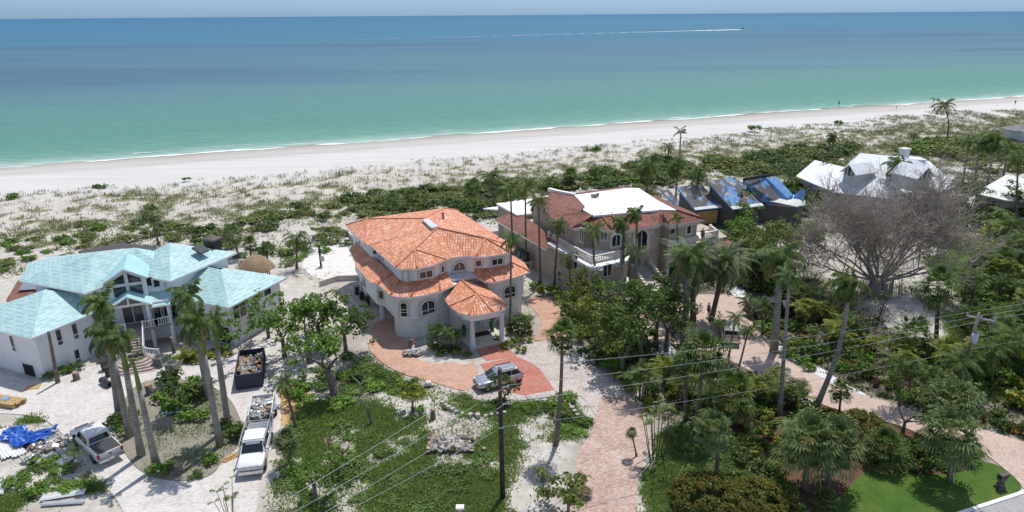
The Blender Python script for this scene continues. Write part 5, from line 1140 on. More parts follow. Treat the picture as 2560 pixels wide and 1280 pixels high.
PALMS = [
 (298,1045,256,752,'swept',36,'royal palm farthest from the pickup in the group of four, its crown highest',dict(r0=.25,r1=.15)),
 (325,1095,270,832,'swept',38,'royal palm second from left in the group of four by the white pickup',dict(r0=.25,r1=.15)),
 (354,1142,301,845,'royal',32,'royal palm third from left in the group of four by the white pickup',dict(r0=.27,r1=.15)),
 (393,1172,333,903,'wreck',20,'royal palm on the island with almost no crown left, nearest of the four',dict(r0=.28,r1=.11)),
 (145,958,121,829,None,0,'bare headless palm trunk in front of the garage wing',dict(r0=.17,r1=.13,mat_=M_ptrunk)),
 (521,1000,473,738,'swept',36,'royal palm farthest back of the three right of the island',dict(r0=.22,r1=.13)),
 (551,1118,495,800,'swept',40,'royal palm, taller and nearer one of the pair beside the dumpster',dict(r0=.25,r1=.15)),
 (572,1073,533,800,'royal',36,'royal palm just behind its taller neighbour beside the dumpster',dict(r0=.26,r1=.15)),
 (397,612,378,535,'sabal',27,'cabbage palm on the sand behind the teal roof, leftmost there',{}),
 (598,645,580,585,'sabal',29,'cabbage palm standing on white sand right of the brown chimney',{}),
 (484,605,479,583,None,0,'short headless palm stub behind the brown chimney',{}),
 (742,672,741,592,'droop',36,'shaggy dark palm with hanging fronds left of the orange roof',{}),
 (628,652,625,612,'fan',22,'squat fan palm on the sand behind the thatched hut',{}),
 (668,660,668,622,'fan',22,'squat fan palm directly right behind the thatched hut',{}),
 (980,565,982,500,'fan',22,'fan palm among bushes behind the left of the orange roof',{}),
 (1035,540,1030,490,'fan',26,'fan palm among bushes behind the middle of the orange roof',{}),
 (1275,828,1278,598,'coco',34,'slim tall palm standing at the right front corner of the white villa',dict(r0=.13,r1=.09)),
 (1284,690,1276,470,'coco',36,'tall coconut palm between villa and mansion, farthest left',dict(r0=.16,r1=.1)),
 (1315,668,1313,465,'coco',38,'tall coconut palm between villa and mansion, second from left',dict(r0=.16,r1=.1)),
 (1351,718,1346,500,'coco',34,'tall coconut palm between villa and mansion, third from left',dict(r0=.16,r1=.1)),
 (1385,718,1396,560,'coco',32,'coconut palm leaning right in front of the left side of the mansion',dict(r0=.16,r1=.1)),
 (1428,735,1421,640,'droop',30,'ragged palm with hanging yellow fronds at the mansion wall',dict(r0=.12,r1=.08)),
 (1462,790,1458,677,'coco',22,'small slim palm near the front left corner of the mansion',dict(r0=.09,r1=.06)),
 (1513,760,1483,572,'coco',36,'curved coconut palm crossing the mansion balcony',dict(r0=.17,r1=.1,curve=-.5)),
 (1552,748,1559,555,'swept',26,'thick grey royal palm right of the mansion balcony',dict(r0=.34,r1=.2)),
 (1590,775,1592,532,'swept',24,'slim royal palm in front of the arched mansion window',dict(r0=.15,r1=.1)),
 (1590,758,1587,628,'coco',36,'coconut palm in front of the mansion stairs',dict(r0=.15,r1=.1)),
 (1700,745,1692,548,'wreck',22,'slim palm with a small ragged crown in front of the round window',dict(r0=.12,r1=.08)),
 (1733,802,1731,655,'date',82,'left one of two bushy grey-green date palms in front of the mansion garage',dict(r0=.34,r1=.26)),
 (1777,805,1813,658,'date',74,'right one of two bushy grey-green date palms, leaning towards the cars',dict(r0=.30,r1=.24)),
 (1710,862,1724,635,'royal',44,'tall royal palm with a thick pale trunk in front of the date palms',dict(r0=.36,r1=.2)),
 (1238,522,1229,440,'coco',34,'coconut palm behind the right end of the orange roof',dict(r0=.17,r1=.1)),
 (1262,545,1182,468,'fan',28,'fan palm in the scrub right behind the orange roof',dict(r0=.16)),
 (1374,478,1375,446,'coco',24,'low coconut palm in the scrub behind the mansion roof, leftmost',{}),
 (1425,470,1426,440,'fan',24,'low fan palm in the scrub behind the mansion roof',{}),
 (1488,458,1487,424,'coco',22,'short coconut palm in the scrub behind the white flat roof',{}),
 (1616,484,1619,410,'coco',44,'wide coconut palm behind the right end of the white flat roof',dict(r0=.16)),
 (1668,412,1672,366,'coco',17,'small coconut palm leaning on the dune',dict(r0=.15)),
 (1699,398,1702,330,'wreck',17,'slender wind-torn palm tallest on the dune edge above the mansion',dict(r0=.16)),
 (1688,513,1694,415,'swept',24,'tall ragged palm between the mansion and the tarped house',dict(r0=.17)),
 (1742,546,1744,430,'coco',32,'tall palm rising in front of the left blue tarped roof',dict(r0=.2)),
 (2367,350,2359,262,'coco',24,'lone tall curved palm on the dune at the right',dict(r0=.2,curve=.9)),
 (2078,388,2085,342,'swept',14,'small ragged palm on the dune behind the white metal roof',dict(r0=.18)),
 (2286,360,2283,342,'wreck',14,'tiny palm on the dune right of the white chimney',dict(r0=.18)),
 (2407,452,2424,350,'coco',20,'leaning palm in the far right grove, leftmost one',dict(r0=.22)),
 (2437,458,2448,362,'coco',26,'palm in the far right grove, second from the left',dict(r0=.25)),
 (2469,462,2487,348,'swept',28,'tallest palm in the far right grove',dict(r0=.22)),
 (2505,455,2522,370,'coco',24,'palm in the far right grove, rightmost one',dict(r0=.22)),
 (2243,520,2253,412,'swept',28,'palm with a torn crown in front of the white metal roof',dict(r0=.24)),
 (2540,560,2545,400,'coco',30,'palm at the right frame edge above the cream house',dict(r0=.2)),
 (2035,1028,2125,707,'swept',40,'very tall leaning palm right of the garden drive',dict(r0=.24,r1=.15,curve=.6,trunk='brown',mat_=M_royal)),
 (2340,855,2347,715,'fan',46,'fan palm standing in the sandy yard below the bare tree',dict(r0=.22,r1=.18)),
 (2287,900,2287,838,'fan',46,'low spiky fan palm right of the sandy yard',dict(r0=.2)),
 (1935,880,1953,640,'royal',50,'tall royal palm with the thickest pale trunk left of the gravel strip',dict(r0=.40,r1=.24)),
 (1949,1042,1974,690,'coco',36,'very tall slim palm beside the thick royal palm, its foot in the mulch',dict(r0=.20,r1=.12,mat_=M_royal)),
 (1888,818,1869,755,'coco',26,'small coconut palm leaning left at the nose of the black car',dict(r0=.1,r1=.07)),
 (1907,835,1905,760,'coco',30,'small coconut palm in front of the black car',dict(r0=.12,r1=.08)),
 (1821,896,1840,792,'coco',24,'slim coconut palm right behind the champagne car',dict(r0=.1,r1=.06)),
 (1799,890,1796,806,'coco',22,'slim coconut palm left of the champagne car',dict(r0=.1,r1=.06)),
 (1838,955,1872,822,'coco',26,'leaning coconut palm at the roadside below the champagne car',dict(r0=.11,r1=.07)),
 (1738,1078,1760,885,'fan',64,'big fan palm left of the garden drive with a slim brown trunk',dict(r0=.18,r1=.13)),
 (1715,1050,1712,905,'fan',36,'fan palm with a dark trunk behind the big one left of the garden drive',dict(r0=.2,r1=.16)),
 (1786,1207,1784,1072,'sabal',46,'cabbage palm with a curved brown trunk behind the rusty round shrubs',dict(r0=.17,r1=.13,curve=.25)),
 (2012,1228,2022,1105,'sabal',72,'large cabbage palm at the left corner of the lawn',dict(r0=.24,r1=.2)),
 (2068,1215,2085,1110,'sabal',66,'cabbage palm right behind the one at the left corner of the lawn',dict(r0=.24,r1=.2)),
 (1825,1060,1826,990,'fan',68,'low fan palm with long hanging leaves in the mulch bed',dict(r0=.18)),
 (2098,1034,2103,977,'fan',28,'small fan palm beside the beige drive above the rusty mound',dict(r0=.1,r1=.08)),
 (2375,1100,2377,1005,'sabal',56,'cabbage palm at the drive, upper one of two at the lawn',dict(r0=.2,r1=.16)),
 (2374,1206,2380,1085,'sabal',60,'cabbage palm on the lawn edge, lower one of two at the lawn',dict(r0=.2,r1=.16)),
 (2249,1015,2243,902,'coco',36,'slim palm with a thin grey trunk behind the beige drive',dict(r0=.09,r1=.07)),
 (2296,1018,2312,938,'coco',38,'leaning palm behind the beige drive, right of its slim neighbour',dict(r0=.15,r1=.1)),
 (2275,1010,2272,920,'coco',30,'palm squeezed between two others behind the beige drive',dict(r0=.1,r1=.08)),
 (2212,1165,2212,1120,'fan',48,'low bushy palm at the top edge of the lawn',dict(r0=.1)),
 (2065,1275,2066,1250,'fan',30,'low spiky palm at the bottom left of the lawn',dict(r0=.1)),
 (1389,1112,1405,838,'fan',42,'lone palm with a long slim trunk below the red paver panel',dict(r0=.19,r1=.11,curve=.15)),
 (741,1072,710,955,'coco',34,'small arching palm on the yellow sand right of the trailer',dict(r0=.13,r1=.09)),
 (727,1168,716,1105,'sabal',32,'squat cabbage palm right of the white work truck',dict(r0=.18)),
 (180,1182,188,1130,'wreck',22,'tiny young palm at the left edge of the drive by the pickup',dict(r0=.05,r1=.04,trunk='brown')),
 (1592,1142,1579,1082,'sabal',15,'small curved fan palm on the right edge of the lower drive',dict(r0=.07,r1=.05)),
 (2490,700,2500,640,'coco',50,'dense palm at the right edge above the hedge',dict(r0=.2)),
 (2540,640,2535,560,'coco',48,'dense dark palm at the far right edge',dict(r0=.2)),
 (2395,1000,2398,905,'coco',46,'bushy palm right of the leaning utility pole',dict(r0=.12)),
 (2480,960,2478,870,'coco',48,'bushy palm at the right edge between pole and drive',dict(r0=.12)),
 (2440,880,2440,800,'fan',44,'fan palm behind the leaning utility pole',dict(r0=.14)),
 (2540,930,2540,840,'coco',46,'bushy palm cut by the right frame edge',dict(r0=.12)),
 (1470,650,1560,600,'wreck',0.1,'',None),
]
for P_ in PALMS:
    if P_[7] is None: continue
    palm(*P_[:7], **P_[7])

# ---- areca clumps: several thin stems with feather leaves
def areca_mesh(h, n, spread, m, stemm, nf=5, L=1.2):
    C, D_, W_, T_ = [], [], [], []; mb = MB()
    for i in range(n):
        a = nr.rand() * 6.283; r = spread * nr.rand() ** .6; b = np.array([math.cos(a) * r * .4, math.sin(a) * r * .4, 0]); hh = h * nr.uniform(.55, 1.0); t = np.array([math.cos(a) * r, math.sin(a) * r, hh])
        mb.tube([b, b * .5 + t * .5 + np.array([0, 0, .1]), t], [.045, .035, .03], 5)
        for j in range(nf):
            c, d, w_ = frond(L * nr.uniform(.8, 1.1), nr.uniform(.3, 1.3), nr.rand() * 6.283, 1.7, nl=9, ll=.38, lw=.05, hang=.35); C += [x + t for x in c]; D_ += d; W_ += w_; bt = nr.uniform(.3, .8); T_ += [[bt + nr.uniform(-.1, .1), nr.rand() * .9] for _ in c]
    return mb, qmesh('areca_fronds', np.array(C), np.array(D_), np.array(W_), m, np.array(T_))
AR = {}
for nm, a_ in (('green', (2.6, 9, 1.0, L_palm, M_stick)), ('yellow', (1.9, 10, 1.0, L_yel, M_stick)), ('thin', (5.2, 9, 1.5, L_palm, M_stick, 2, .9)), ('low', (.9, 8, .8, L_yel, M_stick, 5, 1.1)), ('dkgreen', (2.2, 10, 1.1, L_dk, M_stick, 6, 1.3))):
    AR[nm] = []
    for _ in range(2):
        mb, me = areca_mesh(*a_); so = part(mb, 'stems', a_[4], type('o', (), {'location': (0, 0, 0)})()) if False else None
        sm = MB._r0(mb, 'stems', a_[4]); COL.objects.unlink(sm); AR[nm].append((sm.data, me)); bpy.data.objects.remove(sm)
def areca(kind, p, s, label, group=None, name='areca_palm'):
    o = empty(name, p, label, 'palm clump', group, rng.uniform(0, 6.28)); o.scale = (s, s, s); sd_, cr = rng.choice(AR[kind])
    for nm, me in (('stems', sd_), ('crown', cr)): c = bpy.data.objects.new(nm, me); COL.objects.link(c); c.parent = o
    return o

# ---- broadleaf trees: forked trunk, limbs, leaf clumps
def limb(mb, p, d, L, r, depth, tips, spread=.7, n=5, gn=.0):
    pts = [p]; rad = [r]; q = Vector(p); d = Vector(d).normalized()
    for i in range(4):
        d = (d + Vector((rng.gauss(0, .16), rng.gauss(0, .16), rng.gauss(0, .1) + gn))).normalized(); q = q + d * L / 4; pts.append(q.copy()); rad.append(r * (1 - .13 * (i + 1)))
    mb.tube(pts, rad, max(4, n), caps=False)
    if depth == 0: tips.append((q.copy(), d.copy())); return
    for k_ in range(rng.choice((2, 3)) if depth > 1 else 2):
        nd = (d + Vector((rng.gauss(0, spread), rng.gauss(0, spread), rng.gauss(.15, spread * .6)))).normalized(); limb(mb, q, nd, L * rng.uniform(.6, .85), rad[-1] * .72, depth - 1, tips, spread, n - 1, gn)
def tree(bx, by, h, w, label, leaf=None, size=.17, depth=3, per=60, lump=.75, group=None, lean=(0, 0), dens=1.0, name='broadleaf_tree', bark=None, r=None, spread=.6, base=None, loff=.35):
    b = base or at(bx, by); o = empty(name, b, label, 'tree', group); mb = MB(); tips = []; r = r or .05 * h ** .8
    d = Vector((lean[0], lean[1], 1)); L = h * .36; pts = [b + Vector((0, 0, -.1)), b + d * L * .5, b + d * L]; mb.tube(pts, [r * 1.35, r, r * .85], 9, caps=False)
    for k_ in range(3): a = k_ * 2.1 + rng.random(); limb(mb, pts[-1], Vector((math.cos(a) * .75, math.sin(a) * .75, .8)), w * .42, r * .55, depth - 2, tips, spread, 6, .04)
    part(mb, 'trunk', bark or M_bark, o)
    if leaf:
        cs, rs = [], []
        for q, dd in tips:
            for _ in range(max(1, int(2 * dens))):
                c = q + Vector((rng.gauss(0, lump * .8), rng.gauss(0, lump * .8), rng.gauss(0, lump * .75) + loff * .6 - (rng.random() < .2) * 1.0)) - b
                if c.z < .4: c.z = .5
                cs.append(c); rs.append(lump * rng.uniform(.55, 1.1))
        C, D_, W_, T_ = leaf_cloud(cs, rs, per, size, .75); me = qmesh('crown', C, D_, W_, leaf, T_); c = bpy.data.objects.new('crown', me); COL.objects.link(c); c.parent = o
    return o
for a_ in (
 (712,893,5.8,3.8,'broad green tree with twisted pale limbs, left one between the teal roof and the villa',L_brt,dict(depth=4,dens=2.4,lump=.62,loff=.1)),
 (775,905,7.2,4.2,'tall green tree with twisted limbs, middle one left of the villa',L_brt,dict(depth=4,dens=2.4,lump=.62,loff=.1)),
 (838,985,6.6,4.2,'green tree on a slanting pale trunk with spreading roots left of the salmon drive',L_brt,dict(depth=4,dens=2.2,lean=(-.25,.2),lump=.6,r=.34,loff=0)),
 (865,880,5.6,3.6,'dense dark green tree against the left corner of the salmon drive',L_dk,dict(depth=4,dens=2.6,lump=.75,loff=0)),
 (800,850,4.8,3.4,'mid green tree behind the twisted trees left of the villa',L_sea,dict(depth=4,dens=2,lump=.7,loff=0)),
 (610,905,3.4,3.4,'low sprawling tree in front of the teal house right wing',L_brt,dict(depth=4,lump=.5)),
 (672,845,4.4,3.6,'open branched tree overhanging the right teal roof',L_brt,dict(depth=4,lump=.5)),
 (1032,1028,2.3,1.6,'small citrus tree with yellow-green leaves in the weedy lot',L_yel,dict(depth=3,lump=.4,per=110)),
 (1262,1010,2.4,2.2,'small dark tree partly hiding the silver car behind the utility pole',L_dk,dict(depth=3,lump=.5,per=90)),
 (1500,900,4.6,4.4,'bushy yellow-green tree by the mansion wall, left one',L_sea,dict(depth=4,dens=2,lump=.7)),
 (1440,800,3.2,3.6,'bushy green tree right of the salmon drive arm',L_sea,dict(depth=4,dens=2,lump=.7)),
 (1600,900,7.2,4.8,'tall dense dark tree in front of the mansion stairs',L_dk,dict(depth=4,dens=2.2,lump=.75)),
 (1665,880,6.6,4.0,'dark green tree beside the white gravel strip',L_dk,dict(depth=4,dens=2,lump=.7)),
 (1555,950,5.6,4.6,'dense dark tree on the right of the grey forecourt',L_dk,dict(depth=4,dens=2.2,lump=.8)),
 (1905,705,7.2,5.4,'big dense green tree right of the mansion',L_sea,dict(depth=4,dens=2.6,lump=.9)),
 (1975,690,6.4,4.6,'dense round green tree left of the bare tree',L_sea,dict(depth=4,dens=2.6,lump=.9)),
 (1850,640,5.4,3.4,'upright green tree behind the rosette window wall',L_brt,dict(depth=4,dens=1.6,lump=.7)),
 (1845,560,3.6,3.4,'leafy tree in front of the second tarped roof',L_brt,dict(depth=4,dens=1.6,lump=.8)),
 (2050,470,3.4,3.6,'leafy dark tree in front of the left white metal roof',L_dk,dict(depth=4,dens=1.6,lump=.9)),
 (2290,570,4.6,5.2,'dark bushy tree behind the bare tree, below the dormers',L_dk,dict(depth=4,dens=2,lump=1.0)),
 (2420,545,4.4,4.6,'green bushy tree at the corner of the cream house',L_dk,dict(depth=4,dens=2,lump=1.0)),
 (2540,545,3.6,3.6,'dark tree in front of the cream house',L_dk,dict(depth=4,dens=2,lump=.9)),
 (1420,1292,2.6,2.4,'leafy sea grape tree at the bottom edge beside the straw heap',L_sea,dict(depth=3,dens=2,lump=.6,per=110)),
 (790,1255,4.2,2.0,'slender leafy tree at the bottom edge right of the work truck',L_brt,dict(depth=4,lump=.45)),
 (1640,850,5.6,3.6,'dark green tree just right of the mansion stairs',L_dk,dict(depth=4,dens=2,lump=.7)),
 (1535,790,4.4,3.4,'light green tree under the mansion balcony',L_brt,dict(depth=4,dens=1.8,lump=.6)),
 (1480,860,4.0,3.4,'yellow-green tree at the edge of the grey forecourt',L_yel,dict(depth=4,dens=1.6,lump=.6)),
 (1650,790,5.0,2.6,'upright dark tree beside the gate piers',L_dk,dict(depth=4,dens=1.8,lump=.6)),
 (2255,1090,3.6,3.4,'dark glossy tree hiding part of the beige drive',L_dk,dict(depth=4,dens=2.4,lump=.7)),
 ): tree(a_[0], a_[1], a_[2], a_[3], a_[4], a_[5], **a_[6])
# pruned and bare trees
tree(845, 1185, 3.6, 3.0, 'pruned tree with bent bare limbs and a few sprouts in the weedy lot', L_brt, depth=4, dens=.5, lump=.28, bark=mat('reddish_bark', (.20, .12, .08), (.10, .06, .04), .95, 6), r=.20)
tree(930, 1062, 4.0, 1.6, 'leafless forked tree in the weedy lot left of the citrus tree', None, depth=4, bark=M_bark, r=.13, lean=(-.2, .1), name='bare_tree')
tree(905, 985, 2.6, 3.4, 'bleached leafless bush tangled beside the salmon drive', None, depth=5, bark=M_dead, r=.10, spread=.9, name='bare_tree')
tree(2110, 560, 5.5, 3.0, 'small leafless tree in front of the white metal roof', None, depth=5, bark=M_dead, r=.14, spread=.5, name='bare_tree')
tree(2420, 700, 6.5, 5.5, 'grey leafless tree right of the giant bare tree', None, depth=5, bark=M_dead, r=.2, spread=.6, name='bare_tree')
# the giant bare banyan
b = at(2190, 738); BT = empty('bare_banyan', b, 'giant leafless banyan with countless grey branches over the sandy yard', 'tree')
def bare(mb, p, d, L, r, depth, twigs):
    pts = [p]; r = max(r, .018); rad = [r]; q = Vector(p); d = Vector(d).normalized(); ns = 4 if depth > 1 else 3
    for i in range(ns):
        d = (d + Vector((rng.gauss(0, .13), rng.gauss(0, .13), rng.gauss(.03, .1)))).normalized(); q = q + d * L / ns; pts.append(q.copy()); rad.append(r * (1 - .45 * (i + 1) / ns))
    (mb if depth > 2 else twigs).tube(pts, rad, 6 if depth > 3 else 4 if depth > 1 else 3, caps=False)
    if depth == 0: return
    for i, k_ in enumerate(pts[1:]):
        if i < 1 and depth > 4: continue
        for _ in range(1 if i < ns - 1 else (3 if depth == 3 else 2)):
            if depth <= 2 and rng.random() < (.5 if depth == 1 else .36): continue
            nd = (d + Vector((rng.gauss(0, .55), rng.gauss(0, .55), rng.gauss(.12, .35)))).normalized(); bare(mb, k_, nd, L * rng.uniform(.55, .78), rad[i + 1] * .62, depth - 1, twigs)
tm, tw = MB(), MB()
for i in range(7): a = i * .9; tm.tube([b + Vector((math.cos(a) * 1.5, math.sin(a) * 1.1, -.1)), b + Vector((math.cos(a) * .9, math.sin(a) * .7, 1.0)), b + Vector((math.cos(a) * .6, math.sin(a) * .5, 2.4))], [.34, .27, .26], 7)
limbs = [(-1.0, .2, .95, 6.2), (-.75, -.5, 1.0, 5.6), (-.45, .5, 1.2, 5.8), (-.1, -.4, 1.25, 5.2), (.15, .6, 1.25, 5.6), (.55, -.3, 1.0, 5.6), (.85, .3, .85, 6.4), (1.1, -.2, .65, 6.6), (1.15, .4, .95, 6.8), (-1.15, .05, .55, 6.4), (-.55, .1, 1.3, 6.0), (-1.1, -.3, .8, 6.2), (.35, .1, 1.3, 5.6), (.0, .5, 1.4, 6.0), (.7, .6, 1.1, 6.2), (-.9, .6, .8, 6.0), (1.0, -.6, .5, 5.6)]
for dx, dy, dz, L in limbs: bare(tm, b + Vector((dx * .5, dy * .4, 1.9)), (dx * (1.25 if dx > 0 else 1.1), dy, dz), L * (.98 if dx > 0 else .9) * rng.uniform(.8, 1.12), .17, 5, tw)
part(tm, 'trunk', M_dead, BT); part(tw, 'branches', M_dead, BT)
rt = MB()
for i in range(110): a = rng.uniform(0, 6.28); rr = rng.uniform(.5, 2.4); x, y = math.cos(a) * rr * 1.5, math.sin(a) * rr; rt.tube([b + Vector((x, y, 0)), b + Vector((x * .9, y * .9, rng.uniform(1.6, 2.6)))], [.05, .03], 4, caps=False)
part(rt, 'aerial_roots', M_dead, BT)

# ---- scattered shrubs, zone by zone; ordinals run left to right along each zone
BLOCK = [W_g, W_ul, W_mid, W_r, WLo, WB, XY(Pc)]
BLOCKD = [XY(G(d)) for d in (D_teal, D_sal, D_gr, D_low, D_arm, D_tan)]
taken = []; MASS = {}
def scatter(poly, n, kinds, smin, smax, desc, grp, sep=.75, areca_p=0., ak=('green',), seed=0, stuff=None, flat=1.):
    R_ = random.Random(seed * 77 + n); P = GP(poly); xs = [p[0] for p in P]; ys = [p[1] for p in P]; got = []; tries = 0
    while len(got) < n and tries < n * 60:
        tries += 1; x, y = R_.uniform(min(xs), max(xs)), R_.uniform(min(ys), max(ys)); s = R_.uniform(smin, smax)
        if not inpoly([x], [y], P)[0]: continue
        if any(inpoly([x], [y], B)[0] for B in BLOCK): continue
        if any(pdist([x], [y], B)[0] > -.5 * s for B in BLOCKD): continue
        if any((x - a) ** 2 + (y - b_) ** 2 < ((s + c_) * sep) ** 2 for a, b_, c_ in taken + got): continue
        got.append((x, y, s))
    taken.extend(got); got.sort(key=lambda g: pr((g[0], g[1], 0))[0])
    got = got if stuff else got[:20]
    for i, (x, y, s) in enumerate(got):
        kd = R_.choice(kinds)
        if stuff: MASS.setdefault(stuff, []).append((R_.choice(SH[kd]), x, y, s, R_.uniform(0, 6.28), s * flat * R_.uniform(.6, 1.25) * (.6 if stuff == 'lot' else 1))); continue
        where = ORD[i] + ' plant from left ' + desc
        if R_.random() < areca_p: areca(R_.choice(ak), (x, y, 0), s * .9, 'feathery palm clump, ' + where, grp + ' clumps')
        else: shrub(kd, (x, y, 0), s, {'sea': 'olive green leafy shrub, ', 'brt': 'bright green shrub, ', 'dk': 'dark green shrub, ', 'yel': 'yellow-green shrub, ', 'red': 'reddish shrub, ', 'pur': 'purple flowering shrub, ', 'org': 'orange croton shrub, ', 'weed': 'low soft weedy bush, '}[kd] + where, grp)
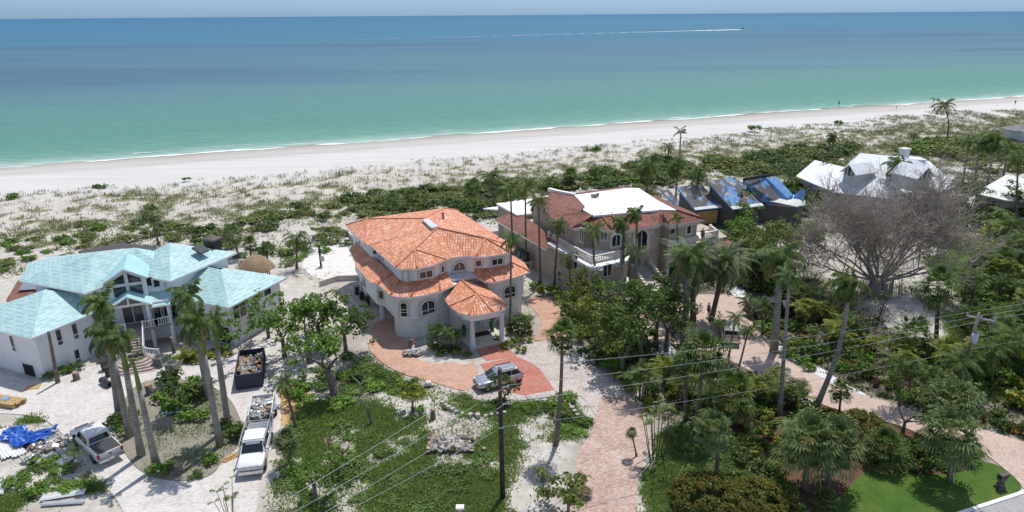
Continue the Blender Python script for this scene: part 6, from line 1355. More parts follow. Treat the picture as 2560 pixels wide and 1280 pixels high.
Zs = [
 ([(0,600),(230,560),(330,600),(180,640),(90,660),(0,690)], 20, ('sea','brt'), .9, 1.6, 'in the scrub beyond the upper left of the teal roof', 'scrub left of the teal roof', .6),
 ([(330,560),(520,575),(620,560),(600,600),(540,640),(430,600),(350,610)], 18, ('sea','dk'), 1.0, 1.7, 'in the scrub behind the brown chimney', 'scrub behind the chimney', .6),
 ([(600,640),(760,600),(800,560),(880,600),(860,640),(780,640),(700,680),(620,680)], 18, ('sea','brt','dk'), .9, 1.6, 'on the sand between the thatched hut and the villa', 'shrubs by the thatched hut', .6),
 ([(560,555),(700,530),(860,500),(1000,478),(1010,500),(860,545),(700,570),(600,590)], 20, ('sea','sea','dk'), 1.2, 2.0, 'in the band of scrub above the thatched hut', 'scrub band left of the orange roof', .55),
 ([(860,500),(1020,478),(1150,470),(1200,480),(1160,520),(1050,530),(1000,545),(900,550)], 20, ('sea','dk'), 1.2, 2.0, 'in the scrub right behind the orange roof', 'scrub behind the orange roof', .5),
 ([(1160,470),(1300,455),(1380,470),(1360,480),(1290,520),(1210,560),(1160,530)], 20, ('dk','sea'), 1.2, 2.1, 'in the scrub between orange roof and flat roof', 'scrub between villa and mansion', .5),
 ([(1380,450),(1500,430),(1600,410),(1640,460),(1580,470),(1440,480),(1390,475)], 20, ('sea','dk','brt'), 1.3, 2.2, 'in the scrub behind the white flat roof', 'scrub behind the flat roof', .5),
 ([(1600,405),(1750,395),(1850,400),(1960,420),(1960,440),(1850,440),(1760,450),(1660,470)], 21, ('dk','sea','sea'), 1.5, 2.5, 'in the thicket behind the tarped roofs', 'thicket behind the tarped house', .5),
 ([(1860,395),(2000,375),(2130,370),(2120,395),(2040,400),(1990,430),(1900,425)], 20, ('dk','sea'), 1.5, 2.4, 'in the thicket left of the white metal roof', 'thicket left of the metal roof', .5),
 ([(2230,380),(2330,350),(2420,360),(2440,400),(2330,390),(2250,385)], 18, ('sea','brt'), 1.8, 2.8, 'in the green thicket behind the white chimney', 'thicket behind the white chimney', .5),
 ([(2400,380),(2700,350),(2700,430),(2540,440),(2430,440)], 16, ('dk','sea'), 1.6, 2.6, 'in the grove beyond the cream roof', 'grove beyond the cream house', .55),
 ([(1960,440),(2060,470),(2080,520),(2030,560),(1990,540),(1950,530)], 14, ('dk','sea'), 1.2, 2.0, 'between tarped house and metal roof', 'shrubs between the far houses', .55),
 ([(2220,520),(2330,505),(2430,490),(2560,520),(2560,560),(2400,600),(2300,600),(2210,570)], 20, ('dk','sea','brt'), 1.2, 2.0, 'in front of the white metal roof', 'shrubs before the metal roof', .55),
 ([(1340,720),(1390,730),(1460,770),(1480,830),(1470,870),(1430,830),(1400,780)], 16, ('sea','yel','brt'), .8, 1.4, 'along the right of the salmon drive arm', 'shrubs along the salmon arm', .55),
 ([(1470,770),(1580,770),(1620,850),(1600,900),(1520,900),(1470,860)], 18, ('sea','yel','dk'), .9, 1.6, 'in the bed before the mansion corner', 'shrubs at the mansion corner', .5),
 ([(1450,870),(1560,930),(1640,990),(1640,1040),(1590,1000),(1500,940)], 12, ('dk','yel','brt'), .7, 1.2, 'along the right side of the grey forecourt', 'shrubs along the forecourt', .6),
 ([(1660,790),(1700,775),(1790,800),(1800,840),(1740,850),(1690,840)], 16, ('dk','red','brt'), .7, 1.1, 'on the round bed under the date palms', 'shrubs under the date palms', .5),
 ([(1790,600),(1850,610),(1960,690),(1960,760),(1900,740),(1850,700),(1800,680)], 20, ('dk','sea','brt'), 1.0, 1.7, 'in the planting right of the mansion', 'shrubs right of the mansion', .5),
 ([(1900,820),(1960,800),(2060,840),(2100,920),(2060,915),(1990,890),(1940,850)], 18, ('brt','dk','red','yel'), .7, 1.2, 'between black car and gravel strip', 'shrubs above the gravel strip', .5),
 ([(1860,890),(1930,880),(2000,905),(2090,965),(2080,985),(1990,940),(1900,910)], 20, ('dk','brt'), .6, 1.0, 'on the narrow bed between drive and gravel strip', 'shrubs on the narrow bed', .5),
 ([(2090,880),(2200,900),(2300,960),(2330,1030),(2240,1000),(2160,970),(2110,930)], 20, ('dk','yel','pur','brt','red'), .7, 1.2, 'above the end of the gravel strip', 'shrubs above the beige drive', .5),
 ([(1960,740),(2060,760),(2150,830),(2200,900),(2100,880),(2000,820)], 20, ('dk','brt','yel'), .9, 1.5, 'below the sandy yard of the bare tree', 'shrubs below the sandy yard', .5),
 ([(2200,890),(2330,880),(2440,900),(2440,1000),(2340,1030),(2300,950)], 20, ('dk','yel','brt'), .9, 1.5, 'around the leaning utility pole', 'shrubs around the pole', .5),
 ([(2430,860),(2560,840),(2660,860),(2700,1080),(2560,1080),(2450,1040)], 21, ('dk','dk','brt','yel'), 1.0, 1.7, 'in the dense planting at the right edge', 'dense planting at the right', .5),
 ([(2420,1035),(2580,1075),(2600,1100),(2440,1062)], 12, ('org','dk','org'), .7, 1.0, 'in the orange hedge by the beige drive', 'hedge at the drive end', .5),
 ([(2400,760),(2560,720),(2660,760),(2660,850),(2440,850)], 18, ('dk','yel','brt'), 1.0, 1.7, 'in the greenery right of the sandy yard', 'greenery right of the yard', .5),
 ([(2440,620),(2660,600),(2660,740),(2420,750)], 18, ('dk','brt','sea'), 1.2, 2.0, 'behind the lawn strip at the right edge', 'greenery at the right edge', .5),
 ([(1660,960),(1750,960),(1830,1000),(1840,1060),(1760,1060),(1690,1020)], 18, ('dk','yel','brt'), .7, 1.2, 'in the planting left of the mulch bed', 'shrubs left of the mulch', .5),
 ([(1840,1000),(1940,960),(1990,1000),(1960,1040),(1880,1060),(1830,1050)], 16, ('brt','yel','dk'), .7, 1.1, 'at the top of the mulch bed', 'shrubs at the top of the mulch bed', .5),
 ([(1860,1050),(1960,1050),(2010,1100),(1990,1180),(1930,1190),(1880,1120)], 20, ('dk','brt','yel'), .5, .85, 'in rows in the mulch bed', 'shrubs in the mulch bed', .7),
 ([(1760,1075),(1800,1060),(1900,1150),(1990,1240),(2030,1290),(1990,1290),(1900,1200),(1800,1120)], 20, ('brt','dk'), .6, .9, 'in the hedge along the mulch edge', 'hedge along the mulch edge', .5),
 ([(2000,1020),(2100,1040),(2110,1080),(2040,1100),(1980,1060)], 14, ('yel','brt','dk','red'), .6, 1.0, 'left of the large rusty mound', 'shrubs left of the mound', .5),
 ([(2240,1100),(2330,1110),(2420,1130),(2430,1160),(2340,1185),(2210,1165)], 18, ('dk','brt'), .7, 1.0, 'in the clipped bed above the lawn', 'clipped bed above the lawn', .5),
 ([(1225,850),(1320,850),(1330,875),(1280,882),(1262,860)], 5, ('brt','yel'), .6, .9, 'right of the portico', 'shrubs right of the portico', .6),
 ([(1060,865),(1170,870),(1175,895),(1080,890)], 7, ('dk','brt','sea'), .4, .7, 'left of the portico', 'shrubs left of the portico', .6),
 ([(1280,780),(1320,800),(1325,840),(1280,845)], 7, ('dk','brt','red'), .7, 1.1, 'at the right front corner of the villa', 'shrubs at the villa corner', .5),
 ([(115,960),(140,935),(240,915),(250,960),(200,985),(135,985)], 12, ('brt','dk'), .6, .9, 'in the clipped bed before the garage wing', 'clipped bed before the garage', .5),
 ([(430,890),(560,875),(590,900),(480,925)], 10, ('dk','brt','yel'), .6, .95, 'along the front of the teal house right wing', 'shrubs before the right wing', .55),
 ([(560,890),(600,880),(720,860),(760,880),(700,890),(600,905)], 6, ('brt',), .5, .8, 'right of the dumpster', 'shrubs near the dumpster', .6),
 ([(300,1000),(420,960),(520,960),(580,1040),(600,1110),(530,1180),(440,1195),(340,1150)], 20, ('weed','brt','dk','weed'), .7, 1.3, 'on the island inside the pale drive', 'shrubs on the island', .5),
 ([(30,1200),(120,1150),(200,1190),(190,1240),(100,1230)], 10, ('weed','brt'), .8, 1.3, 'in the rubble yard at the lower left', 'bushes in the rubble yard', .5),
 ([(740,930),(900,880),(960,930),(930,1010),(820,1030),(750,1060)], 18, ('dk','weed','brt'), .8, 1.4, 'in the thicket left of the salmon drive', 'thicket left of the salmon drive', .5),
 ([(960,930),(1180,1000),(1200,1040),(1060,1040),(970,990)], 14, ('brt','weed','dk'), .6, 1.0, 'below the salmon drive', 'bushes below the salmon drive', .55),
 ([(1170,985),(1300,990),(1420,985),(1470,1040),(1460,1090),(1430,1080),(1380,1030),(1240,1035)], 20, ('dk','brt','weed'), .6, 1.0, 'along the curved edge of the forecourt', 'bushes along the forecourt edge', .5),
 ([(700,1080),(900,1060),(1040,1100),(1040,1240),(900,1290),(700,1260)], 20, ('weed','weed','weed'), .9, 1.5, 'across the weedy lot', 'bushes in the weedy lot', .7),
 ([(1050,1160),(1240,1150),(1240,1290),(1000,1290)], 12, ('weed','weed'), .9, 1.4, 'in the weeds left of the utility pole', 'bushes left of the pole', .7),
 ([(1640,1100),(1760,1090),(1900,1200),(1850,1270),(1660,1290)], 14, ('weed','weed','weed'), .8, 1.3, 'in the green patch right of the lower drive', 'bushes right of the lower drive', .75),
]
for i, z in enumerate(Zs):
    poly, n, kinds, s0, s1, desc, grp, sep = z; n = int(n * (1.3 if i <= 3 else 1.9 if i <= 10 else .8 if i >= len(Zs) - 5 else 1)); k2_ = .62 if i <= 10 else 1.; near_garden = i in (17, 21, 22, 23, 25, 26, 27, 28)
    scatter(poly, n, kinds, s0, s1, desc, grp, sep, .35 if near_garden else 0, ('green', 'yellow', 'dkgreen', 'yellow'), i, 'dune' if i <= 10 else 'lot' if i in (37, 38, 39, 40, 41, 42, 43) or i >= len(Zs) - 5 else None, k2_)
for x, y, s, lab in ((1770,1275,1.12,'large round rust-tinged shrub at the bottom, left of two'), (1905,1272,1.02,'large round rust-tinged shrub at the bottom, right of two'), (2155,1110,1.1,'largest round rust-tinged shrub beside the beige drive')):
    b = at(x, y); shrub('mound', b + Vector((0, .3, -.05)), s, lab, None, s * .95)
b = at(1303, 880); shrub('yel', b, .75, 'small round clipped shrub on a short stem right of the red paver walk')
for x, y, k_, s, lab in ((30,500,'brt',1.3,'round bright green bush alone at the left end of the dune'), (1485,379,'brt',1.5,'bright green bush alone on the dune above the flat roof'), (1885,329,'brt',2.2,'bright green flat bush at the edge of the beach'), (2100,312,'brt',1.6,'green bush on the dune edge far right'), (467,452,'brt',1.0,'small green mat on the beach edge left'), (250,472,'weed',2.0,'flat green mat at the seaward edge of the left dune')):
    shrub(k_, at(x, y), s, lab)
for i, (x, y, k_, sc2) in enumerate(((415,1000,'brt',1.1),(435,970,'dk',1.2),(475,975,'brt',1.3),(505,990,'dk',1.2),(470,1005,'dk',1.2),(440,1020,'brt',1.1),(475,1045,'brt',1.1),(500,1050,'brt',1.0),(300,1070,'dk',.9),(330,1080,'brt',.9),(312,1055,'dk',.9),(575,1085,'brt',1.0),(590,1100,'dk',.9),(560,1075,'dk',.8),(400,1185,'brt',.9),(490,1190,'weed',.8),(520,1160,'brt',.9),(430,1170,'brt',.8))):
    shrub(k_, at(x, y, .1), sc2, {'brt': 'bright green', 'dk': 'dark green', 'weed': 'pale weedy'}[k_] + ' island shrub, ' + ORD[i] + (' counted around the island between the royal palms'), 'shrubs on the island')
shrub('red', at(1890, 945), .5, 'single crimson leaf cluster in the shrubs beside the beige drive')
shrub('pur', at(1455, 845), .8, 'purple flowering bush beside the grey forecourt'); shrub('pur', at(2108, 918), .8, 'purple flowering bush above the gravel strip')
for x, y, k_, s, lab in ((1640,1145,'thin',1.05,'tall airy clump of thin bare-stemmed palms beside the lower drive'), (575,1300,'thin',.62,'wispy clump of young palms at the bottom edge below the work truck'), (1095,868,'dkgreen',1.0,'clump of banana-like plants against the villa wall'), (1130,880,'green',.9,'leafy clump just left of the portico'),
                         (1300,835,'dkgreen',.9,'broad-leaved clump at the foot of the slim palm by the villa'), (1720,1000,'yellow',1.1,'yellowish palm clump left of the big fan palm'), (1670,960,'yellow',1.2,'yellow-green palm clump beside the lower gravel strip'), (1600,1000,'green',1.2,'feathery palm clump at the bend of the drive'),
                         (1870,990,'low',1.3,'spiky yellow-green clump in the mulch bed'), (1985,1010,'low',1.2,'spiky clump at the second gravel patch'), (2030,880,'thin',.6,'thin-stemmed palm clump above the gravel strip'), (2010,720,'thin',.8,'thin-stemmed palm clump at the left of the sandy yard'), (2190,800,'thin',.75,'thin-stemmed palm clump in the middle of the sandy yard'),
                         (2120,790,'green',1.1,'feathery palm clump at the lower left of the sandy yard'), (1880,700,'green',1.1,'feathery clump behind the black car'), (470,905,'low',.9,'spiky yellow cycad beside the porch steps')):
    areca(k_, at(x, y), s, lab)

def mass(key, name, label, cat):
    V, F, T_, MI, ms, off = [], [], [], [], [], 0
    for me, x, y, s, rz, sz in MASS[key]:
        n = len(me.vertices); v = np.empty(n * 3, np.float32); me.vertices.foreach_get('co', v); v = v.reshape(-1, 3) * [s, s, sz]; c_, s_ = math.cos(rz), math.sin(rz)
        v = np.stack([v[:, 0] * c_ - v[:, 1] * s_ + x, v[:, 0] * s_ + v[:, 1] * c_ + y, v[:, 2]], 1); t = np.empty(n * 4, np.float32); me.color_attributes['tint'].data.foreach_get('color', t); t = t.reshape(-1, 4); t[:, 0] = (t[:, 0] + rng.uniform(-.25, .25)).clip(0, 1)
        m = me.materials[0]
        if m not in ms: ms.append(m)
        V.append(v); T_.append(t); F.append(np.arange(n).reshape(-1, 4) + off); MI.append(np.full(n // 4, ms.index(m), np.int32)); off += n
    me = npmesh(name, np.concatenate(V), np.concatenate(F), ms, {'tint': np.concatenate(T_)}); me.polygons.foreach_set('material_index', np.concatenate(MI))
    tag(link(name, me), label, cat, kind='stuff')
mass('dune', 'coastal_scrub', 'belt of sea grape scrub between the dunes and the houses', 'scrub')
mass('lot', 'weedy_bushes', 'soft low bushes and vines overgrowing the cleared lots', 'bushes')

# ---- stuff: dune grass, weeds, litter
def sample(maskarr, n, xr, yr):
    out = []
    while sum(len(o) for o in out) < n:
        x = nr.uniform(*xr, n); y = nr.uniform(*yr, n); ix = np.clip(np.searchsorted(gx, x) - 1, 0, len(gx) - 1); iy = np.clip(np.searchsorted(gy, y) - 1, 0, len(gy) - 1)
        ok = nr.rand(n) < maskarr[iy, ix]; out.append(np.stack([x[ok], y[ok], Z[iy, ix][ok]], 1))
        if len(out) > 60: break
    return np.concatenate(out)[:n]
def tufts(name, P, blades, h, wd, m, spread, label, lean=.5, cat=None):
    n = len(P) * blades; B = np.repeat(P, blades, 0); hh = h * (.5 + nr.rand(n)); d = np.stack([nr.randn(n) * lean, nr.randn(n) * lean, np.ones(n)], 1); d = unit(d) * hh[:, None] * .5
    C = B + np.concatenate([nr.randn(n, 2) * spread, np.zeros((n, 1))], 1) + d * .9; W_ = np.stack([nr.randn(n), nr.randn(n), nr.randn(n) * .3], 1); W_ = unit(W_) * wd; tt = np.repeat(nr.rand(len(P), 2), blades, 0) * .6 + nr.rand(n, 2) * .4
    return tag(link(name, qmesh(name, C, d, W_, m, tt)), label, cat, kind='stuff')
dmask = np.clip(dg * .85 + .10 * (VV > 108) * (VV < 157), 0, 1) * near
tufts('dune_grass', sample(dmask, 30000, (-120, 260), (95, 330)), 6, .62, .05, L_dune, .34, 'dry and green grass tufts across the dunes', .45, 'grass')
sc_ = np.clip((vnoise(X + 9, Y, 5, 3) - .45) * 5, 0, 1) * (VV > 100) * (VV < 132) * near
tufts('beach_creeper', sample(sc_, 5200, (-110, 160), (80, 240)), 7, .30, .11, L_sea, .55, 'low green creepers spreading over the inner dunes', 1.4, 'ground cover')
wm = weed * near * (Y < 75)
tufts('weeds', sample(wm, 34000, (-60, 60), (30, 75)), 8, .26, .05, L_weed, .24, 'knee-high weeds covering the cleared lots', 1.3, 'weeds')
wm2 = np.clip(weed * 1.0, 0, 1) * near * (Y >= 75)
tufts('ground_cover', sample(np.maximum(wm2, litter * .5 * near * (1 - mulch)) * soft_, 16000, (10, 120), (45, 150)), 6, .30, .08, L_dk, .3, 'low green plants covering the garden floor', 1.2, 'ground cover')
sm = soft_ * (1 - weed) * (VV < 100) * near * np.clip((vnoise(X + 70, Y, 3, 3) - .52) * 8, 0, 1)
tufts('sparse_weeds', sample(sm * .5, 1800, (-60, 60), (34, 100)), 6, .22, .05, L_weed, .18, 'scattered little weeds on bare sand', .9, 'weeds')
def rubble(name, P, s, m, label):
    n = len(P); V = []; F = []
    base = np.array([[-1, -1, 0], [1, -1, 0], [1, 1, 0], [-1, 1, 0], [-.6, -.6, 1], [.6, -.6, 1], [.6, .6, 1], [-.6, .6, 1]], float); q_ = np.array([[4, 5, 6, 7], [0, 1, 5, 4], [1, 2, 6, 5], [2, 3, 7, 6], [3, 0, 4, 7]])
    for i in range(n):
        a = nr.rand() * 6.28; c_, s_ = math.cos(a), math.sin(a); k_ = base * (s * nr.uniform(.4, 1.3, 3)) * [1, .7, .6] + nr.randn(8, 3) * s * .15; k_ = np.stack([k_[:, 0] * c_ - k_[:, 1] * s_, k_[:, 0] * s_ + k_[:, 1] * c_, k_[:, 2]], 1) + P[i]; V.append(k_); F.append(q_ + 8 * i)
    return tag(link(name, npmesh(name, np.concatenate(V), np.concatenate(F), m)), label, 'rubble', kind='stuff')
M_rub = mat('broken_stone', (.58, .53, .48), (.30, .27, .24), .9, .8)
def pm(polys, x=None): return np.maximum.reduce([mask(GP(p), .6, .8) for p in polys]) * near
rubble('stone_rubble', sample(pm([[(1050,1040),(1120,1030),(1240,1060),(1190,1100),(1150,1150),(1080,1160),(1060,1110)], [(1370,1060),(1420,1060),(1420,1110),(1380,1120)]]) * .6, 620, (-12, 8), (38, 60)), .10, M_rub, 'chips of stone and wood strewn over the cleared lot')
rubble('yard_rubble', sample(pm([[(0,1040),(130,1080),(190,1140),(120,1150),(0,1180)], [(1300,1130),(1430,1120),(1420,1290),(1320,1300)], [(1630,1160),(1680,1180),(1660,1280),(1610,1290)], [(1455,870),(1520,900),(1500,920),(1450,890)]]), 520, (-48, 22), (34, 62)), .09, M_rub, 'small stones and chips lying on the bare sand')
rubble('dry_litter', sample(np.maximum(litter * (1 - mulch), soil * .3 * (VV < 110)) * near * soft_, 5200, (-60, 110), (40, 130)), .07, mat('dead_leaf_litter', (.20, .15, .10), (.09, .07, .05), .95, .9), 'brown leaf litter under the trees')
# ================================================================== VEHICLES
def paint(name, c, metal=.0, rough=.32):
    k = NT(name, rough, metal, .5); k.b.inputs['Coat Weight'].default_value = .6; k.b.inputs['Coat Roughness'].default_value = .08
    f = k.noise(k.co('Object'), 3, 3); k.color(k.ramp(f, [(.3, tuple(x * .9 for x in c)), (.7, c)])); return k.m
P_white = paint('white_paint', (.74, .73, .69)); P_wht2 = paint('bright_white_paint', (.80, .80, .79)); P_silver = paint('silver_paint', (.46, .50, .54), .6, .3); P_champ = paint('champagne_paint', (.48, .44, .38), .4, .35); P_blk = paint('black_paint', (.018, .02, .025)); P_navy = mat('navy_steel', (.022, .03, .065), (.015, .02, .045), .6, 2)
M_tyre = mat('tyre_rubber', (.018, .018, .018), (.03, .028, .026), .9, 6); M_rim = mat('alloy_rim', (.50, .51, .52), (.40, .41, .42), .3, 5, metal=.7); M_chrome = mat('chrome', (.62, .63, .65), (.5, .5, .52), .15, 3, metal=.9)
M_cargl = NT('car_glass', .05, 0, .9); M_cargl.b.inputs['Base Color'].default_value = (.012, .017, .02, 1); M_cargl = M_cargl.m
M_lamp = mat('headlight_lens', (.60, .62, .64), (.45, .47, .5), .1, 6); M_tail = mat('tail_light_lens', (.40, .02, .015), (.28, .015, .01), .15, 6); M_trimb = mat('black_trim', (.022, .022, .024), None, .6, 5)
M_tonneau = mat('grey_bed_cover', (.055, .055, .06), (.04, .04, .045), .6, 4); M_plate = mat('licence_plate', (.70, .72, .68), None, .5, 2)
def loft(st, n=20):
    """st: list of (x, half width, z bottom, z top, corner radius) -> rows of points round the section"""
    rows = []
    for x, w_, z0, z1, e in st:
        row = []; cz, hz = (z0 + z1) / 2, (z1 - z0) / 2
        for k_ in range(n):
            a = 2 * math.pi * (k_ + .5) / n; c_, s_ = math.cos(a), math.sin(a); row.append((x, math.copysign(abs(c_) ** e, c_) * w_, cz + math.copysign(abs(s_) ** e, s_) * hz))
        rows.append(row)
    return rows
def body_mesh(root, name, st, m, n=24):
    mb = MB(); rows = loft(st, n); mb.grid(rows[::-1], closed=True)
    c0, c1 = rows[0], rows[-1]; mb.face(c0[::-1]); mb.face(c1); return part(mb, name, m, root)
def wheel(root, x, y, r=.37, w_=.25):
    s_ = 1 if y > 0 else -1; T_ = MB(); k_ = 20; prof = [(r * .62, -w_ / 2), (r * .93, -w_ / 2), (r, -w_ * .32), (r, w_ * .32), (r * .93, w_ / 2), (r * .62, w_ / 2)]; rows = [[(x + math.cos(2 * math.pi * i / k_) * rr, y + o, r + math.sin(2 * math.pi * i / k_) * rr) for i in range(k_)] for rr, o in prof]; T_.grid(rows, closed=True)
    wh = part(T_, 'wheel', M_tyre, root); Rm = MB(); yy = y + s_ * w_ * .36; rim = [(x + math.cos(2 * math.pi * i / k_) * r * .63, yy, r + math.sin(2 * math.pi * i / k_) * r * .63) for i in range(k_)]
    Rm.face(rim); 
    for i in range(5): a = i * 2 * math.pi / 5; Rm.bar((x, yy + s_ * .02, r), (x + math.cos(a) * r * .6, yy + s_ * .02, r + math.sin(a) * r * .6), .07, .03, 0)
    build_sub(Rm, 'rim', M_rim, wh, root)
def quadpart(root, name, m, quads, off=.0):
    mb = MB(); [mb.face(q_) for q_ in quads]; return part(mb, name, m, root)
def glasshouse(root, roofst, m, base_z, segs):
    """cabin: stations (x, half width at belt, half width at roof, z roof); panes between them"""
    mb = MB(); L = []
    for x, wb, wr, zr, zb in roofst: L.append([(x, -wb, zb), (x, -wr, zr - .06), (x, -wr * .88, zr), (x, 0, zr + .02), (x, wr * .88, zr), (x, wr, zr - .06), (x, wb, zb)])
    mb.grid(L, smooth=False); mb.face([p for p in L[0]]); mb.face([p for p in L[-1]][::-1]); part(mb, 'cabin', m, root)
def vehicle(name, p, heading, label, cat, kind, group=None):
    o = empty(name, (0, 0, 0), label, cat, group)
    if kind in ('pickup', 'work', 'crew'):
        col = {'pickup': P_white, 'work': P_wht2, 'crew': P_blk}[kind]; L = 2.95; hoodz = 1.13; bx = -.55
        body_mesh(o, 'body', [(-2.9, .90, .55, 1.18, .35), (-2.85, .97, .5, 1.22, .3), (-1.2, .99, .48, 1.24, .28), (.2, .99, .47, 1.22, .28), (1.3, .98, .47, 1.2, .3), (2.2, .97, .48, 1.15, .32), (2.75, .93, .5, 1.05, .35), (2.88, .84, .56, .92, .4)], col)
        # four-door cab
        a, b_, c_, d_ = -1.05, -.85, .75, 1.35; zt = 1.88
        mb = MB(); cab = [(a, .95, 1.15), (b_, .78, zt), (c_, .76, zt), (d_ + .1, .92, 1.15)]
        mb.grid([[(x, -w_, z) for x, w_, z in cab], [(x, -w_ * .6, z + (.05 if z > 1.5 else 0)) for x, w_, z in cab], [(x, w_ * .6, z + (.05 if z > 1.5 else 0)) for x, w_, z in cab], [(x, w_, z) for x, w_, z in cab]], smooth=False)
        for sg in (-1, 1): f = [(x, sg * w_, z) for x, w_, z in cab]; mb.face(f if sg < 0 else f[::-1])
        part(mb, 'cabin', col, o)
        def lerp3(p_, q_, t): return tuple(u + (v - u) * t for u, v in zip(p_, q_))
        def pane(nm, q4, i0=.1, j0=.14, out=(0, 0, .012)):
            A_, B_, C_, D_ = q4; g = lambda s_, t: tuple(v + o_ for v, o_ in zip(lerp3(lerp3(A_, B_, s_), lerp3(D_, C_, s_), t), out)); quadpart(o, nm, M_cargl, [[g(i0, j0), g(1 - i0, j0), g(1 - i0, 1 - j0), g(i0, 1 - j0)]])
        pane('windscreen', ((d_ + .1, -.92, 1.15), (d_ + .1, .92, 1.15), (c_, .76, zt), (c_, -.76, zt)), .05, .1, (.02, 0, .015)); pane('rear_window', ((a, .95, 1.15), (a, -.95, 1.15), (b_, -.78, zt), (b_, .78, zt)), .1, .2, (-.02, 0, .01))
        for sg in (-1, 1):
            for x0, x1, x2, x3 in ((-.95, .05, .05, -.80), (.13, 1.22, .76, .13)): quadpart(o, 'side_window', M_cargl, [[(x0, sg * .935, 1.24), (x1, sg * .93, 1.24), (x2, sg * .80, zt - .1), (x3, sg * .80, zt - .1)]])
            mb = MB(); mb.box((1.15, sg * 1.09, 1.32), (.16, .2, .22)); part(mb, 'mirror', M_trimb if kind != 'work' else col, o, bevel=.03)
            mb = MB(); mb.box((2.82, sg * .72, .88), (.10, .36, .24)); part(mb, 'headlight', M_lamp, o, bevel=.03); mb = MB(); mb.box((-2.89, sg * .86, 1.0), (.08, .18, .34)); part(mb, 'tail_light', M_tail, o, bevel=.02)
            for x in (-1.75, 1.85): wheel(o, x, sg * .86, .42, .28)
        mb = MB(); mb.box((2.9, 0, .86), (.06, 1.05, .34)); [mb.box((2.94, 0, .76 + i * .09), (.03, .98, .03), m=1) for i in range(3)]; part(mb, 'grille', [M_trimb if kind != 'work' else M_chrome, M_chrome], o)
        mb = MB(); mb.box((2.95, 0, .56), (.2, 1.8, .24)); part(mb, 'front_bumper', M_chrome if kind != 'crew' else M_trimb, o, bevel=.05); mb = MB(); mb.box((-3.0, 0, .62), (.2, 1.85, .2)); part(mb, 'rear_bumper', M_chrome, o, bevel=.05)
        mb = MB(); mb.box((-2.93, 0, .95), (.04, .16, .1)); part(mb, 'tailgate_handle', M_trimb, o); mb = MB(); mb.box((-3.11, 0, .63), (.02, .32, .15)); part(mb, 'licence_plate', M_plate, o)
        if kind == 'work':
            mb = MB(); mb.box((-2.0, 0, 1.235), (1.75, 1.6, .03)); part(mb, 'bed', M_metal, o); mb = MB()
            for sg in (-1, 1):
                mb.bar((-2.9, sg * .95, 2.0), (1.3, sg * .9, 2.0), .07)
                for x in (-2.8, -1.2, .9): mb.bar((x, sg * .97, 1.2), (x, sg * .92, 2.0), .06)
                mb.bar((-2.8, sg * .97, 1.25), (-1.2, sg * .93, 1.95), .04)
            for x in (-2.8, -1.9, -1.1, .8): mb.bar((x, -.92, 2.0), (x, .92, 2.0), .06)
            part(mb, 'ladder_rack', mat('aluminium_rack', (.50, .51, .52), (.40, .41, .42), .4, 5, metal=.5), o)
        else:
            mb = MB(); mb.box((-2.0, 0, 1.245), (1.72, 1.66, .05)); part(mb, 'bed_cover', M_tonneau, o, bevel=.015)
    else:
        col = {'suv': P_silver, 'van': P_champ}[kind]; h = 1.0
        body_mesh(o, 'body', [(-2.25, .80, .45, 1.02, .4), (-2.18, .89, .38, 1.1, .32), (-1.2, .93, .33, 1.10, .28), (0, .94, .32, 1.06, .28), (1.0, .93, .33, 1.02, .3), (1.7, .91, .36, .96, .34), (2.15, .84, .4, .84, .4), (2.28, .70, .44, .74, .45)], col)
        cab = [(-2.15, .80, 1.04), (-1.75, .69, 1.62), (.15, .70, 1.68), (1.05, .82, 1.02)] if kind == 'suv' else [(-2.2, .84, 1.04), (-2.0, .76, 1.72), (.35, .74, 1.76), (1.25, .84, 1.02)]
        mb = MB(); mb.grid([[(x, -w_, z) for x, w_, z in cab], [(x, -w_ * .6, z + (.05 if z > 1.3 else 0)) for x, w_, z in cab], [(x, w_ * .6, z + (.05 if z > 1.3 else 0)) for x, w_, z in cab], [(x, w_, z) for x, w_, z in cab]], smooth=False)
        for sg in (-1, 1): f = [(x, sg * w_, z) for x, w_, z in cab]; mb.face(f if sg < 0 else f[::-1])
        part(mb, 'cabin', col, o); (xa, wa, za), (xb, wb, zb), (xc, wc, zc), (xd, wd, zd) = cab
        quadpart(o, 'windscreen', M_cargl, [[(xd + .0, -wd * .9, zd + .07), (xd + .0, wd * .9, zd + .07), (xc + .07, wc * .86, zc - .03), (xc + .07, -wc * .86, zc - .03)]])
        quadpart(o, 'rear_window', M_cargl, [[(xa + .06, wa * .86, za + .2), (xa + .06, -wa * .86, za + .2), (xb - .05, -wb * .84, zb - .07), (xb - .05, wb * .84, zb - .07)]])
        for sg in (-1, 1):
            for t0, t1 in ((.06, .33), (.36, .62), (.65, .93)):
                lo_ = lambda t: (xa + (xd - xa) * t, sg * (wa + (wd - wa) * t + .012 - .02), za + .10); hi = lambda t: (xb + (xc - xb) * min(1, max(0, t)), sg * (wb + .035), zb - .10)
                quadpart(o, 'side_window', M_cargl, [[lo_(t0), lo_(t1), hi(t1), hi(t0)]])
            mb = MB(); mb.box((.85, sg * 1.0, 1.1), (.14, .18, .14)); part(mb, 'mirror', col, o, bevel=.03); mb = MB(); mb.box((2.12, sg * .66, .82), (.22, .3, .12)); part(mb, 'headlight', M_lamp, o, bevel=.03); mb = MB(); mb.box((-2.2, sg * .74, .98), (.12, .26, .18)); part(mb, 'tail_light', M_tail, o, bevel=.03)
            mb = MB(); mb.bar((xb + .2, sg * wb * .86, zb + .07), (xc - .1, sg * wc * .86, zc + .06), .04); part(mb, 'roof_rail', M_trimb, o)
            for x in (-1.35, 1.38): wheel(o, x, sg * .80, .36, .24)
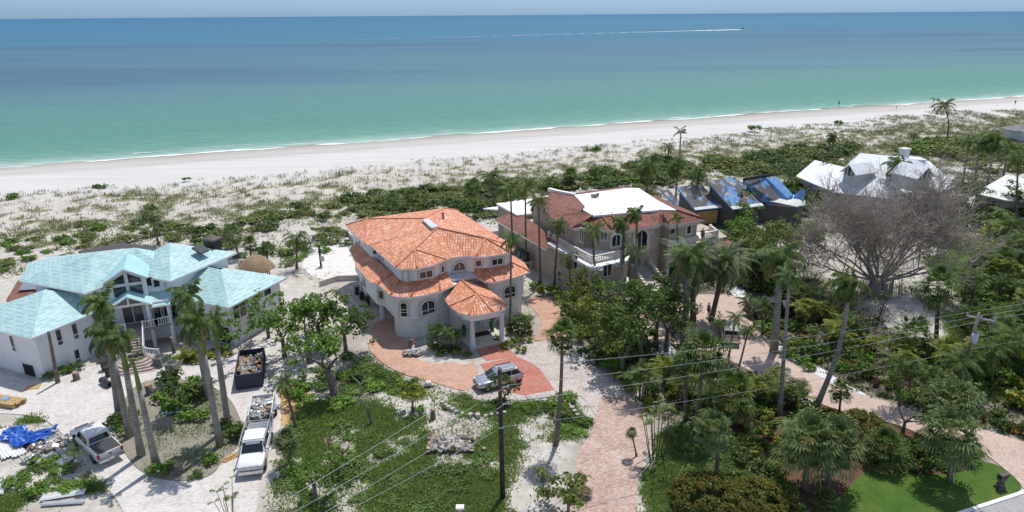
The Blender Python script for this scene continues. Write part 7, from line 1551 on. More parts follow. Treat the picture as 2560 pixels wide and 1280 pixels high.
        mb = MB(); mb.box((2.26, 0, .66), (.06, 1.0, .24)); part(mb, 'grille', M_trimb, o, bevel=.02); mb = MB(); mb.box((0, 0, .36), (4.2, 1.86, .12)); part(mb, 'sill', M_trimb, o, bevel=.03); mb = MB(); mb.box((-2.27, 0, .6), (.1, 1.5, .2)); part(mb, 'rear_bumper', M_chrome if kind == 'van' else M_trimb, o, bevel=.03); mb = MB(); mb.box((-2.30, 0, .82), (.02, .32, .15)); part(mb, 'licence_plate', M_plate, o)
    o.location = p; o.rotation_euler = (0, 0, heading); return o
def heading(ax, ay, bx, by): a, b_ = at(ax, ay), at(bx, by); return math.atan2(b_.y - a.y, b_.x - a.x), (a + b_) / 2
hd, c = heading(268, 1160, 205, 1095); p = at(245, 1125); vehicle('pickup_truck', (p.x, p.y, .07), hd + .02, 'white crew-cab pickup with a grey bed cover on the pale drive', 'pickup truck', 'pickup')
p = at(643, 1140); vehicle('pickup_truck', (p.x, p.y, .07), R(-79), 'bright white work truck with an aluminium ladder rack, hitched to a trailer', 'pickup truck', 'work')
p = at(1245, 962); vehicle('parked_car', (p.x, p.y, .08), R(205), 'silver suv parked on the forecourt behind the utility pole', 'car', 'suv')
p = at(1822, 845); vehicle('parked_car', (p.x, p.y, .08), R(78), 'champagne suv seen from behind on the garden drive among small palms', 'car', 'van')
p = at(1925, 788); vehicle('parked_car', (p.x, p.y, .08), R(191), 'black pickup mostly hidden behind palms at the top of the garden drive', 'car', 'crew')
# utility trailer heaped with debris
M_bag = mat('white_debris', (.55, .53, .50), (.26, .24, .22), .8, 2.5); M_card = mat('cardboard_and_wood', (.46, .36, .26), (.24, .17, .12), .85, 3)
def heap(root, c, sx, sy, sz, mats, n, nm='debris'):
    """a heap of crumpled sheets, boards and bags"""
    mb = MB()
    for i in range(n):
        x, y = rng.uniform(-sx, sx), rng.uniform(-sy, sy); z = sz * (1 - .5 * (x / sx) ** 2) * rng.uniform(.3, 1); m = rng.randrange(len(mats)); q_ = c + Vector((x, y, z)); M = Matrix.Rotation(rng.uniform(0, 3.1), 3, 'Z') @ Matrix.Rotation(rng.gauss(0, .45), 3, 'X') @ Matrix.Rotation(rng.gauss(0, .4), 3, 'Y')
        if rng.random() < .5: mb.box(q_, (rng.uniform(.2, 1.0), rng.uniform(.12, .5), rng.uniform(.02, .1)), m=m, M=M)
        else:
            r = rng.uniform(.1, .3); rows = []
            for a_ in range(5): f = math.pi * (a_ + .3) / 5.6; rows.append([q_ + M @ Vector((math.sin(f) * math.cos(b_) * r * rng.uniform(.7, 1.3), math.sin(f) * math.sin(b_) * r * rng.uniform(.7, 1.3), math.cos(f) * r * .7)) for b_ in [k_ * 1.257 for k_ in range(5)]])
            mb.grid(rows, m, closed=True, smooth=False)
    return part(mb, nm, mats, root)
p = at(658, 1045); tr = empty('utility_trailer', (0, 0, 0), 'white-sided trailer loaded with scrap behind the work truck', 'trailer')
mb = MB(); mb.box((0, 0, .62), (3.4, 1.8, .1)); part(mb, 'deck', M_metal, tr)
for sg in (-1, 1): mb = MB(); mb.box((0, sg * .93, .95), (3.4, .06, .7)); [mb.box((x, sg * .97, .95), (.07, .05, .74)) for x in (-1.6, -.8, 0, .8, 1.6)]; part(mb, 'side_panel', M_trim, tr); wheel(tr, -.2, sg * 1.06, .34, .22); mb = MB(); mb.box((-.2, sg * 1.07, .76), (.9, .26, .05)); part(mb, 'fender', M_metal, tr, bevel=.02)
mb = MB(); mb.box((-1.7, 0, .95), (.06, 1.8, .7)); part(mb, 'tailgate', M_trim, tr); mb = MB(); mb.bar((1.7, -.5, .55), (2.7, 0, .55), .1); mb.bar((1.7, .5, .55), (2.7, 0, .55), .1); part(mb, 'drawbar', M_metal, tr)
tr.location = (p.x, p.y, .07); tr.rotation_euler = (0, 0, R(-76))
hp = empty('scrap_heap', (0, 0, 0), 'jumble of white scrap and boards lying in the trailer', 'scrap'); heap(hp, Vector((0, 0, .65)), 1.45, .75, .75, [M_bag, M_bag, M_metal, M_card, M_trim], 130); hp.location = (p.x, p.y, .07); hp.rotation_euler = (0, 0, R(-76))
# dumpster
p = at(630, 940); hd = R(106); du = empty('dumpster', (0, 0, 0), 'open navy blue roll-off dumpster full of rubbish on the pale drive', 'dumpster')
mb = MB(); L_, W_2, H_ = 5.2, 2.3, 1.35
mb.box((0, 0, .2), (L_, W_2, .12)); 
for sg in (-1, 1): mb.box((0, sg * W_2 / 2, H_ / 2 + .12), (L_, .07, H_)); mb.box((0, sg * W_2 / 2, H_ + .14), (L_ + .1, .15, .12)); [mb.box((x, sg * (W_2 / 2 + .06), H_ / 2 + .1), (.1, .08, H_ - .1)) for x in (-2.3, -1.5, -.75, 0, .75, 1.5, 2.3)]
mb.box((L_ / 2, 0, H_ / 2 + .12), (.08, W_2, H_)); mb.box((L_ / 2, 0, H_ + .14), (.15, W_2, .12)); part(mb, 'container', P_navy, du)
mb = MB(); mb.box((-L_ / 2, 0, H_ / 2 + .12), (.08, W_2, H_)); mb.box((-L_ / 2, 0, H_ + .14), (.15, W_2, .12)); mb.box((-L_ / 2 - .06, .0, .7), (.05, .35, .4), m=1); part(mb, 'end_gate', [P_navy, M_trimb], du)
mb = MB(); [mb.tube([(x, y - .08, .12), (x, y + .08, .12)], .12, 10) for x in (-2.2, 2.2) for y in (-.9, .9)]; part(mb, 'rollers', M_metal, du)
du.location = (p.x, p.y, .07); du.rotation_euler = (0, 0, hd)
hp = empty('rubbish_heap', (0, 0, 0), 'rubbish, plastic bags and wood heaped inside the navy dumpster', 'rubbish'); heap(hp, Vector((0, 0, .55)), 2.35, .95, .9, [M_bag, M_bag, M_card, M_metal, M_ply, mat('grey_bag', (.22, .23, .24), (.1, .1, .11), .5, 3)], 190); hp.location = (p.x, p.y, .07); hp.rotation_euler = (0, 0, hd)

# ================================================================== POLES AND WIRES
M_pole = mat('dark_creosote_pole', (.075, .062, .05), (.04, .034, .028), .95, 3, bump=.3, spec=.1); M_pole2 = mat('weathered_grey_pole', (.24, .225, .205), (.14, .13, .12), .9, 3, bump=.3, spec=.1); M_ins = mat('porcelain_insulator', (.42, .46, .48), (.3, .33, .35), .3, 6); M_wire = mat('aluminium_wire', (.40, .41, .42), None, .5, 3, metal=.2)
b1, t1 = rise(1257, 1245, 1249, 920); PL = empty('utility_pole', (b1.x, b1.y, 0), 'dark wooden utility pole, nearest and tallest in the middle of the photo', 'utility pole')
mb = MB(); mb.tube([b1 - Zv * .2, t1], [.19, .13], 12); part(mb, 'pole', M_pole, PL)
wz = [t1.z - .15, t1.z - 1.5, t1.z - 2.8, t1.z - 4.6]; rt_ = []
for i, z in enumerate(wz[:3]):
    f = z / t1.z; c = b1.lerp(t1, f); c.z = z; e = c + Vector((.55 if i else .1, -.1, .12)); mb = MB(); mb.bar(c, e, .05); part(mb, 'bracket', M_ins, PL); mb = MB(); mb.lathe(e, [(.05, -.1), (.09, -.05), (.05, 0), (.09, .05), (.05, .1), (.03, .14)], 8); part(mb, 'insulator', M_ins, PL); rt_.append(e + Zv * .12)
mb = MB(); c = b1.lerp(t1, wz[3] / t1.z); c.z = wz[3]; mb.box(c, (.3, .3, .12)); part(mb, 'clamp', M_ins, PL); rt_.append(c + Vector((.15, 0, 0)))
b2, t2 = rise(2391, 985, 2448, 782); PR = empty('utility_pole', (b2.x, b2.y, 0), 'leaning grey utility pole with a crossarm and transformer among the greenery', 'utility pole')
mb = MB(); mb.tube([b2 - Zv * .2, t2], [.17, .12], 12); part(mb, 'pole', M_pole2, PR)
ax = Vector((.80, -.60, -.0)).normalized(); c = b2.lerp(t2, .94); mb = MB(); mb.bar(c - ax * .9, c + ax * 1.3, .1, .12); part(mb, 'crossarm', M_ins, PR); r2 = []
for s_ in (-.8, .25, 1.2): e = c + ax * s_; mb = MB(); mb.lathe(e + Zv * .05, [(.03, 0), (.08, .08), (.05, .14), (.08, .2), (.03, .27)], 8); part(mb, 'insulator', M_ins, PR); r2.append(e + Zv * .32)
mb = MB(); c = b2.lerp(t2, .72) + Vector((-.12, -.42, -.4)); mb.lathe(c, [(.26, 0), (.30, .06), (.30, .72), (.24, .8), (.05, .84)], 14); tf = part(mb, 'transformer', mat('pale_blue_grey_tank', (.50, .56, .60), (.42, .47, .5), .4, 3), PR); mb = MB(); mb.lathe(c + Vector((.12, -.08, .82)), [(.05, 0), (.08, .08), (.04, .22)], 8); build_sub(mb, 'bushing', M_ins, tf, PR)
cN = b2.lerp(t2, .56); r2.append(cN)
def wire(a, b_, sag, lab, r=.013):
    mb = MB(); pts = [a.lerp(b_, i / 16) - Zv * sag * 4 * (i / 16) * (1 - i / 16) for i in range(17)]; mb.tube(pts, r, 5, caps=False); tag(mb.build('power_line', M_wire, loc=a), lab, 'power line', 'overhead power lines')
D0 = (b1 - b2); D0.z = 0
lf = [(640,1290),(715,1290),(800,1290),(850,1290)]
for i, (nm) in enumerate(('topmost', 'second highest', 'third highest', 'lowest')):
    wire(rt_[i], r2[i], .5, nm + ' overhead wire between the two utility poles')
    a = rt_[i]; dz = a.z; px, py = ((640,1283),(702,1290),(745,1310),(845,1280))[i]; zz = dz - (.6 + i * .2); q_ = at(px, py, zz); d = (q_ - a); wire(a, a + d * 1.6, .25, nm + ' overhead wire running left and down from the dark pole')
    d = (r2[i] - rt_[i]); d.z = 0; wire(r2[i], r2[i] + Vector((d.x, d.y * 1.05, .2)), .6, nm + ' overhead wire leaving the frame right of the leaning pole')
# bin-like black post between the villa and the hut, lamp on a post at the bottom edge
b, t = rise(803, 668, 801, 643); PS = empty('service_post', b, 'black wooden post with a grey meter box on the sand terrace', 'post'); mb = MB(); mb.box(b + Zv * 1.5, (.22, .22, 3.0)); part(mb, 'post', M_pole, PS); mb = MB(); mb.box(b + Vector((.3, -.1, 1.3)), (.5, .3, .7)); part(mb, 'meter_box', M_metal, PS, bevel=.03)
b, t = rise(1152, 1315, 1150, 1268); LP = empty('street_lamp', (b.x, b.y, 0), 'grey lamp with a flat white top poking up at the bottom edge', 'lamp'); mb = MB(); mb.tube([b, t], [.07, .05], 8); part(mb, 'post', M_metal, LP); mb = MB(); mb.box(t, (.55, .4, .14)); part(mb, 'lamp_head', M_trim, LP, bevel=.04); mb = MB(); mb.box(t - Zv * .35, (.3, .25, .5)); part(mb, 'control_box', M_metal, LP, bevel=.03)
# stone letterbox on the lawn
b = at(2498, 1222); LB = empty('letterbox', b, 'dark stone letterbox pillar standing on the lawn by the drive', 'letterbox'); mb = MB(); rr = mat('rough_dark_stone', (.16, .145, .125), (.07, .065, .06), .95, 4, bump=.6)
for z, w_ in ((.15, .62), (.42, .46), (.66, .42), (.9, .5)): mb.box(b + Zv * z, (w_, w_ * .8, .26), R(rng.uniform(10, 40)))
part(mb, 'pillar', rr, LB, bevel=.04); mb = MB(); mb.box(b + Vector((.05, 0, 1.15)), (.75, .35, .28), R(20)); part(mb, 'mailbox', M_trimb, LB, bevel=.05); mb = MB(); mb.box(b + Vector((.05, 0, 1.31)), (.8, .4, .05), R(20)); part(mb, 'cap', rr, LB)

# ================================================================== SMALL THINGS ROUND THE TEAL HOUSE
ac_unit(at(403, 912, .07), 1.05, 1.0, R(-8), 'grey air conditioner standing left of its twin beside the lower steps', M_metal, 'air conditioners by the steps'); ac_unit(at(434, 928, .07), 1.05, 1.0, R(-6), 'grey air conditioner nearest the drive beside the lower steps', M_metal, 'air conditioners by the steps')
M_bin = mat('black_bin_plastic', (.022, .024, .026), (.04, .042, .045), .4, 4)
mb = MB(); 
for i in range(1): mb.tube([at(255, 950, .35), at(268, 960, .35), at(277, 962, .35)], .33, 12, caps=False)
tag(mb.build('drain_pipe', M_bin, loc=at(268, 960)), 'black corrugated pipe lying by the royal palms', 'pipe')
def bin_(px, py, lab, rz=.2, grp='wheelie bins by the garage bed'):
    p = at(px, py, .07); o = empty('wheelie_bin', p, lab, 'bin', grp); mb = MB(); rows = [[p + Vector((x * s_, y * s_, z)) for x, y in ((-.28, -.3), (.28, -.3), (.28, .3), (-.28, .3))] for s_, z in ((.8, 0), (1, .95))]; mb.grid(rows, closed=True, smooth=False); mb.face(rows[1]); part(mb, 'body', M_bin, o); mb = MB(); mb.box(p + Vector((0, .02, 1.0)), (.62, .68, .07)); part(mb, 'lid', M_bin, o, bevel=.02)
    for x in (-.25, .25): mb = MB(); mb.tube([p + Vector((x - .03, .3, .1)), p + Vector((x + .03, .3, .1))], .1, 10); part(mb, 'wheel', M_tyre, o)
    o.rotation_euler = (0, 0, rz)
bin_(264, 925, 'black bin with open lid nearest the steps'); bin_(272, 940, 'black bin left of the royal palms, lower one', .5)
for i_, (x_, y_) in enumerate(((893, 735), (905, 748), (919, 762))): bin_(x_, y_, ('farthest', 'middle', 'nearest')[i_] + ' of three dark bins under the left overhang of the villa', .4, 'bins under the villa overhang')
def lathe_thing(nm, px, py, prof, m, lab, cat, grp=None, n=14, z=0): p = at(px, py, z); mb = MB(); mb.lathe(p, prof, n, smooth=False); return tag(mb.build(nm, m, loc=p), lab, cat, grp)
M_stump = mat('sawn_stump', (.19, .165, .14), (.10, .085, .07), .95, 4, bump=.5); M_cut = mat('cut_wood', (.42, .27, .16), (.3, .19, .11), .8, 4)
def stump(px, py, r, h, lab):
    p = at(px, py, .1); o = empty('tree_stump', p, lab, 'tree stump'); mb = MB(); mb.lathe(p, [(r * 1.15, -.05), (r, .15), (r * .95, h)], 14); part(mb, 'bark', M_stump, o); mb = MB(); mb.lathe(p + Zv * (h + .004), [(.01, 0), (r * .9, .003)], 14); part(mb, 'cut_face', M_cut, o)
stump(375, 985, .33, 1.0, 'thick sawn palm stump at the top of the island'); stump(192, 948, .3, .75, 'grey stump in the clipped bed before the garage wing'); stump(448, 1185, .3, .8, 'grey stump at the lower end of the island with red leaves'); stump(435, 880, .17, 1.7, 'tall thin sawn trunk right of the porch steps'); stump(458, 885, .19, 1.2, 'shorter sawn trunk beside the tall thin one')
stump(860, 1150, .2, .5, 'small brown stump beside the pruned tree'); stump(1210, 1125, .16, .2, 'low sawn stump left of the utility pole'); stump(1357, 1200, .2, .45, 'pale stump on bare sand right of the utility pole'); stump(1083, 1045, .22, .95, 'mossy dark stump in the middle of the weedy lot'); stump(2100, 730, .3, 2.2, 'tall broken trunk left of the giant bare banyan')
# lumber stack, plywood sheets, metal roofing, blue tarp
p = at(22, 1010, .08); o = empty('lumber_stack', p, 'stack of yellow lumber with a small blue tarp on top at the left edge', 'lumber'); Mx = Matrix.Rotation(R(-14), 3, 'Z')
for j in range(3):
    for i in range(4): mb = MB(); mb.box(p + Mx @ Vector((-.2 + rng.uniform(-.15, .15), (i - 1.5) * .32, .12 + j * .13)), (3.0, .29, .11), M=Mx); part(mb, 'board', M_lum, o)
mb = MB(); mb.box(p + Mx @ Vector((-.3, .1, .47)), (.7, .5, .02), M=Mx); tag(mb.build('tarp_scrap', M_tarp, loc=p + Zv * .47), 'small blue plastic scrap on the lumber stack', 'tarp')
def slab(nm, px, py, sx, sy, th, ang, m, lab, cat, z=.09, n=1, grp=None):
    p = at(px, py, z); o = MB(); Mx = Matrix.Rotation(R(ang), 3, 'Z')
    for i in range(n): o.box(p + Mx @ Vector((rng.uniform(-.1, .1) * i, 0, th / 2 + i * th * 1.1)), (sx, sy, th), M=Mx)
    return tag(o.build(nm, m, loc=p), lab, cat, grp)
slab('plywood_sheet', 82, 968, 1.2, .9, .03, 20, M_lum, 'brown board lying before the garage opening', 'plywood'); slab('plywood_sheet', 590, 1133, 1.9, .35, .05, 48, M_lum, 'long yellow board beside the work truck bumper', 'board'); slab('plywood_sheet', 587, 1143, 1.9, .25, .05, 44, M_ply, 'thin brown board lower beside the work truck', 'board')
def gutter(px0, py0, px1, py1, w_, lab, h=.12, m=None, grp='white metal panels in the rubble yard', n=3):
    a, b_ = at(px0, py0, .1), at(px1, py1, .1); d = (b_ - a).normalized(); sd_ = Vector((-d.y, d.x, 0)); mb = MB(); k_ = 8
    mb.grid([[a + sd_ * (w_ * (j / k_ - .5)) + Zv * (h * (j % 2) + .05), b_ + sd_ * (w_ * (j / k_ - .5)) + Zv * (h * (j % 2) + .05)] for j in range(k_ + 1)], smooth=False); tag(mb.build('roofing_sheet', m or M_trim, loc=a), lab, 'roofing sheet', grp)
gutter(5, 1075, 50, 1140, 1.0, 'white metal panel with the blue tarp over its upper end'); gutter(30, 1090, 55, 1140, .5, 'narrow white panel right of the wider one'); gutter(-10, 1095, 22, 1145, .9, 'white metal panel cut by the left frame edge'); gutter(105, 1245, 215, 1228, .8, 'white corrugated panel at the bottom left, upper one'); gutter(105, 1262, 212, 1255, .4, 'white corrugated strip below the upper panel'); gutter(-5, 1240, 25, 1195, .6, 'white panel leaning at the lower left edge', .2)
gutter(120, 1140, 175, 1155, 1.2, 'dull grey metal sheet in the rubble yard', .05, M_metal); gutter(135, 1110, 165, 1150, .3, 'bent white gutter lying on the grey metal sheet', .15)
p = at(60, 1098, .1); mb = MB(); rows = []
for i in range(15):
    row = []
    for j in range(12):
        a = p + Vector(((i - 7) * .30 + rng.uniform(-.08, .08), (j - 5.5) * .19 + .5 * math.sin(i * .55) + rng.uniform(-.08, .08), .12 + abs(math.sin(i * 1.3 + j * .9)) * .28 + rng.uniform(0, .14))); row.append(a)
    rows.append(row)
mb.grid(rows, smooth=False); tag(mb.build('blue_tarp', mat('crumpled_blue_tarp', (.03, .16, .58), (.015, .07, .33), .4, 3), loc=p), 'crumpled bright blue tarp in the rubble yard', 'tarp')
for i, (px, py) in enumerate(((115, 1105), (85, 1150), (130, 1120), (100, 1118), (150, 1100), (420, 960), (400, 1005), (425, 1030))):
    o = empty('debris_pile', at(px, py, .1), ['heap of broken boards right of the blue tarp', 'small heap of scraps below the blue tarp', 'grey scraps beside the metal sheet', 'pale scraps touching the blue tarp', 'long scraps pointing at the pickup', 'broken stones at the top of the island', 'light bricks scattered on the island', 'broken green chair among the island shrubs'][i], 'debris')
    heap(o, Vector(o.location), .7, .5, .25, [M_bag, M_metal, M_card] if i != 7 else [mat('green_plastic', (.04, .16, .13), None, .5, 3), M_metal], 22)
# rubble piles of the villa lot, stone edging, pot, straw heap
o = empty('rubble_pile', at(1030, 885, .08), 'pile of white broken stones beside the villa corner', 'rubble pile'); heap(o, Vector(o.location), .8, .5, .45, [M_bag, M_trim], 46)
o = empty('rubble_pile', at(1470, 900, .08), 'pile of white chips right of the forecourt below the trees', 'rubble pile'); heap(o, Vector(o.location), 1.5, .8, .35, [M_bag, M_rub, M_trim], 70)
o = empty('rubble_pile', at(1125, 1115, .08), 'pile of split logs and stones in the middle of the weedy lot', 'rubble pile'); heap(o, Vector(o.location), 1.7, .9, .5, [M_rub, M_stump, M_bag, M_card], 120)
def edging(pts, lab, step=.48, s_=.3):
    P = [at(x, y, .06) for x, y in pts]; k_ = -1
    for a, b_ in zip(P, P[1:]):
        n = max(1, int((b_ - a).length / step))
        for i in range(n):
            p = a.lerp(b_, i / n) + Vector((rng.uniform(-.05, .05), rng.uniform(-.05, .05), 0)); mb = MB(); w_ = s_ * rng.uniform(.7, 1.3); mb.box(p + Zv * w_ * .4, (w_, w_ * rng.uniform(.8, 1.2), w_ * .8), rng.uniform(0, 3)); k_ += 1; tag(mb.build('edging_stone', M_rub, loc=p, bevel=.03), ORD[k_ % 20] + ' from left of the ' + lab, 'stone', lab)
edging([(1105,1010),(1140,1032),(1175,1041),(1215,1042),(1275,1033)], 'pale stones edging the weedy bed'); edging([(1345,1006),(1410,1006),(1425,1015),(1450,1050)], 'pale stones right of the utility pole'); 
p = at(1068, 965, .12); mb = MB(); mb.tube([p + Vector((-.15, 0, .25)), p + Vector((.35, .12, .22))], [.3, .26], 14, caps=False); tag(mb.build('concrete_ring', M_cream, loc=p), 'pale round pipe lying on its side beside the salmon drive', 'pipe')
p = at(1030, 868, .1); lathe_thing('clay_urn', 1030, 868, [(.2, 0), (.42, .3), (.40, .6), (.2, .85), (.26, .95)], mat('brown_clay', (.26, .15, .12), (.18, .1, .08), .8, 4), 'round brown clay urn at the villa corner', 'urn', z=.07)
q_ = at(1450, 1242, .1); C, D_, W_, T_ = leaf_cloud([(0, 0, .45), (.35, .1, .35), (-.35, 0, .35), (0, .3, .3), (0, -.3, .3)], [.55, .45, .45, .45, .45], 2600, .16, .8); C[:, 2] = np.maximum(C[:, 2], .02); tag(link('straw_heap', qmesh('straw_heap', C, D_, W_ * .35, L_dry, T_), tuple(q_)), 'round heap of dry straw-coloured fronds on the lower drive', 'heap')
# low garden walls / slabs behind
for pts, lab in (([(905,700),(845,702),(800,716)], 'low grey retaining wall behind the villa'), ([(870,590),(905,615)], 'pale board lying on the sand terrace')):
    P = [at(*q) for q in pts]; mb = MB(); [mb.bar(a + Zv * .35, b_ + Zv * .35, .3, .8) for a, b_ in zip(P, P[1:])]; tag(mb.build('garden_wall', M_beige, loc=P[0]), lab, 'wall')

# ================================================================== PEOPLE, BICYCLES, BOAT
def person(p, hgt, rz, shirt, trousers, skin, label, step=.0, arm=.25):
    """one continuous skinned body with clothing and hair over it"""
    s = hgt / 1.75; o = empty('person', p, label, 'person')
    J = {'pelvis': (0, 0, .95), 'waist': (0, 0, 1.08), 'chest': (0, 0, 1.30), 'neck': (0, 0, 1.48), 'chin': (.01, 0, 1.54), 'head': (.015, 0, 1.64), 'crown': (.0, 0, 1.74),
         'hl': (0, .09, .90), 'kl': (.05 + step, .10, .50), 'al': (step * 1.2, .10, .08), 'tl': (step * 1.2 + .18, .11, .03), 'hr': (0, -.09, .90), 'kr': (.05 - step, -.10, .50), 'ar': (-step * 1.4, -.10, .08), 'tr': (-step * 1.4 + .18, -.11, .03),
         'sl': (0, .19, 1.40), 'el': (-.02, .24, 1.12), 'wl': (arm * .8, .25, .90), 'fl': (arm * .9, .25, .80), 'sr': (0, -.19, 1.40), 'er': (-.02, -.24, 1.12), 'wr': (arm, -.22, .95), 'fr': (arm * 1.1, -.21, .86)}
    Rr = dict(pelvis=.135, waist=.115, chest=.14, neck=.055, chin=.065, head=.095, crown=.06, hl=.09, kl=.055, al=.04, tl=.035, hr=.09, kr=.055, ar=.04, tr=.035, sl=.06, el=.042, wl=.03, fl=.028, sr=.06, er=.042, wr=.03, fr=.028)
    E_ = [('pelvis', 'waist'), ('waist', 'chest'), ('chest', 'neck'), ('neck', 'chin'), ('chin', 'head'), ('head', 'crown'), ('pelvis', 'hl'), ('hl', 'kl'), ('kl', 'al'), ('al', 'tl'), ('pelvis', 'hr'), ('hr', 'kr'), ('kr', 'ar'), ('ar', 'tr'), ('chest', 'sl'), ('sl', 'el'), ('el', 'wl'), ('wl', 'fl'), ('chest', 'sr'), ('sr', 'er'), ('er', 'wr'), ('wr', 'fr')]
    def skinned(nm, keys, edges, m, grow=0.):
        ks = list(keys); me = bpy.data.meshes.new(nm); me.from_pydata([tuple(c * s for c in J[k_]) for k_ in ks], [(ks.index(a), ks.index(b_)) for a, b_ in edges], []); ob = bpy.data.objects.new(nm, me); COL.objects.link(ob); md = ob.modifiers.new('skin', 'SKIN')
        for i, k_ in enumerate(ks): me.skin_vertices[0].data[i].radius = ((Rr[k_] + grow) * s,) * 2
        me.skin_vertices[0].data[0].use_root = True; ob.modifiers.new('sub', 'SUBSURF').levels = 1; ob.modifiers['sub'].render_levels = 2; me.materials.append(m); ob.parent = o; return ob
    skinned('body', J, E_, skin)
    tp = ['chest', 'waist', 'pelvis', 'sl', 'el', 'sr', 'er']; skinned('shirt', tp, [('chest', 'waist'), ('waist', 'pelvis'), ('chest', 'sl'), ('sl', 'el'), ('chest', 'sr'), ('sr', 'er')], shirt, .018)
    bt = ['pelvis', 'hl', 'kl', 'hr', 'kr']; skinned('trousers', bt, [('pelvis', 'hl'), ('hl', 'kl'), ('pelvis', 'hr'), ('hr', 'kr')], trousers, .02)
    mb = MB(); mb.v = []; mb.lathe(Vector((-.01, 0, 1.63)) * s, [(.10 * s, -.02 * s), (.108 * s, .04 * s), (.085 * s, .10 * s), (.03 * s, .135 * s)], 10); h = MB._r0(mb, 'hair', bpy.data.materials.get('dark_hair') or mat('dark_hair', (.04, .028, .02), None, .8, 9)); h.parent = o
    o.rotation_euler = (0, 0, rz); return o
sk1 = mat('tanned_skin', (.42, .26, .18), (.36, .22, .15), .6, 5); cl = lambda n, c: mat(n, c, None, .9, 6)
person(at(1770, 792, .08), 1.75, R(20), cl('pink_shirt', (.42, .16, .26)), cl('black_trousers', (.03, .03, .035)), sk1, 'person in a pink top and dark trousers standing under the date palms')
person(at(1779, 799, .08), 1.7, R(160), cl('purple_shirt', (.20, .08, .30)), cl('navy_trousers', (.03, .04, .06)), sk1, 'person in a purple top beside the parked bicycle')
person(at(1390 / 1 * 0 + 1350, 572, 4.6) if False else A(44.6, 84.5, 5.45), 1.75, R(200), cl('white_shirt', (.6, .6, .6)), cl('dark_trousers', (.04, .04, .05)), sk1, 'person in a white shirt on the left terrace of the mansion')
person(A(59.4, 65.2, 4.98), 1.75, R(240), cl('dark_blue_shirt', (.03, .05, .09)), cl('grey_trousers', (.08, .08, .09)), sk1, 'dark-clothed person at the small right balcony of the mansion')
for px, py, lab, c_ in ((2335, 281, 'person in dark clothes walking on the upper beach left of the lone palm', (.05, .05, .07)), (2333, 257, 'left one of two tiny bathers at the waterline', (.08, .06, .06)), (2345, 256, 'right one of two tiny bathers at the waterline', (.07, .05, .08)), (2537, 262, 'tiny person near the dune edge at the far right', (.06, .05, .04)), (2240, 273, 'tiny seated-looking figure alone on the beach', (.12, .10, .09)), (2097, 264, 'tiny bather standing in the shallow water', (.10, .07, .06))):
    person(at(px, py), 1.8 if py != 273 else 1.2, R(rng.uniform(0, 360)), cl('beach_top', c_), cl('beach_shorts', (.05, .05, .07)), sk1, lab, step=.1)
def bicycle(p, rz, lab, mfr):
    o = empty('bicycle', (0, 0, 0), lab, 'bicycle', 'bicycles on the garden drive'); fr = MB(); A0, B0, C0_, D0_ = (-.5, 0, .34), (.55, 0, .34), (-.12, 0, .32), (-.22, 0, .85); Hh = (.42, 0, .88)
    for a, b_ in ((A0, C0_), (A0, D0_), (C0_, D0_), (C0_, Hh), (D0_, Hh), (B0, Hh), (Hh, (.38, 0, 1.02))): fr.bar(a, b_, .05)
    part(fr, 'frame', mfr, o); hb = MB(); hb.bar((.38, -.28, 1.03), (.38, .28, 1.03), .04); part(hb, 'handlebar', M_trimb, o); st = MB(); st.box((-.25, 0, .93), (.26, .14, .06)); part(st, 'saddle', M_trimb, o, bevel=.02)
    for x in (-.5, .55): w_ = MB(); w_.tube([(x + math.cos(i * math.pi / 10) * .33, 0, .34 + math.sin(i * math.pi / 10) * .33) for i in range(21)], .025, 5, caps=False); [w_.bar((x, 0, .34), (x + math.cos(i * .785) * .32, 0, .34 + math.sin(i * .785) * .32), .012) for i in range(8)]; part(w_, 'wheel', M_tyre, o)
    o.location = p; o.rotation_euler = (0, 0, rz)
bicycle(at(1792, 797, .08), R(150), 'dark bicycle standing right of the two people', cl('dark_red_frame', (.16, .03, .04))); bicycle(at(1745, 780, .08), R(40), 'grey bicycle standing left of the two people', cl('grey_frame', (.2, .2, .2)))
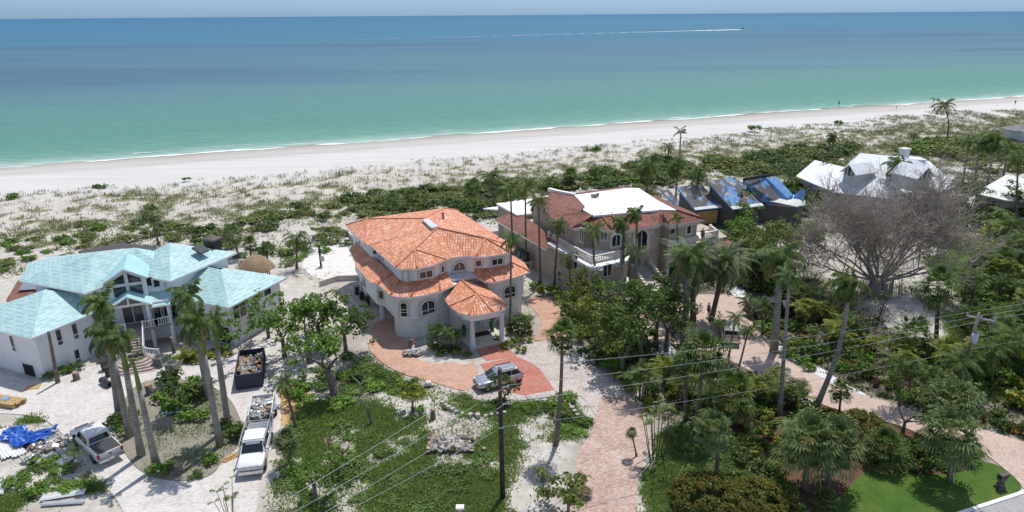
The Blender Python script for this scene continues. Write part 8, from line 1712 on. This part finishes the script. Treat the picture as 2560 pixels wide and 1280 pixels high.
# motor boat and its wake far out
pb = at(1858, 73.5, -.1); bo = empty('motor_boat', (0, 0, 0), 'small motor boat far out at the head of a long white wake', 'boat'); mb = MB()
mb.grid([[(x, -w_, 1.1), (x, -w_ * .7, .1), (x, 0, -.35), (x, w_ * .7, .1), (x, w_, 1.1)] for x, w_ in ((-4, 1.5), (-1, 1.6), (2, 1.4), (4, .7), (5.2, .05))]); mb.face([(-4, -1.5, 1.1), (-1, -1.6, 1.1), (2, -1.4, 1.1), (4, -.7, 1.15), (5.2, 0, 1.2), (4, .7, 1.15), (2, 1.4, 1.1), (-1, 1.6, 1.1), (-4, 1.5, 1.1)]); part(mb, 'hull', M_trim, bo)
mb = MB(); mb.box((-.2, 0, 2.4), (2.6, 2.1, .12)); [mb.bar((x, y, 1.1), (x, y, 2.4), .08) for x in (-1.3, .9) for y in (-.9, .9)]; mb.box((.3, 0, 1.6), (.8, .9, 1.0)); part(mb, 'canopy', P_navy, bo); mb = MB(); mb.box((-4.3, 0, .9), (.5, .5, 1.1)); part(mb, 'outboard_motor', M_trimb, bo, bevel=.05)
pw = at(1500, 83, -.1); dw = (pb - pw); ang = math.atan2(dw.y, dw.x); bo.location = (pb.x, pb.y, 0); bo.rotation_euler = (0, 0, ang); bo.scale = (1.6, 1.6, 1.6)
mb = MB(); dn = dw.normalized(); sn = Vector((-dn.y, dn.x, 0)); base_ = pb - dn * 9; L_ = dw.length * 2.6; N = 160
for i in range(N):
    t0, t1_ = i / N, (i + 1) / N; w0 = (14 * (1 - t0) ** 1.5 + 3.5 * (1 - t0)) * (.7 + .6 * rng.random()) * (1 if t0 < .12 else .45 if t0 < .3 or rng.random() < .5 else .12)
    c0, c1_ = base_ - dn * L_ * t0, base_ - dn * L_ * t1_; mb.face([c0 - sn * w0, c0 + sn * w0, c1_ + sn * w0, c1_ - sn * w0])
for f in range(len(mb.v)): mb.v[f].z = -.12
mb.f = [tuple(reversed(f)) if False else f for f in mb.f]; tag(mb.build('wake', M_foam, loc=pb), 'long thin white wake trailing left behind the boat', 'wake', kind='stuff')
